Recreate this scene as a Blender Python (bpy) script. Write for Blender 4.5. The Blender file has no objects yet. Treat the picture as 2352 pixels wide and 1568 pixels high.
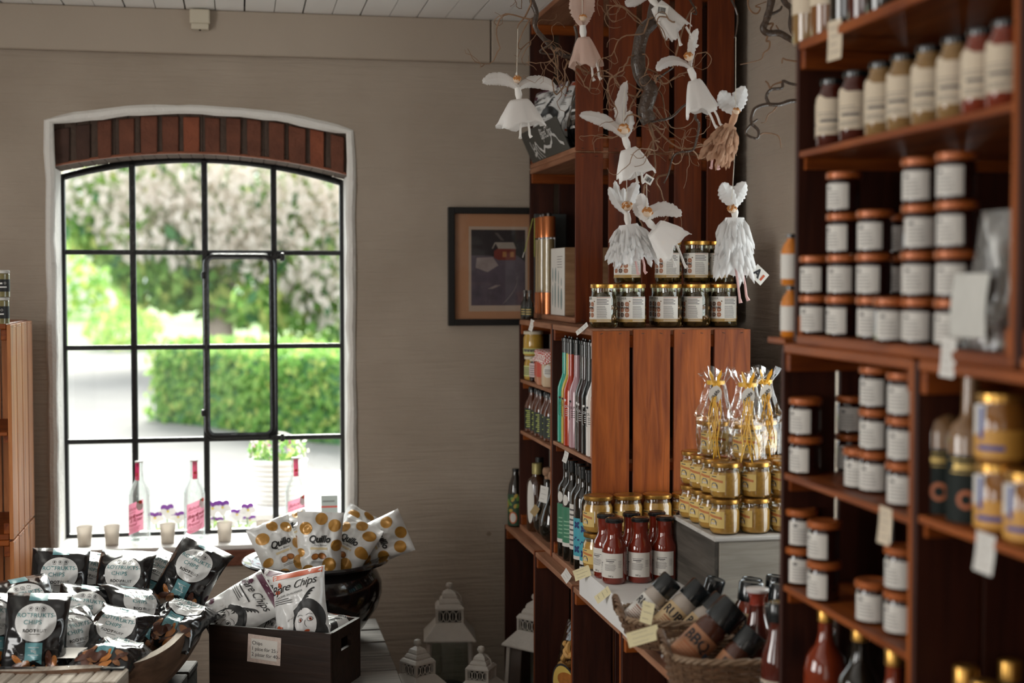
import bpy, bmesh, math, random
from math import sin, cos, pi, radians, tan, atan2, sqrt, exp
from mathutils import Vector, Matrix, noise, Euler

SC = bpy.context.scene
COL = SC.collection
random.seed(7)
RD = random.Random(11)

# ---------------------------------------------------------------- camera
F = 2352 * 50 / 36
YAW = radians(10.9)
PITCH = radians(-2.49)
CAM = Vector((0, 0, 1.6))
cam = bpy.data.cameras.new('camera')
cam.lens = 50
cam.sensor_width = 36
cam.clip_start = 0.05
cam.clip_end = 400
cam.dof.use_dof = True
cam.dof.focus_distance = 4.1
cam.dof.aperture_fstop = 2.2
camo = bpy.data.objects.new('camera', cam)
COL.objects.link(camo)
camo.location = CAM
camo.rotation_euler = (pi / 2 + PITCH, 0, -YAW)
SC.camera = camo
RC = Euler((pi / 2 + PITCH, 0, -YAW)).to_matrix()

def ray(px, py):
    return RC @ Vector(((px - 1176) / F, -(py - 784) / F, -1))
def at_y(px, py, y):
    d = ray(px, py); return CAM + d * (y / d.y)
def at_x(px, py, x):
    d = ray(px, py); return CAM + d * (x / d.x)
def at_z(px, py, z):
    d = ray(px, py); return CAM + d * ((z - CAM.z) / d.z)

# ---------------------------------------------------------------- view, world, lights
vs = SC.view_settings
SC.display_settings.display_device = 'sRGB'
vs.view_transform = 'Standard'
vs.look = 'None'
vs.exposure = 0.0
vs.gamma = 1.0
vs.use_curve_mapping = False

w = bpy.data.worlds.new('sky')
SC.world = w
w.use_nodes = True
bg = w.node_tree.nodes['Background']
bg.inputs[0].default_value = (0.90, 0.96, 1.0, 1)
bg.inputs[1].default_value = 2.7

def area(name, loc, rot, sx, sy, power, color=(1, 1, 1), portal=False):
    l = bpy.data.lights.new(name, 'AREA')
    l.shape = 'RECTANGLE'
    l.size = sx; l.size_y = sy
    l.energy = power
    l.color = color
    if portal:
        l.cycles.is_portal = True
    o = bpy.data.objects.new(name, l)
    COL.objects.link(o)
    o.location = loc
    o.rotation_euler = rot
    return o
# daylight through the room's windows: the arched one in view, the one behind the right
# shelf, two assumed in the unseen left wall; plus an added fill light behind the camera
area('window_daylight', (-0.12, 5.62, 1.40), (radians(-90), 0, 0), 1.05, 1.4, 1, portal=True)
area('side_window_daylight', (1.93, 3.35, 1.40), (0, radians(90), 0), 1.2, 1.0, 14, (0.95, 0.98, 1.0))
area('left_window_daylight', (-2.38, 2.4, 1.45), (0, radians(-90), 0), 1.3, 1.3, 39, (1.0, 0.96, 0.90))
area('left_rear_window_daylight', (-2.38, -0.2, 1.45), (0, radians(-90), 0), 1.3, 1.3, 15, (1.0, 0.95, 0.88))
area('rear_fill_light', (-0.6, -1.58, 1.35), (radians(90), 0, 0), 1.2, 1.9, 6, (1.0, 0.93, 0.84))  # added fill; the rear wall is closed here
sun = bpy.data.lights.new('sun', 'SUN')
sun.energy = 11.0
sun.angle = radians(34)
sun.color = (1.0, 0.97, 0.9)
suno = bpy.data.objects.new('sun', sun)
COL.objects.link(suno)
suno.rotation_euler = Euler((radians(-57), 0, radians(-3)))

# ---------------------------------------------------------------- materials
MATS = {}
def nodes_of(m):
    m.use_nodes = True
    return m.node_tree.nodes, m.node_tree.links
def lin(c):
    return tuple(((x / 255 + 0.055) / 1.055) ** 2.4 if x / 255 > 0.04045 else x / 255 / 12.92 for x in c)
def mat(name, col, rough=0.5, metal=0.0, coat=0.0, spec=0.5, var=0.0, vscale=30, bump=0.0, bscale=60, alpha=1.0, sss=0.0, emit=None, trans=0.0):
    if name in MATS: return MATS[name]
    m = bpy.data.materials.new(name)
    N, L = nodes_of(m)
    p = N['Principled BSDF']
    p.inputs['Base Color'].default_value = (*col, 1)
    p.inputs['Roughness'].default_value = rough
    p.inputs['Metallic'].default_value = metal
    p.inputs['Coat Weight'].default_value = coat
    p.inputs['Specular IOR Level'].default_value = spec
    p.inputs['Alpha'].default_value = alpha
    if trans: p.inputs['Transmission Weight'].default_value = trans
    if emit:
        p.inputs['Emission Color'].default_value = (*emit[0], 1)
        p.inputs['Emission Strength'].default_value = emit[1]
    if var or bump:
        tc = N.new('ShaderNodeTexCoord')
        no = N.new('ShaderNodeTexNoise')
        no.inputs['Scale'].default_value = vscale
        no.inputs['Detail'].default_value = 5
        L.new(tc.outputs['Object'], no.inputs['Vector'])
        if var:
            mx = N.new('ShaderNodeMix'); mx.data_type = 'RGBA'
            mx.inputs[6].default_value = (*[max(0, c * (1 - var)) for c in col], 1)
            mx.inputs[7].default_value = (*[min(1, c * (1 + var)) for c in col], 1)
            L.new(no.outputs['Fac'], mx.inputs[0])
            L.new(mx.outputs[2], p.inputs['Base Color'])
        if bump:
            n2 = N.new('ShaderNodeTexNoise')
            n2.inputs['Scale'].default_value = bscale
            n2.inputs['Detail'].default_value = 4
            L.new(tc.outputs['Object'], n2.inputs['Vector'])
            b = N.new('ShaderNodeBump')
            b.inputs['Strength'].default_value = bump
            b.inputs['Distance'].default_value = 0.01
            L.new(n2.outputs['Fac'], b.inputs['Height'])
            L.new(b.outputs[0], p.inputs['Normal'])
    MATS[name] = m
    return m

def wood(name, c1, c2, axis='Z', rough=0.55, scale=9.0, knots=True, bump=0.25, coat=0.0):
    if name in MATS: return MATS[name]
    m = bpy.data.materials.new(name)
    N, L = nodes_of(m)
    p = N['Principled BSDF']
    p.inputs['Roughness'].default_value = rough
    p.inputs['Specular IOR Level'].default_value = 0.28
    p.inputs['Coat Weight'].default_value = coat
    p.inputs['Coat Roughness'].default_value = 0.35
    tc = N.new('ShaderNodeTexCoord')
    mp = N.new('ShaderNodeMapping')
    s = {'X': (0.09, 1, 1), 'Y': (1, 0.09, 1), 'Z': (1, 1, 0.09)}[axis]
    mp.inputs['Scale'].default_value = s
    oi = N.new('ShaderNodeObjectInfo')
    ad = N.new('ShaderNodeVectorMath'); ad.operation = 'ADD'
    L.new(tc.outputs['Object'], ad.inputs[0])
    ml = N.new('ShaderNodeVectorMath'); ml.operation = 'SCALE'
    ml.inputs[0].default_value = (3.1, 5.7, 4.3)
    L.new(oi.outputs['Random'], ml.inputs['Scale'])
    L.new(ml.outputs[0], ad.inputs[1])
    L.new(ad.outputs[0], mp.inputs['Vector'])
    n1 = N.new('ShaderNodeTexNoise')
    n1.inputs['Scale'].default_value = scale * 6
    n1.inputs['Detail'].default_value = 6
    n1.inputs['Distortion'].default_value = 0.6
    L.new(mp.outputs[0], n1.inputs['Vector'])
    n2 = N.new('ShaderNodeTexNoise')
    n2.inputs['Scale'].default_value = scale
    n2.inputs['Detail'].default_value = 3
    L.new(mp.outputs[0], n2.inputs['Vector'])
    mm = N.new('ShaderNodeMath'); mm.operation = 'MULTIPLY_ADD'
    L.new(n1.outputs['Fac'], mm.inputs[0]); mm.inputs[1].default_value = 0.55
    m3 = N.new('ShaderNodeMath'); m3.operation = 'MULTIPLY'
    L.new(n2.outputs['Fac'], m3.inputs[0]); m3.inputs[1].default_value = 0.5
    L.new(m3.outputs[0], mm.inputs[2])
    cr = N.new('ShaderNodeValToRGB')
    cr.color_ramp.elements[0].position = 0.36
    cr.color_ramp.elements[0].color = (*c1, 1)
    cr.color_ramp.elements[1].position = 0.68
    cr.color_ramp.elements[1].color = (*c2, 1)
    L.new(mm.outputs[0], cr.inputs[0])
    out = cr.outputs[0]
    if knots:
        vo = N.new('ShaderNodeTexVoronoi')
        vo.inputs['Scale'].default_value = 4.0
        k = {'X': (0.5, 1, 1), 'Y': (1, 0.5, 1), 'Z': (1, 1, 0.5)}[axis]
        mp2 = N.new('ShaderNodeMapping'); mp2.inputs['Scale'].default_value = k
        L.new(ad.outputs[0], mp2.inputs['Vector'])
        L.new(mp2.outputs[0], vo.inputs['Vector'])
        kr = N.new('ShaderNodeValToRGB')
        kr.color_ramp.elements[0].position = 0.03
        kr.color_ramp.elements[0].color = (0.25, 0.2, 0.2, 1)
        kr.color_ramp.elements[1].position = 0.10
        kr.color_ramp.elements[1].color = (1, 1, 1, 1)
        L.new(vo.outputs['Distance'], kr.inputs[0])
        mx = N.new('ShaderNodeMix'); mx.data_type = 'RGBA'; mx.blend_type = 'MULTIPLY'
        mx.inputs[0].default_value = 0.8
        L.new(out, mx.inputs[6]); L.new(kr.outputs[0], mx.inputs[7])
        out = mx.outputs[2]
    L.new(out, p.inputs['Base Color'])
    b = N.new('ShaderNodeBump')
    b.inputs['Strength'].default_value = bump
    b.inputs['Distance'].default_value = 0.004
    L.new(n1.outputs['Fac'], b.inputs['Height'])
    L.new(b.outputs[0], p.inputs['Normal'])
    MATS[name] = m
    return m

def film(name, tint=(1, 1, 1), refl=0.12, rough=0.05, body=0.0, bodycol=(1, 1, 1)):
    """thin clear sheet: see-through with a sharp reflection, plus an optional milky share"""
    if name in MATS: return MATS[name]
    m = bpy.data.materials.new(name)
    N, L = nodes_of(m)
    out = N['Material Output']
    N.remove(N['Principled BSDF'])
    tr = N.new('ShaderNodeBsdfTransparent'); tr.inputs[0].default_value = (*tint, 1)
    gl = N.new('ShaderNodeBsdfGlossy'); gl.inputs['Roughness'].default_value = rough
    lw = N.new('ShaderNodeLayerWeight'); lw.inputs['Blend'].default_value = 0.35
    mu = N.new('ShaderNodeMath'); mu.operation = 'MULTIPLY_ADD'
    mu.inputs[1].default_value = 0.55; mu.inputs[2].default_value = refl * 0.4
    L.new(lw.outputs['Fresnel'], mu.inputs[0])
    cl = N.new('ShaderNodeClamp'); cl.inputs['Max'].default_value = min(0.85, refl * 5)
    L.new(mu.outputs[0], cl.inputs[0])
    mx = N.new('ShaderNodeMixShader')
    L.new(cl.outputs[0], mx.inputs[0]); L.new(tr.outputs[0], mx.inputs[1]); L.new(gl.outputs[0], mx.inputs[2])
    last = mx
    if body:
        df = N.new('ShaderNodeBsdfDiffuse'); df.inputs[0].default_value = (*bodycol, 1)
        tl = N.new('ShaderNodeBsdfTranslucent'); tl.inputs[0].default_value = (*bodycol, 1)
        m1 = N.new('ShaderNodeMixShader'); m1.inputs[0].default_value = 0.5
        L.new(df.outputs[0], m1.inputs[1]); L.new(tl.outputs[0], m1.inputs[2])
        m2 = N.new('ShaderNodeMixShader'); m2.inputs[0].default_value = body
        L.new(mx.outputs[0], m2.inputs[1]); L.new(m1.outputs[0], m2.inputs[2])
        last = m2
    L.new(last.outputs[0], out.inputs['Surface'])
    MATS[name] = m
    return m

# ---------------------------------------------------------------- mesh builder
I4 = Matrix.Identity(4)
def T(x=0, y=0, z=0): return Matrix.Translation((x, y, z))
def RX(a): return Matrix.Rotation(radians(a), 4, 'X')
def RY(a): return Matrix.Rotation(radians(a), 4, 'Y')
def RZ(a): return Matrix.Rotation(radians(a), 4, 'Z')
TXT = {}
def text_geo(s, shear=0.0, bold=0.0, space=1.0):
    k = (s, shear, bold, space)
    if k in TXT: return TXT[k]
    c = bpy.data.curves.new('txt', 'FONT')
    c.body = s; c.size = 1.0; c.shear = shear; c.offset = bold; c.space_character = space
    c.align_x = 'CENTER'; c.align_y = 'CENTER'
    c.resolution_u = 3
    o = bpy.data.objects.new('txt', c)
    COL.objects.link(o)
    dg = bpy.context.evaluated_depsgraph_get()
    ev = o.evaluated_get(dg)
    me = ev.to_mesh()
    r = ([(v.co.x, v.co.y) for v in me.vertices], [tuple(p.vertices) for p in me.polygons])
    ev.to_mesh_clear()
    bpy.data.objects.remove(o); bpy.data.curves.remove(c)
    TXT[k] = r
    return r

class MB:
    def __init__(s):
        s.v = []; s.f = []; s.m = []; s.s = []
    def add(s, vs, fs, mi=0, M=None, smooth=False):
        b = len(s.v)
        if M is not None: vs = [M @ Vector(v) for v in vs]
        s.v.extend(tuple(v) for v in vs)
        for f in fs:
            s.f.append(tuple(i + b for i in f)); s.m.append(mi); s.s.append(smooth)
        return s
    def box(s, x0, x1, y0, y1, z0, z1, mi=0, M=None):
        v = [(x, y, z) for x in (x0, x1) for y in (y0, y1) for z in (z0, z1)]
        f = [(0, 1, 3, 2), (4, 6, 7, 5), (0, 4, 5, 1), (2, 3, 7, 6), (0, 2, 6, 4), (1, 5, 7, 3)]
        return s.add(v, f, mi, M)
    def cbox(s, sx, sy, sz, mi=0, M=None):
        return s.box(-sx / 2, sx / 2, -sy / 2, sy / 2, -sz / 2, sz / 2, mi, M)
    def lathe(s, prof, seg=24, mi=0, M=None, sx=1.0, sy=1.0, smooth=True):
        vs = []; rings = []
        for r, z in prof:
            if r < 1e-6:
                rings.append([len(vs)]); vs.append((0, 0, z))
            else:
                rings.append(list(range(len(vs), len(vs) + seg)))
                for i in range(seg):
                    a = 2 * pi * i / seg
                    vs.append((r * cos(a) * sx, r * sin(a) * sy, z))
        fs = []
        for A, B in zip(rings, rings[1:]):
            for i in range(seg):
                j = (i + 1) % seg
                if len(A) == 1 and len(B) == 1: continue
                if len(A) == 1: fs.append((A[0], B[j], B[i]))
                elif len(B) == 1: fs.append((A[i], A[j], B[0]))
                else: fs.append((A[i], A[j], B[j], B[i]))
        return s.add(vs, fs, mi, M, smooth)
    def tube(s, pts, r, seg=6, mi=0, M=None, closed=False, flat=1.0):
        pts = [Vector(p) for p in pts]
        n = len(pts)
        rs = r if isinstance(r, (list, tuple)) else [r] * n
        vs = []; up = Vector((0.13, 0.21, 0.97))
        prev = None
        for i, p in enumerate(pts):
            if closed: t = pts[(i + 1) % n] - pts[i - 1]
            else: t = pts[min(i + 1, n - 1)] - pts[max(i - 1, 0)]
            if t.length < 1e-9: t = Vector((0, 0, 1))
            t.normalize()
            a = prev if prev is not None else up
            if abs(a.dot(t)) > 0.97: a = Vector((1, 0.1, 0))
            x = (a - t * a.dot(t)).normalized()
            y = t.cross(x)
            prev = x
            for k in range(seg):
                an = 2 * pi * k / seg
                vs.append(p + x * (cos(an) * rs[i]) + y * (sin(an) * rs[i] * flat))
        fs = []
        for i in range(n if closed else n - 1):
            j = (i + 1) % n
            for k in range(seg):
                l = (k + 1) % seg
                fs.append((i * seg + k, i * seg + l, j * seg + l, j * seg + k))
        if not closed:
            fs.append(tuple(range(seg))[::-1])
            fs.append(tuple((n - 1) * seg + k for k in range(seg)))
        return s.add(vs, fs, mi, M, True)
    def grid(s, fn, nu, nv, mi=0, M=None, smooth=True, closed_u=False):
        vs = [fn(i / nu, j / nv) for j in range(nv + 1) for i in range(nu + (0 if closed_u else 1))]
        W = nu if closed_u else nu + 1
        fs = []
        for j in range(nv):
            for i in range(nu):
                k = (i + 1) % W
                fs.append((j * W + i, j * W + k, (j + 1) * W + k, (j + 1) * W + i))
        return s.add(vs, fs, mi, M, smooth)
    def poly(s, pts, mi=0, M=None):
        return s.add(pts, [tuple(range(len(pts)))], mi, M)
    def prism(s, pts, y0, y1, mi=0, M=None):
        """outline (x,z) extruded along y"""
        n = len(pts)
        vs = [(x, y0, z) for x, z in pts] + [(x, y1, z) for x, z in pts]
        fs = [tuple(range(n)), tuple(range(2 * n - 1, n - 1, -1))]
        for i in range(n):
            j = (i + 1) % n
            fs.append((i, i + n, j + n, j))
        return s.add(vs, fs, mi, M)
    def patch(s, r, a0, a1, z0, z1, mi=0, n=10, M=None, slant=0.0):
        def fn(u, v):
            a = a0 + (a1 - a0) * u
            z = z0 + (z1 - z0) * v + slant * (u - 0.5)
            return (r * cos(a), r * sin(a), z)
        return s.grid(fn, n, 1, mi, M)
    def shape(s, fn, fnmap, mi=0, M=None):
        vs, fs = fn
        return s.add([fnmap(x, y) for x, y in vs], fs, mi, M)
    def text(s, st, size, fmap, mi=0, ox=0, oy=0, shear=0, bold=0, space=1.0, rot=0, M=None):
        vs, fs = text_geo(st, shear, bold, space)
        c, d = cos(radians(rot)), sin(radians(rot))
        return s.add([fmap(ox + size * (c * x - d * y), oy + size * (d * x + c * y)) for x, y in vs], fs, mi, M)
    def disc(s, fmap, cx, cy, rx, ry=None, mi=0, seg=24, rings=3, rot=0, M=None):
        ry = ry or rx
        c, d = cos(radians(rot)), sin(radians(rot))
        P = lambda x, y: fmap(cx + c * x - d * y, cy + d * x + c * y)
        vs = [P(0, 0)]
        for k in range(1, rings + 1):
            for i in range(seg):
                a = 2 * pi * i / seg
                vs.append(P(rx * k / rings * cos(a), ry * k / rings * sin(a)))
        fs = [(0, 1 + i, 1 + (i + 1) % seg) for i in range(seg)]
        for k in range(rings - 1):
            for i in range(seg):
                j = (i + 1) % seg
                a = 1 + k * seg; b = a + seg
                fs.append((a + i, b + i, b + j, a + j))
        return s.add(vs, fs, mi, M, True)
    def rect(s, fmap, x0, x1, y0, y1, mi=0, nu=6, nv=6, skew=0, M=None):
        return s.grid(lambda u, v: fmap(x0 + (x1 - x0) * u, y0 + (y1 - y0) * v + skew * (u - 0.5)), nu, nv, mi, M)
    def build(s, name, mats, parent=None, M=None, bevel=0.0, sharp=40):
        me = bpy.data.meshes.new(name)
        me.from_pydata(s.v, [], s.f)
        if not isinstance(mats, (list, tuple)): mats = [mats]
        for m in mats: me.materials.append(m)
        me.polygons.foreach_set('material_index', s.m)
        me.polygons.foreach_set('use_smooth', s.s)
        me.update()
        if any(s.s): me.set_sharp_from_angle(angle=radians(sharp))
        o = bpy.data.objects.new(name, me)
        COL.objects.link(o)
        if M is not None: o.matrix_world = M
        if parent is not None:
            o.parent = parent
        if bevel:
            b = o.modifiers.new('bevel', 'BEVEL'); b.width = bevel; b.segments = 1; b.limit_method = 'ANGLE'
        return o

def cylmap(r, a0=-pi / 2, z0=0.0):
    return lambda x, y: (r * cos(a0 + x / r), r * sin(a0 + x / r), z0 + y)
def flatmap(y=0.0):
    return lambda x, z: (x, y, z)

def tag(o, label=None, cat=None, group=None, kind=None):
    if label: o['label'] = label
    if cat: o['category'] = cat
    if group: o['group'] = group
    if kind: o['kind'] = kind
    return o
def thing(name, label, cat, loc=(0, 0, 0), rot=(0, 0, 0), group=None):
    o = bpy.data.objects.new(name, None)
    o.empty_display_size = 0.05
    COL.objects.link(o)
    o.location = loc
    o.rotation_euler = rot
    return tag(o, label, cat, group)
def struct(o, label=None):
    o['kind'] = 'structure'
    if label: o['label'] = label
    return o
KIDS = {}
def copy_tree(o, parent=None):
    c = o.copy()
    COL.objects.link(c)
    if parent is not None:
        c.parent = parent
    for ch in list(o.children):
        copy_tree(ch, c)
    return c
PROTO = {}
def put(key, maker, loc, rot=(0, 0, 0), label='', cat=None, group=None, scale=None):
    """first use builds the thing, later uses copy it with its parts"""
    if key not in PROTO:
        o = maker(); PROTO[key] = o
    else:
        o = copy_tree(PROTO[key])
    o.location = loc
    o.rotation_euler = rot
    if scale: o.scale = scale if isinstance(scale, (tuple, list)) else (scale,) * 3
    tag(o, label, cat)
    if group: o['group'] = group
    elif 'group' in o: del o['group']
    return o
ORD = ['first', 'second', 'third', 'fourth', 'fifth', 'sixth', 'seventh', 'eighth', 'ninth', 'tenth', 'eleventh', 'twelfth']
# ================================================================ materials used in many places
def plaster(name, c1, c2):
    m = bpy.data.materials.new(name)
    N, L = nodes_of(m)
    p = N['Principled BSDF']
    p.inputs['Roughness'].default_value = 0.85
    p.inputs['Specular IOR Level'].default_value = 0.25
    tc = N.new('ShaderNodeTexCoord')
    n1 = N.new('ShaderNodeTexNoise'); n1.inputs['Scale'].default_value = 2.2; n1.inputs['Detail'].default_value = 8
    L.new(tc.outputs['Object'], n1.inputs['Vector'])
    cr = N.new('ShaderNodeValToRGB')
    cr.color_ramp.elements[0].position = 0.3; cr.color_ramp.elements[0].color = (*c1, 1)
    cr.color_ramp.elements[1].position = 0.7; cr.color_ramp.elements[1].color = (*c2, 1)
    L.new(n1.outputs['Fac'], cr.inputs[0])
    # small brown specks
    vo = N.new('ShaderNodeTexVoronoi'); vo.inputs['Scale'].default_value = 3.1
    L.new(tc.outputs['Object'], vo.inputs['Vector'])
    kr = N.new('ShaderNodeValToRGB')
    kr.color_ramp.elements[0].position = 0.02; kr.color_ramp.elements[0].color = (0.35, 0.27, 0.2, 1)
    kr.color_ramp.elements[1].position = 0.035; kr.color_ramp.elements[1].color = (1, 1, 1, 1)
    L.new(vo.outputs['Distance'], kr.inputs[0])
    mx = N.new('ShaderNodeMix'); mx.data_type = 'RGBA'; mx.blend_type = 'MULTIPLY'; mx.inputs[0].default_value = 0.6
    L.new(cr.outputs[0], mx.inputs[6]); L.new(kr.outputs[0], mx.inputs[7])
    L.new(mx.outputs[2], p.inputs['Base Color'])
    mp = N.new('ShaderNodeMapping'); mp.inputs['Scale'].default_value = (1.1, 1.1, 16)
    L.new(tc.outputs['Object'], mp.inputs['Vector'])
    n2 = N.new('ShaderNodeTexNoise'); n2.inputs['Scale'].default_value = 4; n2.inputs['Detail'].default_value = 7; n2.inputs['Distortion'].default_value = 0.5
    L.new(mp.outputs[0], n2.inputs['Vector'])
    n3 = N.new('ShaderNodeTexNoise'); n3.inputs['Scale'].default_value = 30; n3.inputs['Detail'].default_value = 4
    L.new(tc.outputs['Object'], n3.inputs['Vector'])
    ad = N.new('ShaderNodeMath'); ad.operation = 'MULTIPLY_ADD'
    L.new(n3.outputs['Fac'], ad.inputs[0]); ad.inputs[1].default_value = 0.35; L.new(n2.outputs['Fac'], ad.inputs[2])
    b = N.new('ShaderNodeBump'); b.inputs['Strength'].default_value = 0.55; b.inputs['Distance'].default_value = 0.012
    L.new(ad.outputs[0], b.inputs['Height'])
    L.new(b.outputs[0], p.inputs['Normal'])
    return m
PLASTER = plaster('whitewashed_plaster', (0.36, 0.295, 0.235), (0.45, 0.38, 0.31))
BEAM = mat('painted_board', (0.42, 0.35, 0.28), 0.7, var=0.06, vscale=4, bump=0.15, bscale=25)
CEILW = mat('white_ceiling_paint', (0.93, 0.92, 0.90), 0.6, var=0.04, vscale=6)
DARKGAP = mat('dark_gap', (0.02, 0.018, 0.016), 0.9)
IRON = mat('black_iron', (0.006, 0.006, 0.007), 0.4, bump=0.3, bscale=70)
GLASS = film('window_glass', (0.97, 1.0, 0.98), 0.05, 0.02)
BRICK = mat('old_brick', (0.16, 0.055, 0.03), 0.85, var=0.5, vscale=16, bump=0.8, bscale=45)
BRICK2 = mat('orange_brick', (0.26, 0.075, 0.035), 0.85, var=0.4, vscale=20, bump=0.8, bscale=45)
BRICK3 = mat('dark_brick', (0.07, 0.035, 0.025), 0.9, var=0.5, vscale=20, bump=0.8, bscale=45)
MORTAR = mat('dark_mortar', (0.09, 0.06, 0.045), 0.95, var=0.3, vscale=30, bump=0.8, bscale=60)
RUSTPAINT = mat('red_brown_paint', (0.28, 0.10, 0.055), 0.35, var=0.3, vscale=25)
FLOORM = mat('stone_floor', (0.12, 0.10, 0.085), 0.7, var=0.25, vscale=5, bump=0.3, bscale=20)

WY = 5.25      # window wall
XL, XR, YR, ZC = -2.4, 1.65, -1.6, 2.56
HX0, HX1 = -0.645, 0.406
SILL = 0.635
def arch_o(x):   # outer edge of the brick arch
    t = (x - HX0) / (HX1 - HX0) * 2 - 1
    return 2.205 - 0.062 * t * t - 0.008 * t
def arch_i(x):
    t = (x - HX0) / (HX1 - HX0) * 2 - 1
    return 2.055 - 0.062 * t * t - 0.008 * t

mb = MB()
mb.box(XL - 0.3, HX0, WY, WY + 0.3, 0, ZC + 0.1)
mb.box(HX1, XR + 0.3, WY, WY + 0.3, 0, ZC + 0.1)
mb.box(HX0, HX1, WY, WY + 0.3, 0, SILL - 0.055)
NA = 24
for i in range(NA):
    a = HX0 + (HX1 - HX0) * i / NA; b = HX0 + (HX1 - HX0) * (i + 1) / NA
    za, zb = arch_o(a), arch_o(b)
    v = [(a, WY, za), (b, WY, zb), (b, WY, ZC + 0.1), (a, WY, ZC + 0.1)]
    v += [(x, WY + 0.3, z) for x, _, z in v]
    mb.add(v, [(0, 1, 2, 3), (4, 7, 6, 5), (0, 4, 5, 1)])
struct(mb.build('wall_back', PLASTER))
# rounded, uneven plaster lip round the opening
mb = MB()
lip = []
for i in range(15): lip.append((HX0 - 0.004, SILL - 0.02 + (arch_o(HX0) - SILL + 0.02) * i / 15))
for i in range(25):
    x = HX0 + (HX1 - HX0) * i / 24
    lip.append((x, arch_o(x) + 0.004))
for i in range(15): lip.append((HX1 + 0.004, arch_o(HX1) + (SILL - 0.02 - arch_o(HX1)) * (i + 1) / 15))
pts = [(x + 0.006 * noise.noise(Vector((x * 9, z * 9, 3))), WY + 0.004, z + 0.006 * noise.noise(Vector((x * 9, z * 9, 8)))) for x, z in lip]
mb.tube(pts, [0.018 + 0.006 * noise.noise(Vector((p[0] * 14, p[2] * 14, 1))) + 0.003 * noise.noise(Vector((p[0] * 50, p[2] * 50, 1))) for p in pts], 8)
struct(mb.build('trim_3', mat('white_reveal_plaster', (0.80, 0.78, 0.74), 0.85, bump=0.7, bscale=40)))

WREV = MATS['white_reveal_plaster']
struct(MB().box(HX0 - 0.001, HX0 + 0.006, WY + 0.006, WY + 0.25, SILL, arch_i(HX0) - 0.002).build('trim_7', WREV))
struct(MB().box(HX1 - 0.006, HX1 + 0.001, WY + 0.006, WY + 0.25, SILL, arch_i(HX1) - 0.002).build('trim_8', WREV))
mb = MB()   # right wall with the opening behind the shelf
Y0, Y1, Z0, Z1 = 2.85, 3.85, 0.8, 2.0
mb.box(XR, XR + 0.3, YR - 0.3, Y0, 0, ZC + 0.1); mb.box(XR, XR + 0.3, Y1, WY, 0, ZC + 0.1)
mb.box(XR, XR + 0.3, Y0, Y1, 0, Z0); mb.box(XR, XR + 0.3, Y0, Y1, Z1, ZC + 0.1)
struct(mb.build('wall_right', PLASTER))
mb = MB()
mb.box(XL - 0.3, XL, YR - 0.3, WY, 0, 0.8); mb.box(XL - 0.3, XL, YR - 0.3, WY, 2.1, ZC + 0.1)
for a, b in ((YR - 0.3, -0.85), (0.45, 1.75), (3.05, WY)): mb.box(XL - 0.3, XL, a, b, 0.8, 2.1)
struct(mb.build('wall_left', PLASTER))
mb = MB()
mb.box(XL, XR, YR - 0.3, YR, 0, ZC + 0.1)
struct(mb.build('wall_front', PLASTER))
struct(MB().box(XL - 0.3, XR + 0.3, YR - 0.3, WY + 0.3, -0.1, 0).build('floor', FLOORM))
mb = MB()
x = XL - 0.05; k = 0
while x < XR + 0.1:
    wd = 0.1035
    mb.box(x, x + wd - (0.006 if k % 2 else 0.003), YR, WY, ZC, ZC + 0.02, 0)
    x += wd; k += 1
mb.box(XL - 0.3, XR + 0.3, YR - 0.3, WY + 0.3, ZC + 0.022, ZC + 0.1, 1)
struct(mb.build('ceiling', [CEILW, DARKGAP]))
# wide boards at the top of the window wall
struct(MB().box(XL, 0.925, WY - 0.03, WY + 0.001, 2.402, ZC - 0.001).build('trim_1', BEAM, bevel=0.004))
struct(MB().box(0.929, XR, WY - 0.027, WY + 0.001, 2.403, ZC - 0.001).build('trim_2', BEAM, bevel=0.004))

# brick arch over the window
mb = MB()
nb = 14
for i in range(nb):
    a = HX0 + (HX1 - HX0) * (i + 0.09) / nb; b = HX0 + (HX1 - HX0) * (i + 0.80) / nb
    a += RD.uniform(-0.004, 0.004); b += RD.uniform(-0.006, 0.006)
    dz = RD.uniform(0.002, 0.012)
    v = [(a, arch_i(a) + 0.001), (b, arch_i(b) + 0.001), (b + 0.002, arch_o(b) - dz - 0.012), (a - 0.001, arch_o(a) - dz - 0.012)]
    mb.prism(v, WY + 0.026 + RD.uniform(0, 0.008), WY + 0.1, RD.choice([0, 0, 1, 1, 2]))
for i in range(NA):
    a = HX0 + (HX1 - HX0) * i / NA; b = HX0 + (HX1 - HX0) * (i + 1) / NA
    mb.prism([(a, arch_i(a)), (b, arch_i(b)), (b, arch_o(b)), (a, arch_o(a))], WY + 0.04, WY + 0.28, 3)
pts = [(HX0 + (HX1 - HX0) * i / 24, WY + 0.034, arch_i(HX0 + (HX1 - HX0) * i / 24) + 0.002) for i in range(25)]
mb.tube(pts, 0.006, 6, 4)
struct(mb.build('trim_4', [BRICK, BRICK2, BRICK3, MORTAR, RUSTPAINT], bevel=0.003))

# sill: white stone top over a course of bricks
mb = MB()
mb.box(HX0 - 0.005, HX1 + 0.005, WY - 0.012, WY + 0.3, SILL - 0.018, SILL, 0)
x = HX0 - 0.005
while x < HX1:
    wd = min(0.24, HX1 + 0.005 - x)
    mb.box(x + 0.003, x + wd - 0.003, WY - 0.022, WY + 0.2, SILL - 0.075, SILL - 0.018, RD.choice([1, 2]))
    x += wd
struct(mb.build('trim_5', [mat('white_sill', (0.78, 0.76, 0.73), 0.6, bump=0.4, bscale=50), BRICK, BRICK2], bevel=0.004))

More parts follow.
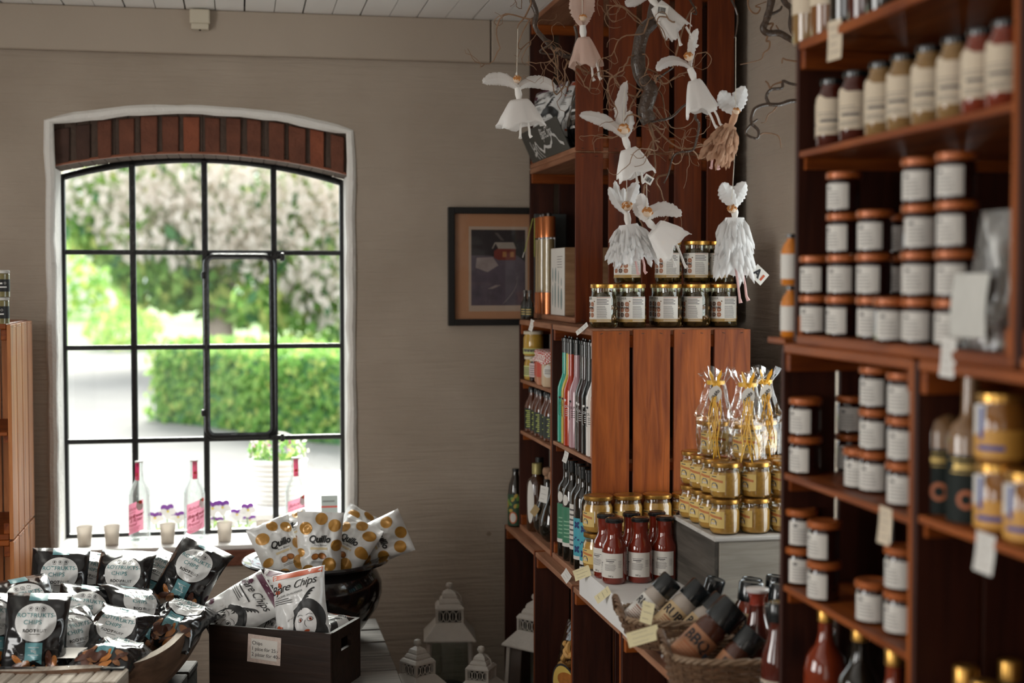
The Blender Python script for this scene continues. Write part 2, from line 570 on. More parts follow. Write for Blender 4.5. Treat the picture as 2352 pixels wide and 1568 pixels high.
# ---- the arched iron window
FY = WY + 0.265
win = thing('window_1', None, None, (0, 0, 0)); struct(win)
def fx(px): return at_y(px, 700, FY).x
def fz(py): return at_y(470, py, FY).z
WX0, WX1 = fx(146), fx(787)
WB = fz(1222)
XS = [fx(307), fx(472), fx(630)]
ZS = [fz(580), fz(796), fz(1008)]
def wtop(x):
    t = (x - WX0) / (WX1 - WX0) * 2 - 1
    return fz(367) - 0.076 * t * t - 0.004 * t
def bar(mbx, x0, x1, z0, z1, d=0.018):
    mbx.box(x0, x1, FY - d, FY + d, z0, z1)
h = 0.011
mb = MB()
bar(mb, WX0 - h, WX0 + h, WB, wtop(WX0) + 0.01, 0.02); bar(mb, WX1 - h, WX1 + h, WB, wtop(WX1) + 0.01, 0.02)
bar(mb, WX0, WX1, WB - h, WB + h, 0.02)
mb.tube([(WX0 + (WX1 - WX0) * i / 24, FY, wtop(WX0 + (WX1 - WX0) * i / 24)) for i in range(25)], 0.014, 6)
mb.build('window_frame', IRON, win, bevel=0.003)
for i, x in enumerate(XS):
    mb = MB(); bar(mb, x - h, x + h, WB, wtop(x)); mb.build('muntin', IRON, win, bevel=0.004)
for z in ZS:
    mb = MB(); bar(mb, WX0, WX1, z - 0.009, z + 0.009, 0.014); mb.build('muntin', IRON, win, bevel=0.004)
# the small casement that opens: columns 3, rows 2-3
def rrect(x0, x1, z0, z1, r, n=5):
    P = []
    for cx, cz, a0 in ((x1 - r, z1 - r, 0), (x0 + r, z1 - r, 90), (x0 + r, z0 + r, 180), (x1 - r, z0 + r, 270)):
        for k in range(n + 1):
            a = radians(a0 + 90 * k / n); P.append((cx + r * cos(a), cz + r * sin(a)))
    return P
cs = [(x, FY - 0.022, z) for x, z in rrect(fx(474), fx(625), fz(1000), fz(588), 0.03)]
cas = MB().tube(cs, 0.012, 6, closed=True).build('casement', IRON, win)
mb = MB(); bar(mb, fx(474), fx(625), fz(796) - 0.009, fz(796) + 0.009, 0.03); mb.build('casement_bar', IRON, cas, bevel=0.003)
for px, py in ((641, 590), (641, 1003)):
    p = at_y(px, py, FY - 0.03)
    mb = MB(); mb.box(p.x - 0.03, p.x + 0.018, FY - 0.048, FY - 0.02, p.z - 0.008, p.z + 0.008); mb.lathe([(0, -0.016), (0.008, -0.014), (0.009, 0), (0.006, 0.014), (0, 0.016)], 10, 0, T(p.x + 0.012, FY - 0.05, p.z))
    mb.build('latch', IRON, cas)
for py in (632, 948):
    p = at_y(468, py, FY - 0.03)
    MB().lathe([(0, -0.014), (0.008, -0.012), (0.01, 0), (0.008, 0.012), (0, 0.014)], 10, 0, T(p.x, FY - 0.03, p.z)).build('hinge', IRON, cas)
P = [(WX0, FY, WB), (WX1, FY, WB)] + [(WX1 + (WX0 - WX1) * i / 20, FY, wtop(WX1 + (WX0 - WX1) * i / 20)) for i in range(21)]
MB().poly(P).build('pane', GLASS, win)

win2 = thing('window_2', None, None); struct(win2)
mb = MB()
for y in (Y0 + 0.015, Y0 + 0.34, Y0 + 0.66, Y1 - 0.015): mb.box(XR + 0.24, XR + 0.27, y - 0.012, y + 0.012, Z0, Z1)
for z in (Z0 + 0.012, 1.2, 1.6, Z1 - 0.012): mb.box(XR + 0.24, XR + 0.27, Y0, Y1, z - 0.012, z + 0.012)
mb.build('window_frame', IRON, win2)
MB().poly([(XR + 0.255, Y0, Z0), (XR + 0.255, Y1, Z0), (XR + 0.255, Y1, Z1), (XR + 0.255, Y0, Z1)]).build('pane', GLASS, win2)

# small junction box under the ceiling
p = at_y(459, 33, WY - 0.05)
jb = thing('junction_box', 'small cream junction box on the wall board just under the ceiling', 'junction box', (p.x, WY - 0.031, 2.505))
CREAM = mat('cream_plastic', (0.62, 0.56, 0.44), 0.45)
MB().box(-0.035, 0.035, -0.035, 0, 0.0, 0.05).build('cover', CREAM, jb, bevel=0.004)
mb = MB(); mb.box(-0.03, 0.03, -0.03, 0, -0.02, 0); mb.lathe([(0.004, -0.004), (0.004, 0.002)], 8, 1, T(0, -0.016, -0.02)); mb.build('base', [CREAM, DARKGAP], jb, bevel=0.003)

# ================================================================ outside
GRAVEL = mat('pale_gravel', (0.21, 0.197, 0.187), 0.95, var=0.2, vscale=1.4)
LAWN = mat('lawn_grass', (0.20, 0.30, 0.10), 0.9, var=0.25, vscale=0.6)
L1 = film('leaf_light', (1, 1, 1), 0.01, 0.6, 1.0, (0.36, 0.56, 0.17))
L2 = film('leaf_mid', (1, 1, 1), 0.01, 0.6, 1.0, (0.20, 0.40, 0.10))
L3 = film('leaf_yellow', (1, 1, 1), 0.01, 0.6, 1.0, (0.55, 0.62, 0.20))
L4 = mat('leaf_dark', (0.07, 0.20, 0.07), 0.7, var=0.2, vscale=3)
BLOS = film('pale_blossom', (1, 1, 1), 0.01, 0.6, 1.0, (0.80, 0.73, 0.66))
BARK = mat('grey_bark', (0.36, 0.29, 0.24), 0.9, var=0.3, vscale=6, bump=0.5, bscale=8)
struct(MB().box(-40, 40, WY + 0.3, 33.5, -0.2, 0).build('gravel_yard', GRAVEL))
struct(MB().box(-40, 40, 33.5, 150, -0.2, 0).build('lawn', LAWN))

def leaves(mbx, n, centre, rad, size, mis, rnd, lim=None):
    for _ in range(n):
        while True:
            d = Vector((rnd.uniform(-1, 1), rnd.uniform(-1, 1), rnd.uniform(-1, 1)))
            if d.length <= 1: break
        if d.length > 0: d = d.normalized() * (d.length ** 0.6)
        p = Vector(centre) + Vector((d.x * rad[0], d.y * rad[1], d.z * rad[2]))
        if lim and not lim(p): continue
        s = size * rnd.uniform(0.6, 1.3)
        E = Euler((rnd.uniform(0, 6.28), rnd.uniform(0, 6.28), rnd.uniform(0, 6.28))).to_matrix()
        a = E @ Vector((s, 0, 0)); b = E @ Vector((0, s * 0.55, 0)); c = E @ Vector((0, 0, s * 0.15))
        mbx.add([p - a, p + b + c, p + a, p - b + c], [(0, 1, 2, 3)], rnd.choice(mis))
rn = random.Random(5)
tr = thing('blossoming_tree', 'large tree with pale blossom and green leaves beyond the hedge outside the window', 'tree', (-0.35, 27, 0))
MB().tube([(0, 0, 0), (0.03, 0, 0.6), (-0.05, 0, 1.3), (0.05, 0, 2.2)], [0.34, 0.25, 0.22, 0.16], 10).tube([(0, 0, 1.2), (0.5, 0, 2.0), (1.2, 0, 2.7)], [0.14, 0.1, 0.06], 8).tube([(0, 0, 1.0), (-0.6, 0.2, 1.7), (-1.5, 0, 2.5)], [0.13, 0.09, 0.05], 8).build('trunk', BARK, tr)
mb = MB()
for c, r, n in (((-1.2, 0, 2.9), (1.6, 1.3, 1.3), 900), ((0.6, 0, 3.0), (1.9, 1.3, 1.2), 900), ((1.9, 0, 2.1), (1.4, 1.2, 1.2), 800), ((-0.9, 0, 1.75), (1.0, 1.0, 0.75), 700), ((0.9, 0, 1.45), (1.9, 1.0, 0.8), 800), ((2.4, 0, 0.9), (1.5, 1, 0.7), 500), ((-2.3, 0, 3.0), (0.8, 0.9, 0.9), 300)):
    leaves(mb, n, c, r, 0.16, [0, 0, 1, 1, 2, 3], rn)
mb.build('foliage', [L1, L2, L3, L4], tr)
mb = MB()
for c, r, n in (((0.4, -0.4, 3.4), (2.6, 1.4, 1.2), 1500), ((1.6, -0.5, 2.3), (1.8, 1.3, 1.1), 700), ((-1.6, -0.4, 3.3), (1.3, 1.3, 1.0), 900), ((-0.6, -0.9, 2.6), (1.6, 0.9, 0.8), 700), ((0.9, -0.9, 2.9), (1.8, 0.8, 0.9), 900), ((2.4, -0.7, 1.5), (1.2, 0.8, 0.9), 500)):
    leaves(mb, n, c, r, 0.12, [0], rn)
mb.build('blossom', BLOS, tr)
# clipped hedge, running from the drive towards the house on the right
hp = [Vector((-0.95, 16.6, 0)), Vector((-0.1, 15.4, 0)), Vector((0.75, 14.0, 0)), Vector((1.7, 12.9, 0)), Vector((3.2, 12.2, 0))]
hd = thing('clipped_hedge', 'low clipped green hedge curving along the gravel drive outside the window', 'hedge', (0, 0, 0))
core = MB()
for a, b in zip(hp, hp[1:]):
    t = (b - a).normalized(); n = Vector((t.y, -t.x, 0))
    if n.y > 0: n = -n
    v = []
    for q in (a, b):
        for o, z in ((-0.02, 0), (-0.02, 0.82), (-1.1, 0.82), (-1.1, 0)):
            v.append(q + n * o + Vector((0, 0, z)))
    core.add(v, [(0, 1, 5, 4), (1, 2, 6, 5), (2, 3, 7, 6), (0, 3, 2, 1), (4, 5, 6, 7)])
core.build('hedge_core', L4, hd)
mb = MB()
for _ in range(6500):
    k = rn.random() * 3.999; i = int(k); q = hp[i].lerp(hp[i + 1], k - i)
    t = (hp[i + 1] - hp[i]).normalized(); n = Vector((t.y, -t.x, 0))
    if n.y > 0: n = -n
    if rn.random() < 0.68: p = q + n * rn.uniform(-0.08, 0.1 + 0.06 * sin(q.x * 5)) + Vector((0, 0, rn.uniform(0.02, 0.86)))
    else: p = q - n * rn.uniform(0, 1.1) + Vector((0, 0, 0.82 + rn.uniform(-0.02, 0.12)))
    s = rn.uniform(0.03, 0.065)
    E = Euler((rn.uniform(0, 6.28), rn.uniform(0, 6.28), rn.uniform(0, 6.28))).to_matrix()
    a = E @ Vector((s, 0, 0)); b = E @ Vector((0, s * 0.6, 0))
    mb.add([p - a, p + b, p + a, p - b], [(0, 1, 2, 3)], rn.choice([0, 0, 1, 1, 2]))
mb.build('foliage', [L1, L2, L3], hd)
# bushes and woods at the end of the lawn
for i, (x, y, sx, sz, lab) in enumerate(((-7.5, 60, 5, 3.2, 'pale far bush at the left end of the lawn outside'), (4, 55, 6, 3.4, 'far bush behind the blossoming tree to its right'), (-2.6, 34, 0.9, 0.9, 'small round shrub left of the tree trunk by the lawn'), (13, 48, 6, 4.5, 'tall far bush at the right edge of the window view'))):
    t = thing('bush', lab, 'bush', (x, y, 0))
    mb = MB(); leaves(mb, 900, (0, 0, sz * 0.5), (sx, 2, sz * 0.6), 0.28 if sx > 2 else 0.08, [0, 1, 2], rn, lambda p: p.z > 0)
    mb.build('foliage', [L1, L2, L3], t)
    MB().tube([(0, 0, 0), (0, 0, sz * 0.4)], 0.05 * sx / 2, 6).build('stem', BARK, t)
hs = thing('far_house', 'pale house gable far beyond the lawn at the left of the window', 'house', (-10.5, 75, 0))  # distant house past the lawn
MB().prism([(-4, 0), (4, 0), (4, 2.6), (0, 6), (-4, 2.6)], 0, 9).build('wall', mat('pale_render', (0.8, 0.74, 0.7), 0.9), hs)
MB().add([(-4.4, -0.3, 2.3), (0, -0.3, 6.2), (0, 9.3, 6.2), (-4.4, 9.3, 2.3), (4.4, -0.3, 2.3), (4.4, 9.3, 2.3)], [(0, 1, 2, 3), (1, 4, 5, 2)]).build('roof', mat('roof_tile', (0.5, 0.3, 0.24), 0.9), hs)

# white garden table with a white planter basket
WHITE_OUT = mat('white_garden_paint', (0.82, 0.81, 0.8), 0.6, var=0.05, vscale=8)
gt = thing('garden_table', 'white garden table standing outside under the window', 'table', (0.5, 6.62, 0))
MB().box(-0.62, 0.75, -0.62, 0.68, 0.59, 0.62).build('tabletop', WHITE_OUT, gt, bevel=0.004)
for sx in (-0.55, 0.68):
    for sy in (-0.55, 0.6): MB().box(sx - 0.025, sx + 0.025, sy - 0.025, sy + 0.025, 0, 0.59).build('leg', WHITE_OUT, gt)
p = at_y(637, 1160, 6.3)
pb = thing('planter_basket', 'white wicker planter basket of flowers with arched handle on the garden table', 'planter', (p.x, 6.3, 0.62))
mb = MB()
for k in range(9): mb.tube([((0.088 + 0.004 * k + 0.003 * (-1) ** (i + k)) * cos(2 * pi * i / 36), (0.088 + 0.004 * k + 0.003 * (-1) ** (i + k)) * sin(2 * pi * i / 36), 0.012 + 0.022 * k) for i in range(36)], 0.012, 5, closed=True)
mb.lathe([(0, 0.004), (0.088, 0.004)], 24)
mb.build('basket', WHITE_OUT, pb)
MB().tube([(0.12 * cos(pi * i / 12), 0, 0.19 + 0.12 * sin(pi * i / 12)) for i in range(13)], 0.008, 6).build('handle', WHITE_OUT, pb)
mb = MB(); leaves(mb, 160, (0, 0, 0.23), (0.13, 0.12, 0.06), 0.02, [0, 1, 1, 2], rn); mb.lathe([(0, 0.18), (0.118, 0.18)], 20, 3); mb.build('foliage', [L1, L2, L3, L4], pb)
mb = MB(); leaves(mb, 40, (0, -0.03, 0.25), (0.14, 0.1, 0.06), 0.018, [0, 0, 1], rn); mb.build('blossom', [BLOS, mat('pink_petal', (0.75, 0.25, 0.5), 0.6)], pb)
# window box with pansies just outside the pane
wb = thing('window_box', 'white window box outside the glass holding purple pansies', 'planter', (0.0, 5.76, 0.47))
MB().box(-0.34, 0.28, -0.07, 0.07, 0, 0.09).build('box', WHITE_OUT, wb, bevel=0.004)
MB().box(-0.33, 0.27, -0.06, 0.06, 0.0905, 0.094).build('soil', mat('dark_soil', (0.05, 0.035, 0.025), 0.95), wb)
struct(MB().box(-0.66, 0.5, 5.56, 5.84, 0.40, 0.47).build('trim_6', WHITE_OUT))
PUR = mat('purple_petal', (0.22, 0.05, 0.38), 0.6); PWH = mat('white_petal', (0.85, 0.83, 0.86), 0.6); PYE = mat('yellow_petal', (0.75, 0.6, 0.08), 0.6)
def pansy():
    t = thing('pansy', '', 'flower')
    mb = MB()
    for k, (a, m) in enumerate(((50, 0), (130, 0), (190, 1), (350, 1), (270, 1))):
        mb.disc(lambda x, y, k=k: (x, -0.003 - 0.0012 * k - 0.25 * (x * x + y * y) / 0.02 * 0.02, y + 0.1), 0.013 * cos(radians(a)), 0.013 * sin(radians(a)), 0.013, 0.011, m, 12, 2, a)
    mb.disc(lambda x, y: (x, -0.010, y + 0.1), 0, 0, 0.004, None, 2, 8, 1)
    mb.build('bloom', [PUR, PWH, PYE], t)
    MB().tube([(0, 0.004, 0), (0.004, 0.006, 0.05), (0, 0, 0.1)], 0.0015, 5).build('stem', L2, t)
    mb = MB()
    for k in range(6):
        a = k * 1.05; mb.add([(0, 0, 0.01 + 0.005 * k), (0.02 * cos(a) - 0.006 * sin(a), 0.02 * sin(a) + 0.006 * cos(a), 0.022 + 0.008 * k), (0.036 * cos(a), 0.036 * sin(a), 0.02 + 0.008 * k), (0.02 * cos(a) + 0.006 * sin(a), 0.02 * sin(a) - 0.006 * cos(a), 0.022 + 0.008 * k)], [(0, 1, 2, 3)])
    mb.build('leaf', L1, t)
    return t
for i, (px, py, lab) in enumerate(((356, 1188, 'just right of the leftmost bottle'), (383, 1173, 'behind the plastic cup between the two left bottles'), (408, 1186, 'left of the middle bottle'), (489, 1166, 'right of the middle bottle, highest'), (512, 1164, 'above the fourth plastic cup'), (545, 1180, 'between the two right cups, lower left one'), (567, 1170, 'between the two right cups, upper right one'), (500, 1196, 'low beside the fourth cup'), (572, 1196, 'low beside the rightmost cup'))):
    p = at_y(px, py, 5.74 + 0.015 * (i % 3))
    zs = (p.z - 0.563) / 0.1
    put('pansy', pansy, (p.x, p.y, 0.563), (0, 0, RD.uniform(-0.4, 0.4)), 'purple and white pansy outside the window, ' + lab, 'flower', scale=(1.35, 1.35, max(0.75, zs)))
# ================================================================ crates
STAIN1, STAIN2 = (0.10, 0.016, 0.002), (0.33, 0.082, 0.011)
WOODZ = wood('red_stained_wood', STAIN1, STAIN2, 'Z', 0.5, coat=0.05)
WOODY = wood('red_stained_board', STAIN1, STAIN2, 'Y', 0.5, coat=0.05)
WOODX = wood('red_stained_batten', STAIN1, STAIN2, 'X', 0.5, coat=0.05)
RAWEND = wood('raw_board_end', (0.20, 0.075, 0.035), (0.42, 0.21, 0.12), 'Y', 0.7)
AGEDSHADE = wood('aged_shaded_wood', (0.020, 0.005, 0.003), (0.060, 0.015, 0.007), 'Z', 0.55)  # aged wood with the unlit crate interior's shade put into its colour
ORW = wood('orange_wood', (0.30, 0.09, 0.025), (0.62, 0.25, 0.085), 'Z', 0.5, coat=0.1)
DEEPZ = wood('deep_red_wood', (0.055, 0.008, 0.002), (0.17, 0.034, 0.006), 'Z', 0.5, coat=0.05)
STEEL = mat('staple_steel', (0.10, 0.09, 0.085), 0.4, 0.8)

def crate_parts(root, D, W, H, shelves=(), ns=4, gap=0.012, th=0.012, wz=None, dark=None, backgap=0.006, raw=True):
    """open front at x=0, back at x=D, sides at y=+-W/2"""
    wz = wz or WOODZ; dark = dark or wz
    eh = 0.018
    for sgn in (-1, 1):
        mb = MB()
        y0, y1 = (sgn * W / 2, sgn * (W / 2 - th)) if sgn > 0 else (-W / 2, -W / 2 + th)
        y0, y1 = min(y0, y1), max(y0, y1)
        sw = (D - gap * (ns - 1)) / ns
        for k in range(ns):
            x0 = k * (sw + gap)
            dz = RD.uniform(-0.002, 0.002)
            mb.box(x0, x0 + sw, y0, y1, 0.003 + dz, H - 0.003 + dz, 0)
            if sgn < 0:
                for zz in (0.012, H - 0.012):
                    for xx in (0.25, 0.75):
                        mb.cbox(0.009, 0.0016, 0.0016, 1, T(x0 + sw * xx, y0 - 0.0006, zz) @ RY(RD.uniform(-20, 20)))
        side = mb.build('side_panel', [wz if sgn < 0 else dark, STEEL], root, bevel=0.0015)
        yi = y1 if sgn < 0 else y0
        for zz in (eh, H - eh - 0.035):
            MB().box(0.004, D - 0.014, min(yi, yi - sgn * 0.018), max(yi, yi - sgn * 0.018), zz, zz + 0.035).build('batten', WOODX, side, bevel=0.002)
    mb = MB()
    wi = W - 2 * th - 0.002
    sw = (wi - backgap * (ns)) / (ns + 1)
    for k in range(ns + 1):
        y = -wi / 2 + k * (sw + backgap)
        mb.box(D - 0.011, D - 0.001, y, y + sw, eh + 0.001, H - eh - 0.001)
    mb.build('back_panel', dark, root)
    for zz, nm in ((0, 'bottom_board'), (H - eh, 'top_board')):
        mb = MB()
        mb.box(0.0, D - 0.012, -wi / 2, wi / 2, zz, zz + eh)
        mb.build(nm, RAWEND if raw else WOODY, root, bevel=0.0025)
    for z in shelves:
        mb = MB()
        mb.box(0.002, D - 0.013, -wi / 2 + 0.001, wi / 2 - 0.001, z - 0.012, z, 0)
        mb.build('shelf_board', RAWEND if raw else WOODY, root, bevel=0.0015)
        for sgn in (-1, 1):
            MB().box(0.012, D - 0.02, sgn * (wi / 2 - 0.007) - 0.006, sgn * (wi / 2 - 0.007) + 0.006, z - 0.034, z - 0.0125).build('shelf_cleat', WOODX, root)
    return root

CW = 0.538
ZL, ZU = 0.70, 1.458
XLOW, XUP, XTOP = 0.96, 0.992, 1.065
YF = 5.13
lowlab = ['low slatted wooden crate in the window-wall corner holding a tall white lantern', 'low slatted wooden crate holding the bag of pasta', 'low slatted wooden crate under the white-covered ledge, right of the pasta', 'low slatted wooden crate below the two wicker baskets', 'low slatted wooden crate nearest the camera under the red sauce bottles']
LOWY = []
for i in range(5):
    yc = YF - CW / 2 - i * (CW + 0.004)
    if i == 4: yc = 2.762
    LOWY.append(yc)
    r = thing('wooden_crate', lowlab[i], 'crate', (XLOW, yc, 0), group='low crates along the right wall')
    crate_parts(r, 0.50, CW if i < 4 else 0.395, ZL, dark=AGEDSHADE, wz=WOODZ)
UPD = 0.475
UPY = [5.018 - CW / 2, 5.018 - CW - 0.004 - CW / 2]
# board heights measured above the crate foot
SH_A = [1.243 - ZL, 1.058 - ZL]
SH_B = [1.081 - ZL]
UH = ZU - ZL - 0.001
r = thing('wooden_crate', 'upright crate by the picture with three tiers of small jars and dark bottles', 'crate', (XUP, UPY[0], ZL + 0.0005), group='upright crates on the low crates')
crate_parts(r, UPD, CW, UH, SH_A, dark=AGEDSHADE)
r = thing('wooden_crate', 'upright crate with orange-brown slatted side holding the coloured bottles', 'crate', (XUP, UPY[1], ZL + 0.0005), group='upright crates on the low crates')
crate_parts(r, UPD, CW, UH, SH_B, dark=AGEDSHADE)
TH = 0.549
r = thing('wooden_crate', 'crate behind the olive jars holding cork-topped tubes and a knife box', 'crate', (XTOP, 4.45 + 0.37, ZU + 0.0005), group='top crates behind the fairies')
crate_parts(r, 0.53, 0.74, TH, (), ns=5, gap=0.020, dark=AGEDSHADE, wz=DEEPZ)
r = thing('wooden_crate', 'topmost crate under the ceiling holding the dark box of chip bags', 'crate', (XTOP, 4.45 + 0.37, ZU + TH + 0.001), group='top crates behind the fairies')
crate_parts(r, 0.53, 0.74, ZC - ZU - TH - 0.006, (), ns=5, gap=0.020, dark=AGEDSHADE, wz=DEEPZ)

# right-hand shelf unit
XRS = 1.01
RY0 = 2.547
RYC = [RY0 - CW / 2, RY0 - CW - 0.002 - CW / 2]
RZ0, RZ1 = 0.735, 1.480
for i in range(2):
    r = thing('wooden_crate', ['crate at the foot of the right shelf, below the frame, far one', 'crate at the foot of the right shelf, below the frame, near one'][i], 'crate', (XRS, RYC[i], 0), group='foot crates of the right shelf')
    crate_parts(r, 0.45, CW, RZ0 - 0.001, raw=False)
r = thing('wooden_crate', 'upright right-shelf crate in three tiers holding dark jam jars, left of the gold-capped bottles', 'crate', (XRS, RYC[0], RZ0), group='upright crates of the right shelf')
crate_parts(r, 0.45, CW, RZ1 - RZ0, (1.235 - RZ0, 1.022 - RZ0), dark=AGEDSHADE, raw=False, gap=0.008)
r = thing('wooden_crate', 'upright right-shelf crate at the frame edge holding dark bottles and yellow-labelled jars', 'crate', (XRS, RYC[1], RZ0), group='upright crates of the right shelf')
crate_parts(r, 0.45, CW, RZ1 - RZ0, (1.243 - RZ0,), dark=AGEDSHADE, raw=False, gap=0.008)
RU0, RU1 = RZ1 + 0.001, 2.036
RUY = (2.487 + 1.725) / 2
r = thing('wooden_crate', 'wide right-shelf crate with tall jars on its shelf and stacked jam jars below', 'crate', (XRS, RUY, RU0))
crate_parts(r, 0.44, 0.762, RU1 - RU0, (1.835 - RU0,), dark=AGEDSHADE, raw=False, gap=0.008)
r = thing('wooden_crate', 'nearest right-shelf crate, a dark red-brown side at the top right frame edge', 'crate', (XRS, 1.34, RU0))
crate_parts(r, 0.44, 0.762, RU1 - RU0, (), dark=AGEDSHADE, raw=False, gap=0.008)

# left crate tower by the window
for i, lab in enumerate(('lower orange slatted crate left of the window, behind the wooden trough', 'upper orange slatted crate left of the window, under the two spice jars')):
    r = thing('wooden_crate', lab, 'crate', (-0.94, 4.665, 0.0 if i == 0 else 0.781), rot=(0, 0, 0), group='orange crates left of the window')
    # opening faces the camera, slats on the right flank
    D, W, H = 0.47, 0.48, 0.78 if i == 0 else 0.682
    crate_parts(r, D, W, H, (H * 0.5,), wz=ORW, dark=ORW, raw=False)
    r.rotation_euler = (0, 0, radians(90))

# ================================================================ box, bench, trough supports
DKB = wood('dark_box_wood', (0.012, 0.007, 0.005), (0.035, 0.018, 0.012), 'X', 0.5, knots=False)
GREYW = wood('grey_weathered_wood', (0.10, 0.09, 0.08), (0.27, 0.25, 0.23), 'X', 0.8, knots=False)
GREYD = wood('grey_dark_wood', (0.03, 0.026, 0.024), (0.085, 0.075, 0.068), 'X', 0.8, knots=False)
bn = thing('slatted_bench', 'low weathered grey slatted bench under the dark pot and the chips box', 'bench', (0.20, 4.40, 0))
for k in range(6):
    MB().box(-0.27, 0.26, -0.50 + 0.165 * k, -0.35 + 0.165 * k, 0.405, 0.43).build('slat', GREYW, bn, bevel=0.003)
for sx in (-1, 1):
    MB().box(sx * 0.24 - 0.02, sx * 0.24 + 0.02, -0.48, 0.46, 0.33, 0.404).build('side_rail', GREYD, bn, bevel=0.003)
    for sy in (-0.45, 0.42): MB().box(sx * 0.24 - 0.025, sx * 0.24 + 0.025, sy - 0.025, sy + 0.025, 0, 0.33).build('leg', GREYD, bn)
bx = thing('wooden_box', 'dark brown wooden box with a Chips price card, holding the white chip bags', 'box', (0.128, 4.163, 0.4305), (0, 0, radians(-28)))
bw, bd, bh = 0.385, 0.21, 0.175
MB().box(-bw / 2, bw / 2, -bd / 2, -bd / 2 + 0.012, 0, bh).build('front_panel', DKB, bx, bevel=0.002)
MB().box(-bw / 2, bw / 2, bd / 2 - 0.012, bd / 2, 0, bh).build('back_panel', DKB, bx, bevel=0.002)
for s in (-1, 1):
    mb = MB()
    xa, xb = (bw / 2 - 0.012, bw / 2) if s > 0 else (-bw / 2, -bw / 2 + 0.012)
    y0, y1 = -bd / 2 + 0.0125, bd / 2 - 0.0125
    mb.box(xa, xb, y0, y1, 0, 0.11); mb.box(xa, xb, y0, y1, 0.145, bh); mb.box(xa, xb, y0, -0.035, 0.11, 0.145); mb.box(xa, xb, 0.035, y1, 0.11, 0.145)
    mb.build('side_panel', DKB, bx)
MB().box(-bw / 2 + 0.013, bw / 2 - 0.013, -bd / 2 + 0.013, bd / 2 - 0.013, 0.0, 0.012).build('bottom', DKB, bx)
PAPER = mat('white_paper', (0.72, 0.69, 0.64), 0.8)
PPAT = mat('card_border', (0.62, 0.50, 0.44), 0.8, var=0.3, vscale=120)
INK = mat('black_ink', (0.02, 0.018, 0.02), 0.7)
cd = MB()
fm = flatmap(0)
cd.box(-0.052, 0.052, 0.0, 0.0015, -0.04, 0.04, 0)
cd.rect(flatmap(-0.0004), -0.041, 0.041, -0.029, 0.029, 1, 1, 1)
for k, (s_, yy) in enumerate((('Chips', 0.0165), ('1 påse för 25:-', 0.0), ('2 påsar för 40:-', -0.0165))):
    vs_, fs_ = text_geo(s_)
    wd = (max(v[0] for v in vs_) - min(v[0] for v in vs_)) * 0.0145
    cd.text(s_, 0.0145, flatmap(-0.0009), 2, -0.038 + wd / 2, yy)
c = cd.build('price_card', [PPAT, PAPER, INK])
c.parent = bx; c.location = (-0.015, -bd / 2 - 0.0018, 0.115); c.rotation_euler = (0, radians(3), 0)
tag(c, 'white price card with a patterned border')

# black glazed pot
GLAZE = mat('black_glaze', (0.010, 0.009, 0.010), 0.16, coat=0.6)
pot = thing('glazed_pot', 'big black glazed pot with flared rim holding gold-dotted chip bags', 'pot', (0.242, 4.62, 0.4305))
MB().lathe([(0, 0.0), (0.12, 0.0), (0.132, 0.012), (0.165, 0.06), (0.20, 0.11), (0.213, 0.155), (0.212, 0.19), (0.198, 0.222), (0.186, 0.238), (0.182, 0.244), (0.17, 0.238), (0.186, 0.2), (0.196, 0.155), (0.16, 0.07), (0.0, 0.05)], 56).build('body', GLAZE, pot)
MB().lathe([(0.176, 0.242), (0.20, 0.244), (0.235, 0.258), (0.238, 0.264), (0.233, 0.268), (0.21, 0.262), (0.205, 0.265), (0.196, 0.258), (0.176, 0.252), (0.172, 0.246), (0.176, 0.242)], 56).build('rim', GLAZE, pot)

# trough of hollowed wood
TRW = wood('trough_wood', (0.05, 0.026, 0.014), (0.19, 0.105, 0.062), 'Y', 0.8, scale=7, knots=False, bump=0.7)
TRL = wood('trough_pale_rim', (0.20, 0.155, 0.115), (0.50, 0.44, 0.37), 'Y', 0.85, scale=12, knots=False, bump=0.8)
TX, TY, TZ = -0.415, 4.14, 0.425
TA = radians(-10)
trg = thing('wooden_trough', 'weathered hollowed wooden trough full of black chip bags, lower left', 'trough', (TX, TY, TZ), (0, 0, TA))
def tr_out(u, k):       # rim outline, u 0..1 round
    a = 2 * pi * u
    c_, s_ = cos(a), sin(a)
    e = 0.62
    return Vector((0.285 * k * (abs(c_) ** e) * (1 if c_ > 0 else -1), 0.47 * k * (abs(s_) ** e) * (1 if s_ > 0 else -1)))
def tr_fn(prof):
    def fn(u, v):
        t = v * (len(prof) - 1); i = min(int(t), len(prof) - 2); f = t - i
        k = prof[i][0] * (1 - f) + prof[i + 1][0] * f
        z = prof[i][1] * (1 - f) + prof[i + 1][1] * f
        o = tr_out(u, k)
        wob = 0.006 * noise.noise(Vector((o.x * 7, o.y * 7, z * 9)))
        lift = 0.012 * max(0, o.y / 0.47) + 0.006 * noise.noise(Vector((o.x * 4, o.y * 4, 7)))
        return (o.x + wob, o.y + wob, z + (lift if z > 0.12 else 0))
    return fn
po = [(0.0, 0.0), (0.62, 0.0), (0.80, 0.045), (0.95, 0.11), (1.0, 0.175), (0.995, 0.197)]
pi_ = [(0.995, 0.197), (0.93, 0.199), (0.91, 0.15), (0.86, 0.08), (0.0, 0.06)]
mb = MB(); mb.grid(tr_fn(po), 72, 24, 0, closed_u=True); mb.grid(tr_fn(pi_), 72, 16, 1, closed_u=True)
mb.build('body', [TRW, TRL], trg)
mb = MB()
for k in range(11):
    x0 = -0.215 + k * 0.039
    mb.box(x0, x0 + 0.0375, -0.555 + RD.uniform(0, 0.006), -0.425, 0.150 + RD.uniform(0, 0.004), 0.192 + RD.uniform(-0.003, 0.002))
mb.build('handle', TRL, trg, bevel=0.004)
mb = MB()
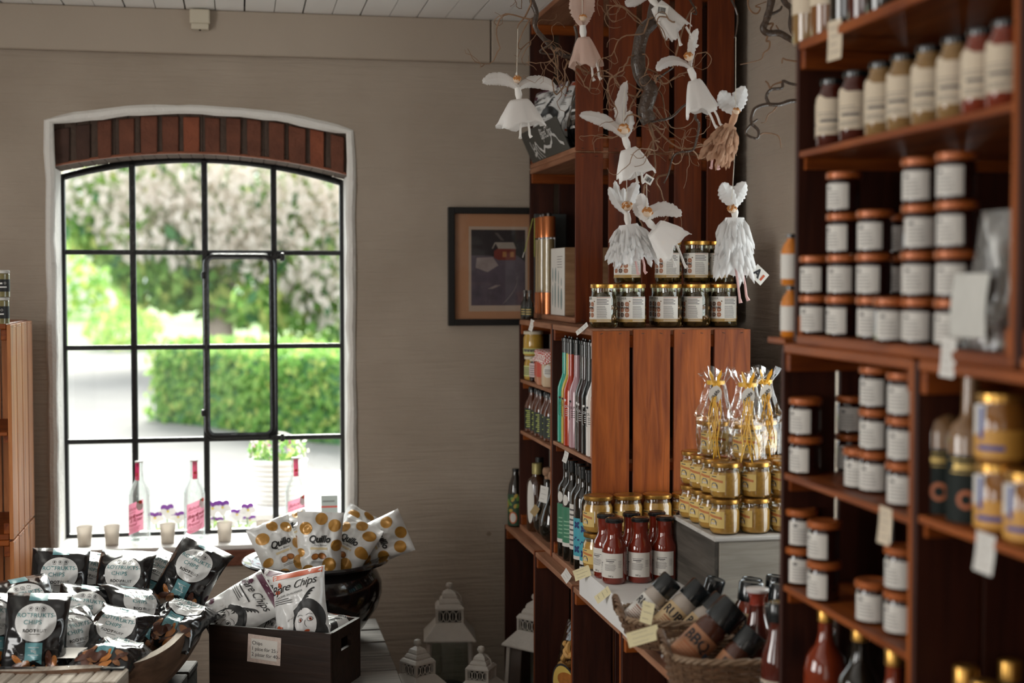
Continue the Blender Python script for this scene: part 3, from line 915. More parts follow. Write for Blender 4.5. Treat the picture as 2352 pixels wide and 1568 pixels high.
mb.box(-0.23, 0.205, -0.449, -0.431, 0.1935, 0.1985)
for k in range(5): mb.lathe([(0.004, 0.1985), (0.004, 0.2005), (0, 0.2015)], 8, 1, T(-0.19 + 0.085 * k, -0.44, 0))
mb.build('iron_strap', [IRON, STEEL], trg)
st = thing('trough_stand', 'dark slatted crate stand underneath the wooden trough', 'stand', (-0.42, 4.14, 0), (0, 0, TA))
for k in range(5): MB().box(-0.23, 0.23, -0.37 + 0.15 * k, -0.24 + 0.15 * k, 0.405, 0.4245).build('slat', GREYD, st, bevel=0.003)
for sx in (-1, 1):
    MB().box(sx * 0.215 - 0.012, sx * 0.215 + 0.012, -0.37, 0.36, 0.0, 0.19).build('side_panel', GREYD, st)
    MB().box(sx * 0.215 - 0.012, sx * 0.215 + 0.012, -0.37, 0.36, 0.205, 0.404).build('side_panel', GREYD, st)
# price sheet lying on the rim with its wire ring
ps = thing('price_sheet', 'white price sheet with a black wire ring lying on the trough rim', 'price card', (TX - 0.04, TY - 0.36, 0.0), (0, 0, TA))
q = at_z(150, 1503, 0.632)
ps.location = (q.x, q.y, 0.629)
mb = MB(); mb.grid(lambda u, v: (-0.06 + 0.13 * u + 0.02 * v, -0.03 + 0.06 * v, 0.002 + 0.012 * v * v), 6, 6)
mb.build('sheet', PAPER, ps)
MB().tube([(0.055 + 0.012 * cos(t * 0.5), -0.036, 0.008 + 0.012 * sin(t * 0.5)) for t in range(13)], 0.0018, 5, closed=False).build('wire_ring', IRON, ps)

# ================================================================ framed picture
pl = at_y(1030, 475, WY - 0.03); pr = at_y(1030, 748, WY - 0.03)
ph = pl.z - pr.z; pw = 0.335
fr = thing('framed_picture', 'black-framed night painting of a red cabin in snow, half behind the crates', 'picture', (pl.x + pw / 2, WY - 0.002, (pl.z + pr.z) / 2))
mb = MB(); b = 0.024
for x0, x1, z0, z1 in ((-pw / 2, -pw / 2 + b, -ph / 2, ph / 2), (pw / 2 - b, pw / 2, -ph / 2, ph / 2), (-pw / 2 + b, pw / 2 - b, -ph / 2, -ph / 2 + b), (-pw / 2 + b, pw / 2 - b, ph / 2 - b, ph / 2)):
    mb.box(x0, x1, -0.03, 0, z0, z1)
mb.build('frame', mat('black_frame', (0.008, 0.008, 0.008), 0.4), fr, bevel=0.002)
MB().box(-pw / 2 + b, pw / 2 - b, -0.012, -0.002, -ph / 2 + b, ph / 2 - b).build('mat_board', mat('tan_mat_board', (0.42, 0.21, 0.11), 0.8), fr)
ax0, ax1, az0, az1 = -0.080, 0.125, -0.145, 0.137
pa = MB()
FMP = lambda d: (lambda x, z: (x, -0.0122 - d, z))
def pp(pts, mi, d): pa.poly([FMP(d)(ax0 + (ax1 - ax0) * u, az0 + (az1 - az0) * v) for u, v in pts], mi)
pa.rect(FMP(0.0), ax0 - 0.009, ax1 + 0.009, az0 - 0.022, az1 + 0.012, 0, 1, 1)
pp([(0, 0), (1, 0), (1, 1), (0, 1)], 1, 0.0004)
pp([(0, 0), (1, 0), (1, 0.58), (0.85, 0.66), (0.6, 0.6), (0.35, 0.66), (0, 0.66)], 2, 0.0006)
pp([(0.08, 0.5), (0.3, 0.44), (0.5, 0.53), (0.4, 0.64), (0.1, 0.63)], 3, 0.0008)
pp([(0.42, 0.63), (0.5, 0.6), (0.82, 0.6), (0.82, 0.76), (0.5, 0.76), (0.42, 0.72)], 4, 0.0010)
pp([(0.50, 0.75), (0.83, 0.75), (0.78, 0.835), (0.44, 0.835)], 5, 0.0013)
pp([(0.38, 0.75), (0.40, 0.75), (0.46, 0.835), (0.43, 0.83)], 5, 0.0013)
for u in (0.58, 0.72): pp([(u, 0.64), (u + 0.07, 0.64), (u + 0.07, 0.71), (u, 0.71)], 6, 0.0013)
pa.grid(lambda u, v: FMP(0.0012)(ax0 + (ax1 - ax0) * (0.58 + 0.27 * sin(u * 2.4) + 0.015 * v * (1 - u)), az0 + (az1 - az0) * (0.02 + 0.5 * u)), 14, 1, 3)
pa.grid(lambda u, v: FMP(0.0012)(ax0 + (ax1 - ax0) * (0.3 + 0.1 * v + 0.15 * u), az0 + (az1 - az0) * (0.22 + 0.05 * u)), 3, 1, 3)
pa.grid(lambda u, v: FMP(0.0012)(ax0 + (ax1 - ax0) * (0.55 - 0.12 * u + 0.06 * v), az0 + (az1 - az0) * (0.86 + 0.1 * u)), 3, 1, 7)
pa.build('painting', [mat('print_margin', (0.42, 0.32, 0.25), 0.8), mat('paint_night', (0.018, 0.014, 0.016), 0.6, var=0.5, vscale=25), mat('paint_snow_shadow', (0.085, 0.065, 0.085), 0.6, var=0.6, vscale=22), mat('paint_snow', (0.27, 0.22, 0.21), 0.6, var=0.4, vscale=30), mat('paint_red', (0.16, 0.025, 0.015), 0.6, var=0.3, vscale=40), mat('paint_roof', (0.30, 0.26, 0.22), 0.6, var=0.3, vscale=40), mat('paint_window', (0.35, 0.16, 0.05), 0.6), mat('paint_smoke', (0.09, 0.075, 0.07), 0.6)], fr)
MB().poly([(-pw / 2 + b, -0.016, -ph / 2 + b), (pw / 2 - b, -0.016, -ph / 2 + b), (pw / 2 - b, -0.016, ph / 2 - b), (-pw / 2 + b, -0.016, ph / 2 - b)]).build('glass', film('picture_glass', (1, 1, 1), 0.03, 0.03), fr)

# ================================================================ lanterns
LWH = mat('chalky_white_metal', (0.52, 0.48, 0.43), 0.55, var=0.1, vscale=40, bump=0.2, bscale=120)
LGL = film('lantern_glass', (0.80, 0.86, 0.84), 0.10, 0.03)
WAX = mat('dark_candle', (0.012, 0.012, 0.014), 0.5)
def lantern(wd, H, candle=True):
    def mk():
        t = thing('metal_lantern', '', 'lantern')
        zb, zt = 0.03, H * 0.60
        wb, wt = wd * 0.98, wd * 0.82
        MB().box(-wb / 2, wb / 2, -wb / 2, wb / 2, 0, zb).build('base', LWH, t, bevel=0.003)
        for sx in (-1, 1):
            for sy in (-1, 1):
                MB().tube([(sx * (wb / 2 - 0.008), sy * (wb / 2 - 0.008), zb), (sx * (wt / 2 - 0.004), sy * (wt / 2 - 0.004), zt)], 0.0085, 4).build('post', LWH, t)
        mb = MB()
        for s in (-1, 1):
            a, b2 = wb / 2 - 0.010, wt / 2 - 0.006
            mb = MB(); mb.poly([(-a, s * a, zb), (a, s * a, zb), (b2, s * b2, zt), (-b2, s * b2, zt)]); mb.build('pane', LGL, t)
            mb = MB(); mb.poly([(s * a, -a, zb), (s * a, a, zb), (s * b2, b2, zt), (s * b2, -b2, zt)]); mb.build('pane', LGL, t)
        def sq(prof):
            M = MB(); vs_ = []; fs_ = []
            for r, z in prof: vs_ += [(-r, -r, z), (r, -r, z), (r, r, z), (-r, r, z)]
            for i in range(len(prof) - 1):
                for k in range(4):
                    l = (k + 1) % 4; fs_.append((i * 4 + k, i * 4 + l, i * 4 + 4 + l, i * 4 + 4 + k))
            fs_.append((3, 2, 1, 0)); n = len(prof) * 4; fs_.append((n - 4, n - 3, n - 2, n - 1))
            return M.add(vs_, fs_)
        e = wd / 2
        c = wd * 0.245
        z0 = zt
        sq([(e, z0), (e, z0 + 0.006), (c * 1.05, z0 + H * 0.115)]).build('roof', LWH, t, bevel=0.0015)
        z1 = z0 + H * 0.112; z2 = z1 + H * 0.085
        cu = MB()
        for sx in (-1, 1):
            for sy in (-1, 1): cu.box(sx * c - 0.004, sx * c + 0.004, sy * c - 0.004, sy * c + 0.004, z1, z2)
        n_ = 4
        for s in (-1, 1):
            for k in range(n_):
                u = -c + 2 * c * (k + 0.5) / n_
                for M in (T(u, s * c, (z1 + z2) / 2), T(s * c, u, (z1 + z2) / 2) @ RZ(90)):
                    rr = c / n_ * 0.98
                    cu.tube([(rr * cos(2 * pi * i / 10), 0, (z2 - z1) * 0.42 * sin(2 * pi * i / 10)) for i in range(10)], 0.0018, 4, 0, M, closed=True)
                    cu.tube([(0, 0, -(z2 - z1) / 2), (0, 0, (z2 - z1) / 2)], 0.0012, 4, 0, M)
        cu.box(-c + 0.008, c - 0.008, -c + 0.008, c - 0.008, z1, z2, 1)
        cu.build('pierced_gallery', [LWH, DARKGAP], t)
        cap = []
        z = z2; r = c * 1.12
        for k in range(3):
            cap += [(r, z), (r, z + H * 0.012), (r * 0.84, z + H * 0.034)]
            r *= 0.72; z += H * 0.036
        cap += [(0.006, z + H * 0.02)]
        sq(cap).build('cap', LWH, t)
        zt2 = z + H * 0.02
        fin = MB().lathe([(0.004, zt2 - 0.008), (0.006, zt2), (0.012, zt2 + 0.007), (0.013, zt2 + 0.013), (0.010, zt2 + 0.021), (0, zt2 + 0.025)], 14).build('finial', LWH, t)
        R_ = c * 0.9
        MB().tube([(R_ * 0.75 + R_ * 0.75 * cos(2 * pi * i / 20), 0.004, zt2 - 0.004 + R_ * 0.55 * -sin(2 * pi * i / 20) - R_ * 0.35) for i in range(20)], 0.0022, 5, closed=True, M=T(0, 0, zt2) @ RY(35) @ T(0, 0, -zt2)).build('ring_handle', LWH, fin)
        if candle: MB().lathe([(0, zb), (wd * 0.26, zb), (wd * 0.26, zb + H * 0.22), (wd * 0.22, zb + H * 0.225), (0, zb + H * 0.215)], 24).build('candle', WAX, t)
        return t
    return mk
def lant_at(px, py, Y, wd, lab, rz, base=0.0):
    p = at_y(px, py, Y)
    key = 'lantern%.3f%.3f' % (wd, p.z)
    H = p.z / 1.0
    # total height = .60H + .112H+.085H+.108H+.02H+.025 -> solve so the finial meets p.z
    H = (p.z - base - 0.025) / (0.60 + 0.112 + 0.085 + 0.108 + 0.02)
    put(key, lantern(wd, H), (p.x, p.y, base), (0, 0, rz), lab, 'lantern', 'white lanterns on the floor')
lant_at(1032, 1336, 5.02, 0.185, 'tallest white metal lantern, standing on the floor against the wall behind two small ones', radians(-7))
lant_at(959, 1466, 4.62, 0.155, 'small white metal lantern at the foot of the wall, left of the tallest lantern', radians(32))
lant_at(1105, 1482, 4.60, 0.150, 'small white metal lantern at the foot of the wall, beside the low crates', radians(-30))
lant_at(1229, 1362, 4.86, 0.17, 'tall white metal lantern inside the low crate, half hidden by its side', radians(38), 0.0195)
# ================================================================ jars and bottles
GOLD = mat('gold_lid', (0.55, 0.30, 0.07), 0.28, 0.85)
COPLID = mat('orange_brown_lid', (0.42, 0.11, 0.025), 0.35, 0.2, var=0.35, vscale=60)
BLACKLID = mat('black_lid', (0.008, 0.010, 0.011), 0.22, coat=0.4)
JAMD = mat('dark_jam', (0.020, 0.005, 0.004), 0.12, coat=0.6)
JARGL = film('jar_glass', (0.93, 0.95, 0.92), 0.10, 0.02)
WLAB = mat('white_label', (0.66, 0.63, 0.58), 0.7)
CLAB = mat('cream_label', (0.62, 0.52, 0.39), 0.7)
YLAB = mat('yellow_label', (0.66, 0.47, 0.15), 0.6)
BROWN = mat('brown_print', (0.33, 0.11, 0.04), 0.7)
GREYINK = mat('grey_ink', (0.10, 0.09, 0.09), 0.7)
HEADCAM = lambda x, y: atan2(-y, -x)      # direction from a point on the plan towards the camera

def lid_mb(r, z, h, rnd=0.0025, ridges=False):
    return [(0, z), (r, z), (r + 0.0006, z + 0.002), (r + 0.0006, z + h - rnd), (r - rnd, z + h - 0.0003), (r - rnd * 2, z + h), (r - rnd * 2.6, z + h - 0.0008), (0, z + h - 0.0008)]
def lines(mb, fmap, x0, x1, ys, h, mi, rnd=None):
    for y in ys:
        e = x1 - (rnd.uniform(0, 0.25) * (x1 - x0) if rnd else 0)
        mb.rect(fmap, x0, e, y, y + h, mi, 5, 1)

# ---- olive jars
OLIVE = mat('brined_olives', (0.045, 0.026, 0.007), 0.15, coat=0.5, var=0.9, vscale=55)
OLIVEB = mat('single_olive', (0.16, 0.075, 0.018), 0.2, coat=0.6, var=0.4, vscale=60)
OLGL = film('olive_glass', (0.90, 0.92, 0.82), 0.12, 0.02)
def olive_jar():
    t = thing('olive_jar', '', 'jar')
    r, H = 0.041, 0.118
    MB().lathe([(0, 0.004), (r - 0.006, 0.004), (r - 0.003, 0.01), (r - 0.003, H - 0.03), (r - 0.008, H - 0.022), (r - 0.009, H - 0.012), (0, H - 0.012)], 32).build('brine', OLIVE, t)
    mb = MB()
    rr = random.Random(3)
    for k in range(46):
        a = rr.uniform(0, 2 * pi); z = rr.choice([0.014, 0.022, 0.094, 0.101, 0.03, 0.06, 0.075]) + rr.uniform(-0.004, 0.004)
        s = rr.uniform(0.007, 0.009)
        if z > H - 0.03: continue
        mb.lathe([(0, -s * 1.15), (s * 0.8, -s * 0.6), (s, 0), (s * 0.8, s * 0.6), (0, s * 1.15)], 8, 0, T((r - 0.0075) * cos(a), (r - 0.0075) * sin(a), z) @ RX(rr.uniform(0, 180)))
    tag(mb.build('olives', OLIVEB, t), kind='stuff')
    MB().lathe([(0, 0), (r - 0.004, 0), (r, 0.005), (r, H - 0.032), (r - 0.004, H - 0.022), (r - 0.0045, H - 0.012), (r - 0.0045, H)], 36).build('glass', OLGL, t)
    MB().lathe(lid_mb(r - 0.002, H - 0.001, 0.013), 36).build('lid', GOLD, t)
    lb = MB(); R = r + 0.0006
    fm = cylmap(R, 0, 0); fm1 = cylmap(R + 0.0004, 0, 0); fm2 = cylmap(R + 0.0006, 0, 0)
    X0, X1 = -0.055, 0.055
    lb.rect(fm, X0, X1, 0.026, 0.092, 0, 26, 1)
    lb.rect(fm, X0, X1, 0.017, 0.026, 1, 26, 1)
    lb.text('OLIVER', 0.0105, fm1, 2, -0.026, 0.086)
    lb.text('Portugal', 0.0115, fm2, 2, -0.020, 0.060, bold=0.02)
    for k in range(14): lb.rect(fm1, 0.010 + k * 0.0031, 0.012 + k * 0.0031, 0.0885, 0.0905, 3, 1, 1)
    # tile pattern of brown crosses
    for cx in (-0.041, -0.024, -0.007):
        for cy in (0.070, 0.053, 0.038):
            m_ = 3 if (cx + cy * 2) * 1000 % 2 > 0.6 else 4
            for q in range(4):
                lb.disc(fm1, cx + 0.0042 * cos(q * pi / 2 + 0.785), cy + 0.0042 * sin(q * pi / 2 + 0.785), 0.0034, 0.0022, m_, 10, 1, 45 + 90 * q)
                lb.disc(fm1, cx + 0.0055 * cos(q * pi / 2), cy + 0.0055 * sin(q * pi / 2), 0.0016, 0.0022, m_, 8, 1, 90 * q)
    for k in range(4): lines(lb, fm1, 0.010, 0.050, [0.083 - 0.0045 * k], 0.0019, 5, RD)
    for k in range(12): lines(lb, fm1, 0.010, 0.044, [0.0635 - 0.0031 * k], 0.0011, 5, RD)
    lines(lb, fm1, 0.01, 0.05, [0.0195, 0.0225], 0.001, 0)
    lb.build('label', [WLAB, mat('gold_band', (0.36, 0.22, 0.06), 0.5), INK, BROWN, mat('dark_brown_print', (0.08, 0.035, 0.02), 0.7), GREYINK], t)
    return t
oy = 4.075
front = [1386, 1452, 1535, 1600, 1661]
for i, px in enumerate(front):
    p = at_y(px, 745, oy)
    a = HEADCAM(p.x, p.y) + radians([-42, -12, -34, -52, -8][i])
    put('olive', olive_jar, (p.x, oy, ZU), (0, 0, a), 'gold-lidded olive jar, front bottom row, ' + ['leftmost of the row', 'second from the left', 'in the middle of the row', 'second from the right', 'rightmost, under the feathered fairy'][i], 'jar', 'olive jars on the upright crate')
back = [1437, 1522, 1592, 1650]
for i, px in enumerate(back):
    p = at_y(px, 745, oy + 0.0865)
    put('olive', olive_jar, (p.x, oy + 0.0865, ZU), (0, 0, HEADCAM(p.x, p.y) + radians(-20 - 9 * i)), 'gold-lidded olive jar, back bottom row, ' + ['behind the two left jars', 'second from the left', 'third from the left', 'rightmost'][i], 'jar', 'olive jars on the upright crate')
for i, px in enumerate((1440, 1535, 1600, 1655)):
    p = at_y(px, 640, oy + 0.084)
    put('olive', olive_jar, (p.x, oy + 0.084, ZU + 0.1305), (0, 0, HEADCAM(p.x, p.y) + radians([5, -22, -20, -48][i])), 'gold-lidded olive jar of the upper row, ' + ['behind the two white fairies', 'right of the white fairies', 'left of the feathered fairy', 'rightmost, behind the feathered fairy'][i], 'jar', 'olive jars on the upright crate')

# ---- mustard jars
MUST = mat('grainy_mustard', (0.56, 0.30, 0.065), 0.3, coat=0.5, var=0.3, vscale=140)
def mustard_jar(r=0.0385, H=0.0915):
    def mk():
        t = thing('mustard_jar', '', 'jar')
        h = H - 0.013
        MB().lathe([(0, 0.003), (r - 0.006, 0.003), (r - 0.001, 0.010), (r - 0.001, h - 0.022), (r - 0.006, h - 0.013), (0, h - 0.012)], 32).build('mustard', MUST, t)
        MB().lathe([(0, 0), (r - 0.006, 0), (r, 0.007), (r, h - 0.02), (r - 0.005, h - 0.010), (r - 0.005, h)], 36).build('glass', JARGL, t)
        MB().lathe(lid_mb(r - 0.002, h - 0.001, 0.0125), 36).build('lid', GOLD, t)
        lb = MB(); fm = cylmap(r + 0.0006); fm1 = cylmap(r + 0.001)
        lb.rect(fm, -0.048, 0.036, 0.018, 0.060, 0, 22, 1)
        lb.rect(fm1, -0.010, 0.030, 0.043, 0.049, 1, 10, 1, skew=-0.006)
        lb.rect(fm1, -0.046, -0.014, 0.043, 0.049, 1, 10, 1, skew=-0.004)
        for ox in (-0.036, 0.004):
            hs_ = [(-0.010, 0), (0.012, 0), (0.012, 0.009), (0.006, 0.016), (-0.004, 0.016), (-0.010, 0.009)]
            lb.poly([fm1(ox + x, 0.024 + y) for x, y in hs_], 2)
            for wx in (-0.007, -0.001, 0.005): lb.poly([cylmap(r + 0.0014)(ox + wx + x, 0.0265 + y) for x, y in ((0, 0), (0.0035, 0), (0.0035, 0.005), (0, 0.005))], 3)
            lb.poly([cylmap(r + 0.0014)(ox + x, 0.024 + y) for x, y in ((-0.010, 0.0105), (0.012, 0.0105), (0.006, 0.016), (-0.004, 0.016))], 4)
        lines(lb, fm1, -0.044, -0.026, [0.054], 0.0025, 2); lines(lb, fm1, -0.006, 0.012, [0.054], 0.0025, 2)
        lines(lb, fm1, -0.044, -0.022, [0.020], 0.0012, 2)
        lb.build('label', [YLAB, mat('orange_stripe', (0.50, 0.17, 0.045), 0.6), GREYINK, WLAB, mat('slate_print', (0.16, 0.17, 0.19), 0.7)], t)
        return t
    return mk
GBX = (1.168, 1.45, 3.375, 3.72, 0.7825, 0.944)
LEDGE = 0.782
lg = thing('covered_ledge', 'white cloth-covered ledge carrying the red sauce bottles and mustard jars', 'ledge', (0, 0, 0))
mb = MB()
def ledge_fn(u, v):
    # white paper folded over the front edge
    y = 3.325 + (3.930 - 3.325) * u
    s = v * 0.60
    if s < 0.08: return (0.9535 + 0.002 * noise.noise(Vector((y * 9, s * 9, 0))), y, 0.7005 + s + 0.0015 * noise.noise(Vector((y * 6, 2, 0))))
    return (0.9535 + (s - 0.08), y, LEDGE - 0.0015)
mb.grid(ledge_fn, 24, 45, 0, smooth=False)
mb.box(0.956, 1.452, 3.327, 3.928, 0.7005, LEDGE - 0.002, 0)
MB().box(0.985, 1.452, 3.03, 3.3235, 0.7005, 0.735).build('step_board', AGEDSHADE, lg, bevel=0.003)
mb.build('cloth', mat('white_cloth', (0.74, 0.72, 0.70), 0.75, bump=0.15, bscale=20), lg)
gb = thing('grey_box', 'grey painted wooden box raising the stacked mustard jars', 'box', (0, 0, 0))
MB().box(GBX[0] - 0.001, GBX[0] + 0.008, GBX[2] + 0.001, GBX[3], GBX[4], GBX[5]).build('side_panel', wood('shaded_grey_wood', (0.035, 0.030, 0.024), (0.11, 0.095, 0.08), 'Y', 0.75, knots=False), gb)  # shade of the left face put into a darker wood colour
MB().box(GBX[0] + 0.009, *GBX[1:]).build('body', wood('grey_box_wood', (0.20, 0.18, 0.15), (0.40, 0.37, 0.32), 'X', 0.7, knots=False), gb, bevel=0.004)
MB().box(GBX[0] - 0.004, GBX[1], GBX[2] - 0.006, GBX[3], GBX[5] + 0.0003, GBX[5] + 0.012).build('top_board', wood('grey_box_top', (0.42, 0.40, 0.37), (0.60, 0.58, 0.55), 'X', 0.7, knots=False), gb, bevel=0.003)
GZ = GBX[5] + 0.0125
mx0 = at_y(1664, 1150, 3.425).x
n = 0
rowsd = ['front', 'second', 'third', 'fourth']
cold = ['leftmost', 'middle', 'rightmost beside the right shelf']
for lay in (0, 1):
    for iy in range(4):
        for ix in range(3):
            if iy > 1 and ix > 0: continue
            x = mx0 + 0.0815 * ix + RD.uniform(-0.001, 0.001) + (0.003 if lay else 0); y = 3.425 + 0.082 * iy
            a = HEADCAM(x, y) + pi / 2 + radians(-56 + RD.uniform(-7, 7) - 2 * iy)
            where = f'{cold[ix]} of the {rowsd[iy]} row' if iy < 2 else f'{rowsd[iy]} back along the left edge'
            put('must', mustard_jar(), (x, y, GZ + lay * 0.0922), (0, 0, a), ('upper' if lay else 'lower') + ' mustard jar on the grey box, ' + where, 'jar', 'mustard jars on the grey box')
for lay in (0, 1):
    for i, x in enumerate((0.997, 1.084, 1.171, 1.258)):
        put('mustbig', mustard_jar(0.0425, 0.105), (x, 3.888, LEDGE + lay * 0.1055), (0, 0, HEADCAM(x, 3.888) + pi / 2 + radians(-62 + 5 * i)), ('upper' if lay else 'lower') + ' large mustard jar behind the red sauce bottles, ' + ['leftmost by the blue-labelled bottles', 'second from the left', 'third from the left', 'rightmost'][i], 'jar', 'large mustard jars behind the sauces')

# ---- jars wrapped in cellophane with ribbon
CELL = film('cellophane', (0.99, 0.99, 0.985), 0.16, 0.08)
RIB = mat('yellow_ribbon', (0.78, 0.44, 0.04), 0.35)
def cello(seed, h=0.222, fan=1.0):
    rr = random.Random(seed)
    t = thing('cellophane_gift', '', 'gift bag')
    j = mustard_jar()()
    # the wrapped jar is part of the gift
    for ch in list(j.children): ch.parent = t
    bpy.data.objects.remove(j)
    def fn(u, v):
        a = 2 * pi * u
        z = v * h
        k = 0.044 if z < 0.09 else 0.044 - 0.024 * min(1, (z - 0.09) / 0.10)
        if z > 0.19: k = 0.020 + 0.55 * (z - 0.19)
        sq_ = 1 + 0.10 * cos(4 * a)
        cr_ = 1 + 0.20 * noise.noise(Vector((cos(a) * 2.4 + seed, sin(a) * 2.4, z * 22))) + (0.22 * sin(7 * a + z * 30) if z > 0.1 else 0.03 * sin(9 * a))
        kk = k * sq_ * cr_
        if z < 0.092: kk = max(kk, 0.0405)
        return (kk * cos(a), kk * sin(a) * (0.85 if z > 0.1 else 1), z + (0.010 * sin(3 * a + seed) if v > 0.97 else 0))
    MB().grid(fn, 60, 34, 0, closed_u=True, smooth=False).build('film', CELL, t)
    zk = 0.190
    mb = MB()
    for s in (-1, 1):
        mb.grid(lambda u, v, s=s: (s * 0.012 * sin(pi * u) + 0.004 * s, -0.024 - 0.016 * sin(pi * u), zk + 0.03 * sin(pi * u * 0.9) + 0.012 * (v - 0.5)), 10, 2, 0)
    mb.lathe([(0.0, -0.005), (0.023, -0.005), (0.0235, 0.005), (0, 0.005)], 16, 0, T(0, 0, zk))
    for k in range(9):
        x0 = rr.uniform(-0.010, 0.010); L_ = rr.uniform(0.13, 0.20); sw = rr.uniform(-0.02, 0.02)
        P_ = [(x0 + sw * (q / 8) ** 1.5 + 0.005 * sin(q + k), -0.027 - 0.034 * sin(pi * min(1, q / 8) * 0.62), zk - L_ * (q / 8)) for q in range(9)]
        mb.tube(P_, 0.0014, 4, 0, flat=0.5)
    mb.build('ribbon', RIB, t)
    tg = MB()
    tm = lambda x, y: (x, -0.0405 - 0.10 * (0.02 - y) * 0.15, zk - 0.028 + y)
    tg.disc(tm, 0, 0, 0.0165, 0.0225, 0, 24, 2, -12)
    tg.text('Skåfts', 0.0125, lambda x, y: tuple(Vector(tm(x, y)) + Vector((0, -0.0006, 0))), 1, 0, -0.001, shear=0.3, rot=55, bold=0.02)
    tg.build('gift_tag', [PAPER, INK], t)
    return t
GZ2 = GZ + 2 * 0.0922
for i, (px, y, rz, lab, sd) in enumerate(((1643, 3.545, -20, 'cellophane-wrapped mustard jar on the stack, leftmost of the three, oval tag', 2), (1716, 3.455, -18, 'cellophane-wrapped mustard jar at the front of the stack with long yellow ribbons', 5), (1752, 3.555, -10, 'cellophane-wrapped mustard jar at the back right of the stack', 9))):
    p = at_y(px, 1000, y)
    o = cello(sd); o.location = (p.x, y, GZ2 + 0.0005); o.rotation_euler = (0, 0, radians(rz))
    tag(o, lab, 'gift bag', 'wrapped mustard gifts')

# ---- red sauce bottles
REDS = mat('red_sauce', (0.17, 0.018, 0.008), 0.08, coat=0.9)
def sauce():
    t = thing('sauce_bottle', '', 'bottle')
    r = 0.0335
    MB().lathe([(0, 0), (r - 0.004, 0), (r, 0.006), (r, 0.092), (r - 0.002, 0.102), (r - 0.010, 0.116), (0.0215, 0.124), (0.0205, 0.135), (0.0215, 0.160), (0.0225, 0.163), (0, 0.163)], 36).build('bottle', REDS, t)
    MB().lathe(lid_mb(0.0245, 0.1635, 0.012, 0.004), 32).build('cap', BLACKLID, t)
    lb = MB(); fm = cylmap(r + 0.0006); fm1 = cylmap(r + 0.001)
    lb.rect(fm, -0.075, 0.032, 0.017, 0.083, 0, 26, 1)
    lb.text('AT', 0.017, fm1, 1, -0.040, 0.050)
    for k in range(3): lines(lb, fm1, -0.068, -0.036, [0.040 - 0.006 * k], 0.0012, 2)
    lines(lb, fm1, -0.018, 0.012, [0.066], 0.0013, 2); lines(lb, fm1, -0.017, 0.007, [0.061], 0.0022, 1); lines(lb, fm1, -0.008, 0.004, [0.0575], 0.0013, 2)
    for k in range(6): lines(lb, fm1, -0.021, 0.013, [0.0525 - 0.0031 * k], 0.0010, 2, RD)
    for k in range(5): lines(lb, fm1, 0.018, 0.029, [0.062 - 0.004 * k], 0.0008, 2, RD)
    lb.text('260 g', 0.0065, fm1, 1, -0.003, 0.022)
    lb.build('label', [WLAB, INK, GREYINK], t)
    return t
sp = [(1411, 3.70, -12, 'front left of the group, large white label'), (1470, 3.70, -5, 'front middle of the group'), (1526, 3.705, -8, 'front right, behind the spice basket'), (1391, 3.775, -40, 'behind the front left one, at the ledge end'), (1450, 3.785, -20, 'dark one behind the front middle bottle'), (1508, 3.785, -20, 'dark one behind the front right bottle'), (1572, 3.775, -14, 'in the shade beside the grey box, rightmost')]
for px, y, a, lab in sp:
    p = at_y(px, 1300, y)
    put('sauce', sauce, (p.x, y, LEDGE), (0, 0, HEADCAM(p.x, y) + pi / 2 + radians(a)), 'red sauce bottle with black cap, ' + lab, 'bottle', 'red sauce bottles on the white ledge')

# ---- upright crate by the picture
def simple_jar(name, r, H, body, lidm, labm=None, z0=0.2, z1=0.75, prints=()):
    def mk():
        t = thing(name, '', 'jar')
        h = H - 0.012
        MB().lathe([(0, 0), (r - 0.004, 0), (r, 0.005), (r, h - 0.012), (r - 0.004, h - 0.004), (r - 0.004, h), (0, h)], 28).build('body', body, t)
        MB().lathe(lid_mb(r - 0.001, h + 0.0003, 0.0115), 28).build('lid', lidm, t)
        if labm:
            lb = MB(); fm = cylmap(r + 0.0006, 0); fm1 = cylmap(r + 0.001, 0)
            lb.rect(fm, -r * 1.5, r * 1.5, H * z0, H * z1, 0, 18, 1)
            for k in range(5): lines(lb, fm1, -r * 0.9, r * 0.9, [H * (z0 + 0.08) + k * (z1 - z0 - 0.12) * H / 5], H * 0.03, 1, RD)
            lb.build('label', [labm, GREYINK], t)
        return t
    return mk
YJAM = mat('yellow_preserve', (0.50, 0.30, 0.05), 0.2, coat=0.5, var=0.3, vscale=60)
PINKL = mat('pale_pink_label', (0.62, 0.50, 0.50), 0.7)
LIMEL = mat('pale_green_label', (0.55, 0.58, 0.22), 0.7)
zA1 = SH_A[0] + ZL + 0.0012; zA2 = SH_A[1] + ZL + 0.0012; zA0 = ZL + 0.0190
XA = XUP + 0.040
def yx(px, X=None): return at_x(px, 800, XA if X is None else X).y
face = lambda x, y, d=0: HEADCAM(x, y) + radians(d)
y = 4.955
put('yj', simple_jar('preserve_jar', 0.036, 0.088, YJAM, CREAM, LIMEL, 0.08, 0.3), (XA, y, zA1 + 0.086), (0, 0, face(XA, y, -20)), 'yellow preserve jar stacked on a smaller one by the picture', 'jar')
put('yj2', simple_jar('preserve_jar', 0.033, 0.085, YJAM, CREAM, LIMEL, 0.15, 0.6), (XA, y, zA1), (0, 0, face(XA, y, -30)), 'small yellow preserve jar beneath the stacked yellow one by the picture', 'jar')
put('dj', simple_jar('preserve_jar', 0.033, 0.083, JAMD, CREAM, PINKL, 0.2, 0.78), (XA, 4.862, zA1), (0, 0, face(XA, 4.862, -15)), 'dark preserve jar with pale pink label, left of the gingham-topped jars', 'jar')
PINKP = mat('salmon_paste', (0.52, 0.22, 0.12), 0.25, coat=0.4)
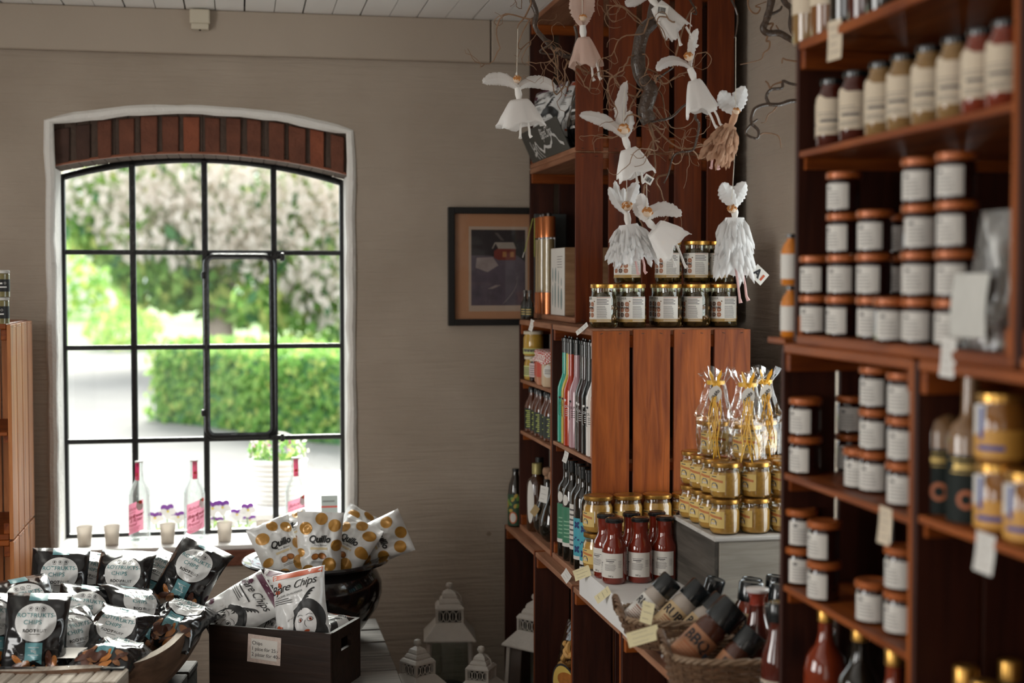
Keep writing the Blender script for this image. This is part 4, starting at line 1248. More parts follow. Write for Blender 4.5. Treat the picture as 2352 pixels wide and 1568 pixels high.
GING = mat('gingham', (0.62, 0.22, 0.20), 0.8)
def gingham_mat():
    m = bpy.data.materials.new('gingham_cloth'); N, L = nodes_of(m)
    p = N['Principled BSDF']; p.inputs['Roughness'].default_value = 0.85
    tc = N.new('ShaderNodeTexCoord'); ck = N.new('ShaderNodeTexChecker'); ck.inputs['Scale'].default_value = 170
    ck.inputs[1].default_value = (0.75, 0.68, 0.64, 1); ck.inputs[2].default_value = (0.50, 0.08, 0.07, 1)
    L.new(tc.outputs['Object'], ck.inputs[0]); L.new(ck.outputs[0], p.inputs['Base Color'])
    return m
GING = gingham_mat()
REDLAB = mat('red_label', (0.50, 0.06, 0.03), 0.5)
def ging_jar(red):
    def mk():
        t = thing('cloth_topped_jar', '', 'jar')
        r = 0.033
        MB().lathe([(0, 0), (r - 0.005, 0), (r, 0.008), (r, 0.085), (r - 0.004, 0.095), (r - 0.006, 0.102), (0, 0.102)], 28).build('body', PINKP if red else mat('pale_paste', (0.60, 0.45, 0.30), 0.3, coat=0.4), t)
        def fn(u, v):
            a = 2 * pi * u
            k = [0.0, 0.028, 0.033, 0.034, 0.030, 0.037, 0.041]; zz = [0.117, 0.117, 0.113, 0.104, 0.097, 0.089, 0.078]
            tt = v * 6; i = min(int(tt), 5); f = tt - i
            rr_ = k[i] * (1 - f) + k[i + 1] * f; z = zz[i] * (1 - f) + zz[i + 1] * f
            rr_ *= 1 + 0.10 * max(0, v - 0.55) * sin(9 * a)
            return (rr_ * cos(a), rr_ * sin(a), z + 0.004 * max(0, v - 0.8) * 5 * sin(4 * a))
        MB().grid(fn, 48, 18, 0, closed_u=True).build('cloth_cover', GING, t)
        lb = MB()
        if red: lb.rect(cylmap(r + 0.0005, 0), -0.045, 0.045, 0.028, 0.078, 0, 18, 1)
        lb.disc(cylmap(r + 0.0009, 0), 0.0, 0.052, 0.019, 0.021, 1, 20, 3)
        lines(lb, cylmap(r + 0.0013, 0), -0.012, 0.012, [0.044, 0.050, 0.056], 0.002, 2)
        lb.build('label', [REDLAB, WLAB, GREYINK], t)
        return t
    return mk
put('gj1', ging_jar(True), (XA, 4.775, zA1), (0, 0, face(XA, 4.775, -18)), 'jar with red gingham cloth cap and red label in the top tier', 'jar')
put('gj1', ging_jar(True), (XA - 0.012, 4.698, zA1), (0, 0, face(XA, 4.7, 10)), 'jar with red gingham cloth cap, white oval label, second in the top tier', 'jar')
put('gj2', ging_jar(False), (XA - 0.01, 4.615, zA1), (0, 0, face(XA, 4.615, -20)), 'jar with gingham cloth cap and pale contents, nearest the coloured bottles', 'jar')

def bottle(name, prof, bodym, capz=None, capm=None, lab=None, capprof=None, seg=28):
    """prof: (r,z) outline; lab: function(MB)->material list"""
    def mk():
        t = thing(name, '', 'bottle')
        MB().lathe(prof, seg).build('bottle', bodym, t)
        if capprof: MB().lathe(capprof, 20).build('cap', capm, t)
        if lab:
            lb = MB(); ms = lab(lb); lb.build('label', ms, t)
        return t
    return mk
DKGL = mat('dark_bottle_glass', (0.012, 0.009, 0.006), 0.08, coat=0.7)
DRESS = mat('brown_dressing', (0.10, 0.03, 0.014), 0.12, coat=0.7)
DKLAB = mat('dark_green_label', (0.012, 0.020, 0.012), 0.5)
LIMEINK = mat('lime_ink', (0.42, 0.48, 0.10), 0.6)
def dress_lab(lb):
    fm = cylmap(0.0275, 0); f1 = cylmap(0.0279, 0)
    lb.rect(fm, -0.04, 0.04, 0.012, 0.085, 0, 18, 1)
    for k in range(9): lb.rect(f1, -0.012 + 0.004 * sin(k * 2.1), 0.010 + 0.004 * sin(k * 1.3), 0.018 + k * 0.007, 0.0215 + k * 0.007, 1, 5, 1)
    return [DKLAB, LIMEINK]
dprof = [(0, 0), (0.023, 0), (0.027, 0.004), (0.027, 0.092), (0.024, 0.104), (0.014, 0.122), (0.0115, 0.130), (0.0115, 0.140), (0, 0.140)]
dcap = [(0, 0.1405), (0.0135, 0.1405), (0.0135, 0.158), (0.012, 0.160), (0, 0.160)]
for i in range(6):
    y = 4.952 - i * 0.079
    x = XA - 0.005 + (0.004 if i % 2 else 0)
    put('dress', bottle('dressing_bottle', dprof, DRESS, None, BLACKLID, dress_lab, dcap), (x, y, zA2), (0, 0, face(x, y, -25 + 6 * i)), 'brown dressing bottle with dark green label, ' + ['farthest, by the picture', 'second from the far end', 'third from the far end', 'fourth from the far end', 'fifth from the far end', 'nearest the coloured bottles'][i], 'bottle', 'dressing bottles in the middle tier')

def strip_lab(r, z0, z1, m, halfw=None, ink=None, nl=8):
    def f(lb):
        hw = halfw or r * 1.4
        lb.rect(cylmap(r + 0.0006, 0), -hw, hw, z0, z1, 0, 18, 1)
        for k in range(nl): lines(lb, cylmap(r + 0.001, 0), -hw * 0.6, hw * 0.6, [z0 + (z1 - z0) * (k + 0.7) / (nl + 1)], (z1 - z0) / (nl + 1) * 0.35, 1, RD)
        return [m, ink or GREYINK]
    return f
op1 = [(0, 0), (0.031, 0), (0.034, 0.005), (0.034, 0.155), (0.031, 0.168), (0.016, 0.183), (0.0135, 0.195), (0.0135, 0.225), (0, 0.225)]
oc1 = [(0, 0.2255), (0.0155, 0.2255), (0.0155, 0.248), (0, 0.249)]
put('oil1', bottle('oil_bottle', op1, DKGL, None, BLACKLID, strip_lab(0.034, 0.03, 0.135, WLAB), oc1), (XA + 0.02, 4.945, zA0), (0, 0, face(XA, 4.95, -50)), 'dark oil bottle with white label at the far end of the bottom tier', 'bottle')
BALS = mat('amber_bottle', (0.05, 0.017, 0.006), 0.1, coat=0.7)
def oval_lab(lb):
    lb.disc(cylmap(0.0366, 0), 0, 0.105, 0.016, 0.075, 0, 28, 4)
    return [WLAB]
op2 = [(0, 0), (0.032, 0), (0.036, 0.006), (0.036, 0.165), (0.030, 0.182), (0.0175, 0.192), (0.016, 0.2), (0, 0.2)]
oc2 = [(0, 0.2005), (0.0185, 0.2005), (0.0185, 0.236), (0.017, 0.238), (0, 0.238)]
put('oil2', bottle('oil_bottle', op2, BALS, None, mat('olive_gold_cap', (0.32, 0.27, 0.10), 0.4, 0.4), oval_lab, oc2), (XA - 0.006, 4.862, zA0), (0, 0, face(XA, 4.86, -42)), 'amber oil bottle with olive-gold cap and tall white oval label', 'bottle')
CORK = mat('cork', (0.30, 0.17, 0.10), 0.8, var=0.3, vscale=80)
fl = [(0, 0), (0.026, 0.0), (0.040, 0.012), (0.050, 0.035), (0.050, 0.065), (0.040, 0.105), (0.022, 0.145), (0.0145, 0.165), (0.0145, 0.195), (0, 0.195)]
fc = [(0, 0.1955), (0.0125, 0.1955), (0.0125, 0.205), (0.018, 0.210), (0.020, 0.222), (0.016, 0.234), (0, 0.237)]
put('flask', bottle('flask_bottle', fl, DKGL, None, CORK, None, fc), (XA + 0.012, 4.765, zA0), (0, 0, 0), 'round-bellied dark flask with cork ball stopper, left one of the two', 'bottle', 'flasks with cork stoppers')
put('flask', bottle('flask_bottle', fl, DKGL, None, CORK, None, fc), (XA + 0.008, 4.655, zA0), (0, 0, 1), 'round-bellied dark flask with cork ball stopper, right one with the white tag', 'bottle', 'flasks with cork stoppers')
mp_ = [(0, 0), (0.026, 0), (0.028, 0.004), (0.028, 0.125), (0.024, 0.155), (0.013, 0.185), (0.011, 0.2), (0, 0.2)]
def mel_lab(lb):
    fm = cylmap(0.0286, 0); f1 = cylmap(0.029, 0); f2 = cylmap(0.0294, 0)
    lb.rect(fm, -0.042, 0.042, 0.006, 0.12, 0, 20, 1)
    for k in range(14): lb.disc(f1, RD.uniform(-0.036, 0.036), RD.uniform(0.055, 0.115), 0.009, 0.006, RD.choice([1, 2]), 12, 2, RD.uniform(0, 180))
    lb.disc(f1, 0.0, 0.035, 0.016, 0.022, 3, 20, 3); lb.disc(f2, 0.0, 0.035, 0.012, 0.017, 4, 20, 3)
    return [mat('deep_green_print', (0.02, 0.06, 0.03), 0.6), mat('leaf_print', (0.14, 0.26, 0.05), 0.6), mat('gold_print', (0.45, 0.30, 0.05), 0.6), mat('orange_print', (0.55, 0.14, 0.05), 0.6), WLAB]
put('melon', bottle('juice_bottle', mp_, DKGL, None, BLACKLID, mel_lab, [(0, 0.2005), (0.0125, 0.2005), (0.0125, 0.212), (0, 0.212)]), (XLOW + 0.030, 5.072, ZL), (0, 0, face(0.99, 5.07, -20)), 'bottle with colourful fruit label in the corner by the upright crates', 'bottle')

# ---- the coloured bottles
def col_bottle(colr, capblack=True, ink=INK, clear=False, s=1.0):
    def mk():
        t = thing('coloured_bottle', '', 'bottle')
        r = 0.0262
        m = colr
        MB().lathe([(0, 0), (r - 0.003, 0), (r, 0.003), (r, 0.165), (r - 0.001, 0.176), (r - 0.006, 0.192), (0.0135, 0.208), (0.0108, 0.220), (0.0105, 0.286)], 32).build('bottle', m, t)
        MB().lathe([(0.0109, 0.286), (0.0116, 0.2862), (0.0116, 0.322), (0.0132, 0.323), (0.0132, 0.332), (0.010, 0.3345), (0.004, 0.335), (0.004, 0.340), (0, 0.340)], 24).build('cap', BLACKLID if capblack else m, t)
        lb = MB(); fm = cylmap(r + 0.0005, 0)
        fr_ = [(x, z) for x, z in rrect(-0.016, 0.020, 0.088, 0.138, 0.004, 3)]
        lb.tube([fm(x, z) for x, z in fr_], 0.0006, 4, 0, closed=True)
        lb.text('OLIVE', 0.0115, fm, 0, 0.002, 0.124)
        lb.rect(fm, -0.016, -0.006, 0.1405, 0.147, 0, 4, 1)
        for k in range(4): lines(lb, fm, -0.008, 0.012, [0.113 - 0.006 * k], 0.0016, 0, RD)
        lb.build('print', [ink], t)
        return t
    return mk
def lac(n, c): return mat(n, c, 0.18, coat=0.5)
WINK = mat('white_ink', (0.72, 0.7, 0.68), 0.6)
cols = [('teal', lac('teal_lacquer', (0.03, 0.36, 0.27)), True, INK), ('yellow', lac('yellow_lacquer', (0.52, 0.37, 0.025)), True, INK), ('red', lac('red_lacquer', (0.42, 0.035, 0.012)), True, WINK), ('lilac-pink', lac('lilac_lacquer', (0.45, 0.27, 0.30)), True, INK), ('dark glass', lac('smoke_glass', (0.02, 0.018, 0.012)), True, WINK), ('dark brown', lac('brown_lacquer', (0.025, 0.012, 0.012)), True, WINK), ('black', lac('black_lacquer', (0.008, 0.011, 0.012)), True, WINK), ('white', lac('white_lacquer', (0.70, 0.66, 0.62)), False, INK), ('orange', lac('orange_lacquer', (0.48, 0.14, 0.04)), True, INK)]
zB1 = SH_B[0] + ZL + 0.0012
ys = [4.418, 4.364, 4.310, 4.256, 4.202, 4.148, 4.094, 4.038, 3.984]
for i, (nm, m, cb, ik) in enumerate(cols):
    x = XUP + 0.033 + (-0.005 if i == 2 else 0.006 if i == 4 else 0)
    o = col_bottle(m, cb, ik)(); o.location = (x, ys[i], zB1); o.rotation_euler = (0, 0, face(x, ys[i], -28 + RD.uniform(-8, 8)))
    tag(o, f'tall slender {nm} bottle in the row of coloured bottles', 'bottle', 'coloured bottles on the crate shelf')
# ---- dark bottles below
GRL = mat('green_label', (0.045, 0.20, 0.11), 0.5); BLL = mat('turquoise_label', (0.06, 0.34, 0.42), 0.5); NAVY = mat('navy_print', (0.015, 0.03, 0.14), 0.6)
wp = [(0, 0), (0.029, 0), (0.032, 0.005), (0.032, 0.215), (0.029, 0.228), (0.016, 0.245), (0.0135, 0.257), (0.0135, 0.278), (0, 0.278)]
wc = [(0, 0.2785), (0.015, 0.2785), (0.015, 0.305), (0.0165, 0.306), (0.0165, 0.315), (0, 0.316)]
def gr_lab(lb):
    fm = cylmap(0.0326, 0); f1 = cylmap(0.033, 0)
    lb.rect(fm, -0.05, 0.05, 0.058, 0.17, 0, 20, 1); lb.rect(fm, -0.05, 0.05, 0.046, 0.058, 1, 20, 1)
    lb.disc(fm, -0.01, 0.192, 0.012, 0.017, 1, 20, 2)
    for k in range(5): lines(lb, f1, -0.016, 0.016, [0.075 + 0.012 * k], 0.004, 2, RD)
    return [GRL, WLAB, mat('pale_green_ink', (0.25, 0.45, 0.3), 0.6)]
def bl_lab(lb):
    fm = cylmap(0.0326, 0); f1 = cylmap(0.033, 0)
    lb.rect(fm, -0.05, 0.05, 0.045, 0.16, 0, 20, 1); lb.rect(fm, -0.05, 0.05, 0.034, 0.045, 2, 20, 1)
    for cy in (0.066, 0.140):
        for cx in (-0.008, 0.030):
            for q in range(4):
                lb.disc(f1, cx + 0.007 * cos(q * pi / 2 + 0.785), cy + 0.007 * sin(q * pi / 2 + 0.785), 0.0062, 0.0042, 1, 10, 1, 45 + 90 * q)
    for k in range(3): lb.disc(f1, -0.022 + 0.01 * k, 0.095 + 0.006 * (k % 2), 0.004, 0.003, 1, 8, 1)
    return [BLL, NAVY, WLAB]
zB0 = ZL + 0.0190
seq = [('green', 4.402), ('green', 4.328), ('white', 4.256), ('turquoise', 4.178), ('turquoise', 4.098), ('turquoise', 4.020)]
lab_w = strip_lab(0.032, 0.05, 0.19, WLAB)
wh = ['farthest', 'second', 'only', 'farthest', 'middle', 'nearest']
for i, (k, y) in enumerate(seq):
    x = XUP + 0.036 + (0.006 if i == 2 else 0)
    put('wine' + k, bottle('oil_bottle', wp, DKGL, None, BLACKLID, {'green': gr_lab, 'white': lab_w, 'turquoise': bl_lab}[k], wc), (x, y, zB0), (0, 0, face(x, y, -30)), f'dark bottle with {k} label under the coloured bottles, {wh[i]} one', 'bottle', 'labelled oil bottles below the coloured ones')

# ---- top crate: folder, tubes, knife box
zT = ZU + 0.0190
FOLD = mat('slate_card', (0.045, 0.055, 0.055), 0.6)
o = MB().box(-0.02, 0.10, -0.009, 0.009, 0, 0.365).build('slate_box', FOLD, None, bevel=0.002)
o.location = (XTOP + 0.030, 5.148, zT); tag(o, 'tall narrow slate-grey box at the far side of the crate by the picture', 'box')
COPP = mat('copper_cap', (0.55, 0.17, 0.05), 0.25, 0.6, coat=0.3); GRAIN = mat('pale_grain', (0.50, 0.38, 0.20), 0.5, var=0.25, vscale=200); TUBEG = film('tube_glass', (0.95, 0.95, 0.93), 0.2, 0.03)
def tube_():
    t = thing('glass_tube', '', 'tube'); r = 0.0235
    MB().lathe([(0, 0.078), (r - 0.002, 0.078), (r - 0.002, 0.268), (0, 0.268)], 28).build('filling', GRAIN, t)
    MB().lathe([(r, 0.075), (r, 0.275)], 28).build('glass', TUBEG, t)
    MB().lathe([(0, 0), (r + 0.0008, 0), (r + 0.0008, 0.077), (0, 0.0775)], 28).build('base_cap', COPP, t)
    MB().lathe([(0, 0.2745), (r + 0.0008, 0.2745), (r + 0.0008, 0.346), (r - 0.001, 0.349), (0, 0.349)], 28).build('top_cap', COPP, t)
    MB().lathe([(0, 0.3495), (0.010, 0.3495), (0.010, 0.359), (0.007, 0.362), (0, 0.362)], 16).build('knob', STEEL, t)
    return t
for i, (x, y, lab) in enumerate(((0.028, 5.108, 'leftmost, by the slate box'), (0.026, 5.055, 'middle one'), (0.030, 4.99, 'rightmost, by the knife box'))):
    put('tube', tube_, (XTOP + x, y, zT), (0, 0, 0), 'copper-capped glass tube of grain beneath the picture height, ' + lab, 'tube', 'copper-capped tubes')
kb = thing('knife_box', 'pale wooden knife box with cutlery pictures on its white sleeve', 'box', (XTOP + 0.02, 4.69, zT))
MB().box(0.001, 0.16, 0, 0.215, 0, 0.232).build('body', wood('pale_box_wood', (0.20, 0.10, 0.045), (0.40, 0.23, 0.12), 'X', 0.6, knots=False), kb, bevel=0.002)
sl = MB(); sm = lambda d: (lambda u, z: (-d, 0.215 - u, z))
sl.rect(sm(0.0005), 0.0, 0.215, 0.001, 0.231, 0, 1, 1)
KN = mat('teal_grey_print', (0.26, 0.33, 0.32), 0.6)
for k, (u, z, L_, w_) in enumerate(((0.03, 0.03, 0.075, 0.016), (0.07, 0.025, 0.09, 0.022), (0.12, 0.025, 0.08, 0.022), (0.165, 0.02, 0.075, 0.028), (0.03, 0.115, 0.05, 0.018), (0.075, 0.115, 0.05, 0.024), (0.12, 0.105, 0.05, 0.012), (0.165, 0.1, 0.03, 0.012))):
    sl.disc(sm(0.0009), u, z + L_ / 2, w_ / 2, L_ / 2, 1, 18, 1)
for k in range(5): lines(sl, sm(0.0009), 0.10, 0.19, [0.165 + 0.009 * k], 0.0018, 2, RD)
sl.build('sleeve', [PAPER, KN, GREYINK], kb)
sd = MB(); f_ = lambda x, z: (0.02 + x, -0.0006, z)
sd.text('with', 0.016, f_, 0, 0.075, 0.167); lines(sd, f_, 0.058, 0.094, [0.183, 0.147], 0.006, 0)
sd.tube([f_(x, z) for x, z in rrect(0.04, 0.075, 0.02, 0.075, 0.008, 3)], 0.002, 4, 0, closed=True)
sd.build('print', INK, kb)
LIMER = mat('lime_ribbon', (0.42, 0.46, 0.09), 0.6)
tg_ = thing('ribbon_tag', 'lime green ribbon tag hanging from the grain tubes', 'ribbon', (XTOP - 0.006, 5.07, zT + 0.275))
MB().grid(lambda u, v: (-0.004 - 0.02 * u, 0.004 + 0.05 * u + 0.012 * v, 0.07 - 0.12 * u), 6, 1).build('ribbon', LIMER, tg_)
MB().grid(lambda u, v: (-0.003, -0.01 - 0.012 * v, 0.07 - 0.14 * u), 6, 1).build('ribbon', LIMER, tg_)
MB().grid(lambda u, v: (-0.0255 - 0.004 * u, 0.055 + 0.008 * u + 0.013 * v, -0.051 - 0.02 * u), 2, 1).build('tag_end', PAPER, tg_)
sb = [(0, 0), (0.014, 0), (0.0155, 0.003), (0.0155, 0.058), (0.008, 0.07), (0.0065, 0.078), (0.0065, 0.092), (0, 0.092)]
for i, (x, y) in enumerate(((1.009, 4.992), (1.018, 4.955))):
    put('mini', bottle('miniature_bottle', sb, DKGL, None, STEEL, strip_lab(0.0155, 0.012, 0.045, DKLAB, None, YLAB, 3), [(0, 0.0925), (0.0078, 0.0925), (0.0078, 0.104), (0, 0.104)]), (x, y, ZU), (0, 0, face(x, y, -10)), 'miniature dark bottle at the crate corner below the picture, ' + ['left one', 'right one'][i], 'bottle', 'miniature bottles by the picture')

# ================================================================ right shelf
JR, JH = 0.0305, 0.0722
def jam():
    t = thing('jam_jar', '', 'jar')
    h = JH - 0.0135
    MB().lathe([(0, 0), (JR - 0.006, 0), (JR - 0.002, 0.004), (JR - 0.002, h - 0.008), (JR - 0.005, h), (0, h)], 28).build('body', JAMD, t)
    MB().lathe(lid_mb(JR, h + 0.0003, 0.013, 0.003), 28).build('lid', COPLID, t)
    lb = MB(); fm = cylmap(JR - 0.0014, 0); f1 = cylmap(JR - 0.001, 0)
    lb.rect(fm, -0.026, 0.026, 0.006, 0.050, 0, 16, 1)
    lb.disc(f1, -0.012, 0.042, 0.005, 0.003, 1, 10, 1)
    for k in range(5): lines(lb, f1, -0.018, 0.016, [0.034 - 0.0055 * k], 0.0012, 1, RD)
    lb.build('label', [WLAB, GREYINK], t)
    return t
def jam_at(px, X, z, lay, lab, a=-35, grp='jam jars on the right shelf', dy=0):
    y = at_x(px, 800, X).y + dy
    put('jam', jam, (X, y, z + lay * (JH + 0.0004)), (0, 0, HEADCAM(X, y) + radians(a)), lab, 'jar', grp)
lay_n = ['bottom', 'second', 'third', 'top']
zU = RU0 + 0.0190
for px, X, n, a, nm in ((1872, 1.043, 2, -32, 'far-end column'), (1936, 1.050, 4, -34, 'second column from the far end'), (2008, 1.055, 3, -30, 'third column, behind the single jar'), (2113, 1.048, 4, -18, 'tall fourth column'), (2193, 1.052, 4, -26, 'tall fifth column, left of the plastic bag')):
    for l in range(n):
        jam_at(px + RD.uniform(-2, 2), X, zU, l, f'{lay_n[l]} jam jar of the {nm}, wide right-shelf crate', a + RD.uniform(-10, 10), 'jam jars in the wide crate')
jam_at(2046, 1.028, zU, 0, 'single jam jar in front between third and fourth columns, wide crate', -8, 'jam jars in the wide crate', -0.005)
for l in range(3): jam_at(2055, 1.16, zU, l, f'{lay_n[l]} dim jam jar at the back, behind the fourth column', -15, 'jam jars in the wide crate')
z1 = 1.2355
for px, X, n, a, nm in ((1852, 1.045, 2, -36, 'far-end column'), (1958, 1.150, 2, -10, 'dim back column'), (2016, 1.075, 3, -26, 'tall middle column'), (2082, 1.055, 3, -24, 'near-end column by the divider')):
    for l in range(n): jam_at(px, X, z1, l, f'{lay_n[l]} jam jar of the {nm}, upper tier', a + RD.uniform(-6, 6), 'jam jars in the top tier')
jam_at(1980, 1.068, z1, 0, 'lone jam jar low in front of the dim back column, top tier', -20, 'jam jars in the top tier')
z2 = 1.0225
for px, X, n, a, nm in ((1845, 1.048, 2, 0, 'far-end column'), (1897, 1.035, 2, -40, 'second column from the far end'), (2080, 1.062, 2, -35, 'near-end column by the divider')):
    for l in range(n): jam_at(px, X, z2, l, f'{lay_n[l]} jam jar of the {nm}, middle tier', a, 'jam jars in the middle tier')
jam_at(2012, 1.050, z2, 0, 'single jam jar left of the near-end column, middle tier', -22, 'jam jars in the middle tier')

# tall jars on the wide crate's shelf
def tall(bodym, nm):
    def mk():
        t = thing('tall_jar', '', 'jar'); r, H = 0.0285, 0.112
        MB().lathe([(0, 0), (r - 0.004, 0), (r, 0.005), (r, 0.088), (r - 0.005, 0.100), (r - 0.008, 0.106), (r - 0.008, H), (0, H)], 28).build('body', bodym, t)
        MB().lathe(lid_mb(r - 0.0065, H + 0.0003, 0.012), 28).build('lid', BLACKLID, t)
        lb = MB(); fm = cylmap(r + 0.0006, 0); f1 = cylmap(r + 0.001, 0)
        lb.grid(lambda u, v: fm(-0.044 + 0.088 * u, 0.022 + (0.064 + 0.008 * max(0, 1 - abs(u - 0.30) * 6)) * v), 22, 2, 0)
        lines(lb, f1, -0.016, 0.020, [0.0445], 0.005, 1)
        for k in range(5): lines(lb, f1, -0.022, 0.022, [0.028 + 0.0035 * k if k < 3 else 0.055 + 0.005 * (k - 3)], 0.0012, 1, RD)
        lb.build('label', [CLAB, GREYINK], t)
        return t
    return mk
DRED = mat('dark_red_relish', (0.07, 0.014, 0.008), 0.12, coat=0.6); TANP = mat('tan_mustard', (0.26, 0.15, 0.055), 0.15, coat=0.6, var=0.2, vscale=90); REDP = mat('red_relish', (0.19, 0.03, 0.012), 0.12, coat=0.6)
zS = 1.8355
cnt = {}
for px, k in ((1866, 'dark red'), (1912, 'dark red'), (1966, 'dark red'), (2026, 'tan'), (2078, 'tan'), (2136, 'tan'), (2196, 'tan'), (2254, 'red'), (2312, 'red')):
    X = XRS + 0.040
    y = at_x(px, 250, X).y
    cnt[k] = cnt.get(k, 0) + 1
    put('tall' + k, tall({'dark red': DRED, 'tan': TANP, 'red': REDP}[k], k), (X, y, zS), (0, 0, HEADCAM(X, y) + radians(RD.uniform(-34, -12))), f'tall cream-labelled jar of {k} relish, {ORD[cnt[k]-1]} of its colour from the far end', 'jar', 'tall jars on the wide crate shelf')
# things standing on top of the wide crate
def big_lab(lb):
    lb.rect(cylmap(0.0346, 0), -0.05, 0.05, 0.055, 0.155, 0, 18, 1); lb.disc(cylmap(0.035, 0), 0.012, 0.085, 0.006, 0.006, 1, 10, 1)
    return [CLAB, LIMEINK]
gp = [(0, 0), (0.031, 0), (0.034, 0.005), (0.034, 0.16), (0.028, 0.178), (0.016, 0.19), (0.015, 0.21), (0, 0.21)]
gcp = [(0, 0.2105), (0.017, 0.2105), (0.017, 0.23), (0, 0.231)]
zTop = RU1 + 0.001
for px, k, m, lf, lab in ((1862, 'ta', TANP, big_lab, 'tan bottle with cream label at the far corner on top of the right shelf'), (1905, 'tb', mat('amber_relish', (0.20, 0.08, 0.025), 0.12, coat=0.6), big_lab, 'amber bottle with cream label on top of the right shelf, second from far corner'), (1950, 'tc', DKGL, None, 'black bottle on top of the right shelf above the price tag'), (1992, 'td', DRED, None, 'dark red bottle on top of the right shelf, fourth from the far corner'), (2035, 'tc', DKGL, None, 'black bottle on top of the right shelf, fifth from the far corner')):
    y = at_x(px, 60, XRS + 0.045).y
    put('top' + k, bottle('relish_bottle', gp, m, None, BLACKLID, lf, gcp), (XRS + 0.045, y, zTop), (0, 0, HEADCAM(XRS, y) - 0.4), lab, 'bottle', 'bottles on top of the right shelf')
# syrup bottles, bottom tier of the far upright crate
SYR = mat('red_syrup', (0.20, 0.03, 0.01), 0.06, coat=0.8)
rp = [(0, 0), (0.036, 0), (0.040, 0.006), (0.040, 0.105), (0.034, 0.128), (0.018, 0.148), (0.0135, 0.165), (0.013, 0.185), (0, 0.185)]
rc = [(0, 0.1855), (0.0155, 0.1855), (0.0155, 0.208), (0.014, 0.210), (0, 0.210)]
zb_ = RZ0 + 0.0190
for i, (px, X, m, lab) in enumerate(((1896, 1.075, SYR, 'gold-capped red syrup bottle, leftmost in the bottom tier'), (1945, 1.165, DKGL, 'gold-capped dark syrup bottle at the back, left, bottom tier'), (1976, 1.078, DKGL, 'gold-capped dark syrup bottle in the middle front of the bottom tier'), (1990, 1.18, DKGL, 'gold-capped dark syrup bottle at the back, right, bottom tier'), (2055, 1.065, SYR, 'gold-capped red syrup bottle nearest the divider, bottom tier'))):
    y = at_x(px, 1450, X).y
    put('syr' + m.name, bottle('syrup_bottle', rp, m, None, GOLD, None, rc), (X, y, zb_ + 0.0), (0, 0, 0), lab, 'bottle', 'gold-capped syrup bottles', scale=(1, 1, 1.12))
# near upright crate: dark bottles and yellow-labelled jars
NAV = mat('black_ornate_label', (0.010, 0.015, 0.013), 0.6, spec=0.2); GOLDP = mat('gold_foil', (0.55, 0.38, 0.12), 0.35, 0.6); COPR = mat('orange_rosette', (0.42, 0.12, 0.04), 0.5)
tp = [(0, 0), (0.030, 0), (0.033, 0.005), (0.033, 0.125), (0.029, 0.142), (0.016, 0.152), (0.0135, 0.16), (0.0125, 0.215), (0, 0.215)]
tc_ = [(0, 0.2155), (0.0145, 0.2155), (0.0145, 0.225), (0, 0.226)]
TANB = mat('tan_liquor', (0.22, 0.12, 0.055), 0.08, coat=0.8)
def orn(lb):
    fm = cylmap(0.0336, 0); f1 = cylmap(0.034, 0)
    lb.rect(fm, -0.09, 0.09, 0.0, 0.100, 0, 30, 1)
    lines(lb, f1, -0.020, 0.020, [0.080], 0.006, 1); lines(lb, f1, -0.028, 0.028, [0.074, 0.092], 0.0015, 1)
    lb.disc(f1, 0.0, 0.035, 0.014, 0.014, 2, 18, 2); lb.disc(cylmap(0.0344, 0), 0, 0.035, 0.008, 0.008, 0, 14, 1)
    return [NAV, GOLDP, COPR]
zn = 1.2435
for px, lab in ((2166, 'far tan bottle with black ornate label behind the white price card'), (2229, 'near tan bottle with black ornate label beside the yellow jars')):
    X = XRS + 0.052; y = at_x(px, 1000, X).y
    put('orn', bottle('liquor_bottle', tp, TANB, None, CORK, orn, tc_), (X, y, zn), (0, 0, HEADCAM(X, y) - 0.15), lab, 'bottle', 'tan bottles with black labels')
def yj(lb):
    fm = cylmap(0.0366, 0); f1 = cylmap(0.037, 0)
    lb.rect(fm, -0.075, 0.075, 0.008, 0.048, 0, 26, 1)
    lb.rect(fm, -0.055, -0.010, 0.048, 0.082, 1, 12, 1, skew=0.004)
    lb.rect(f1, -0.022, -0.014, 0.034, 0.080, 2, 3, 3)
    lines(lb, f1, -0.024, 0.018, [0.019], 0.007, 2)
    lb.disc(f1, -0.035, 0.045, 0.020, 0.006, 1, 16, 2, 10)
    return [mat('yellow_orange_label', (0.60, 0.30, 0.05), 0.5), WLAB, mat('blue_print', (0.03, 0.07, 0.30), 0.6)]
HONEY = mat('honey', (0.28, 0.11, 0.02), 0.1, coat=0.8)
hp_ = [(0, 0), (0.032, 0), (0.036, 0.005), (0.036, 0.074), (0.031, 0.082), (0.031, 0.086), (0, 0.086)]
hc_ = [(0, 0.0865), (0.034, 0.0865), (0.034, 0.097), (0.032, 0.0985), (0, 0.0985)]
for i, (px, X, lay, lab) in enumerate(((2300, 1.058, 0, 'lower yellow-labelled jar of the left stack at the right frame edge'), (2300, 1.058, 1, 'upper yellow-labelled jar of the left stack at the right frame edge'), (2372, 1.052, 0, 'yellow-labelled jar cut by the right frame edge'))):
    y = at_x(px, 1000, X).y
    put('honey', bottle('honey_jar', hp_, HONEY, None, GOLD, yj, hc_), (X, y, zn + lay * 0.0990), (0, 0, HEADCAM(X, y) - 0.35), lab, 'jar', 'yellow-labelled jars')
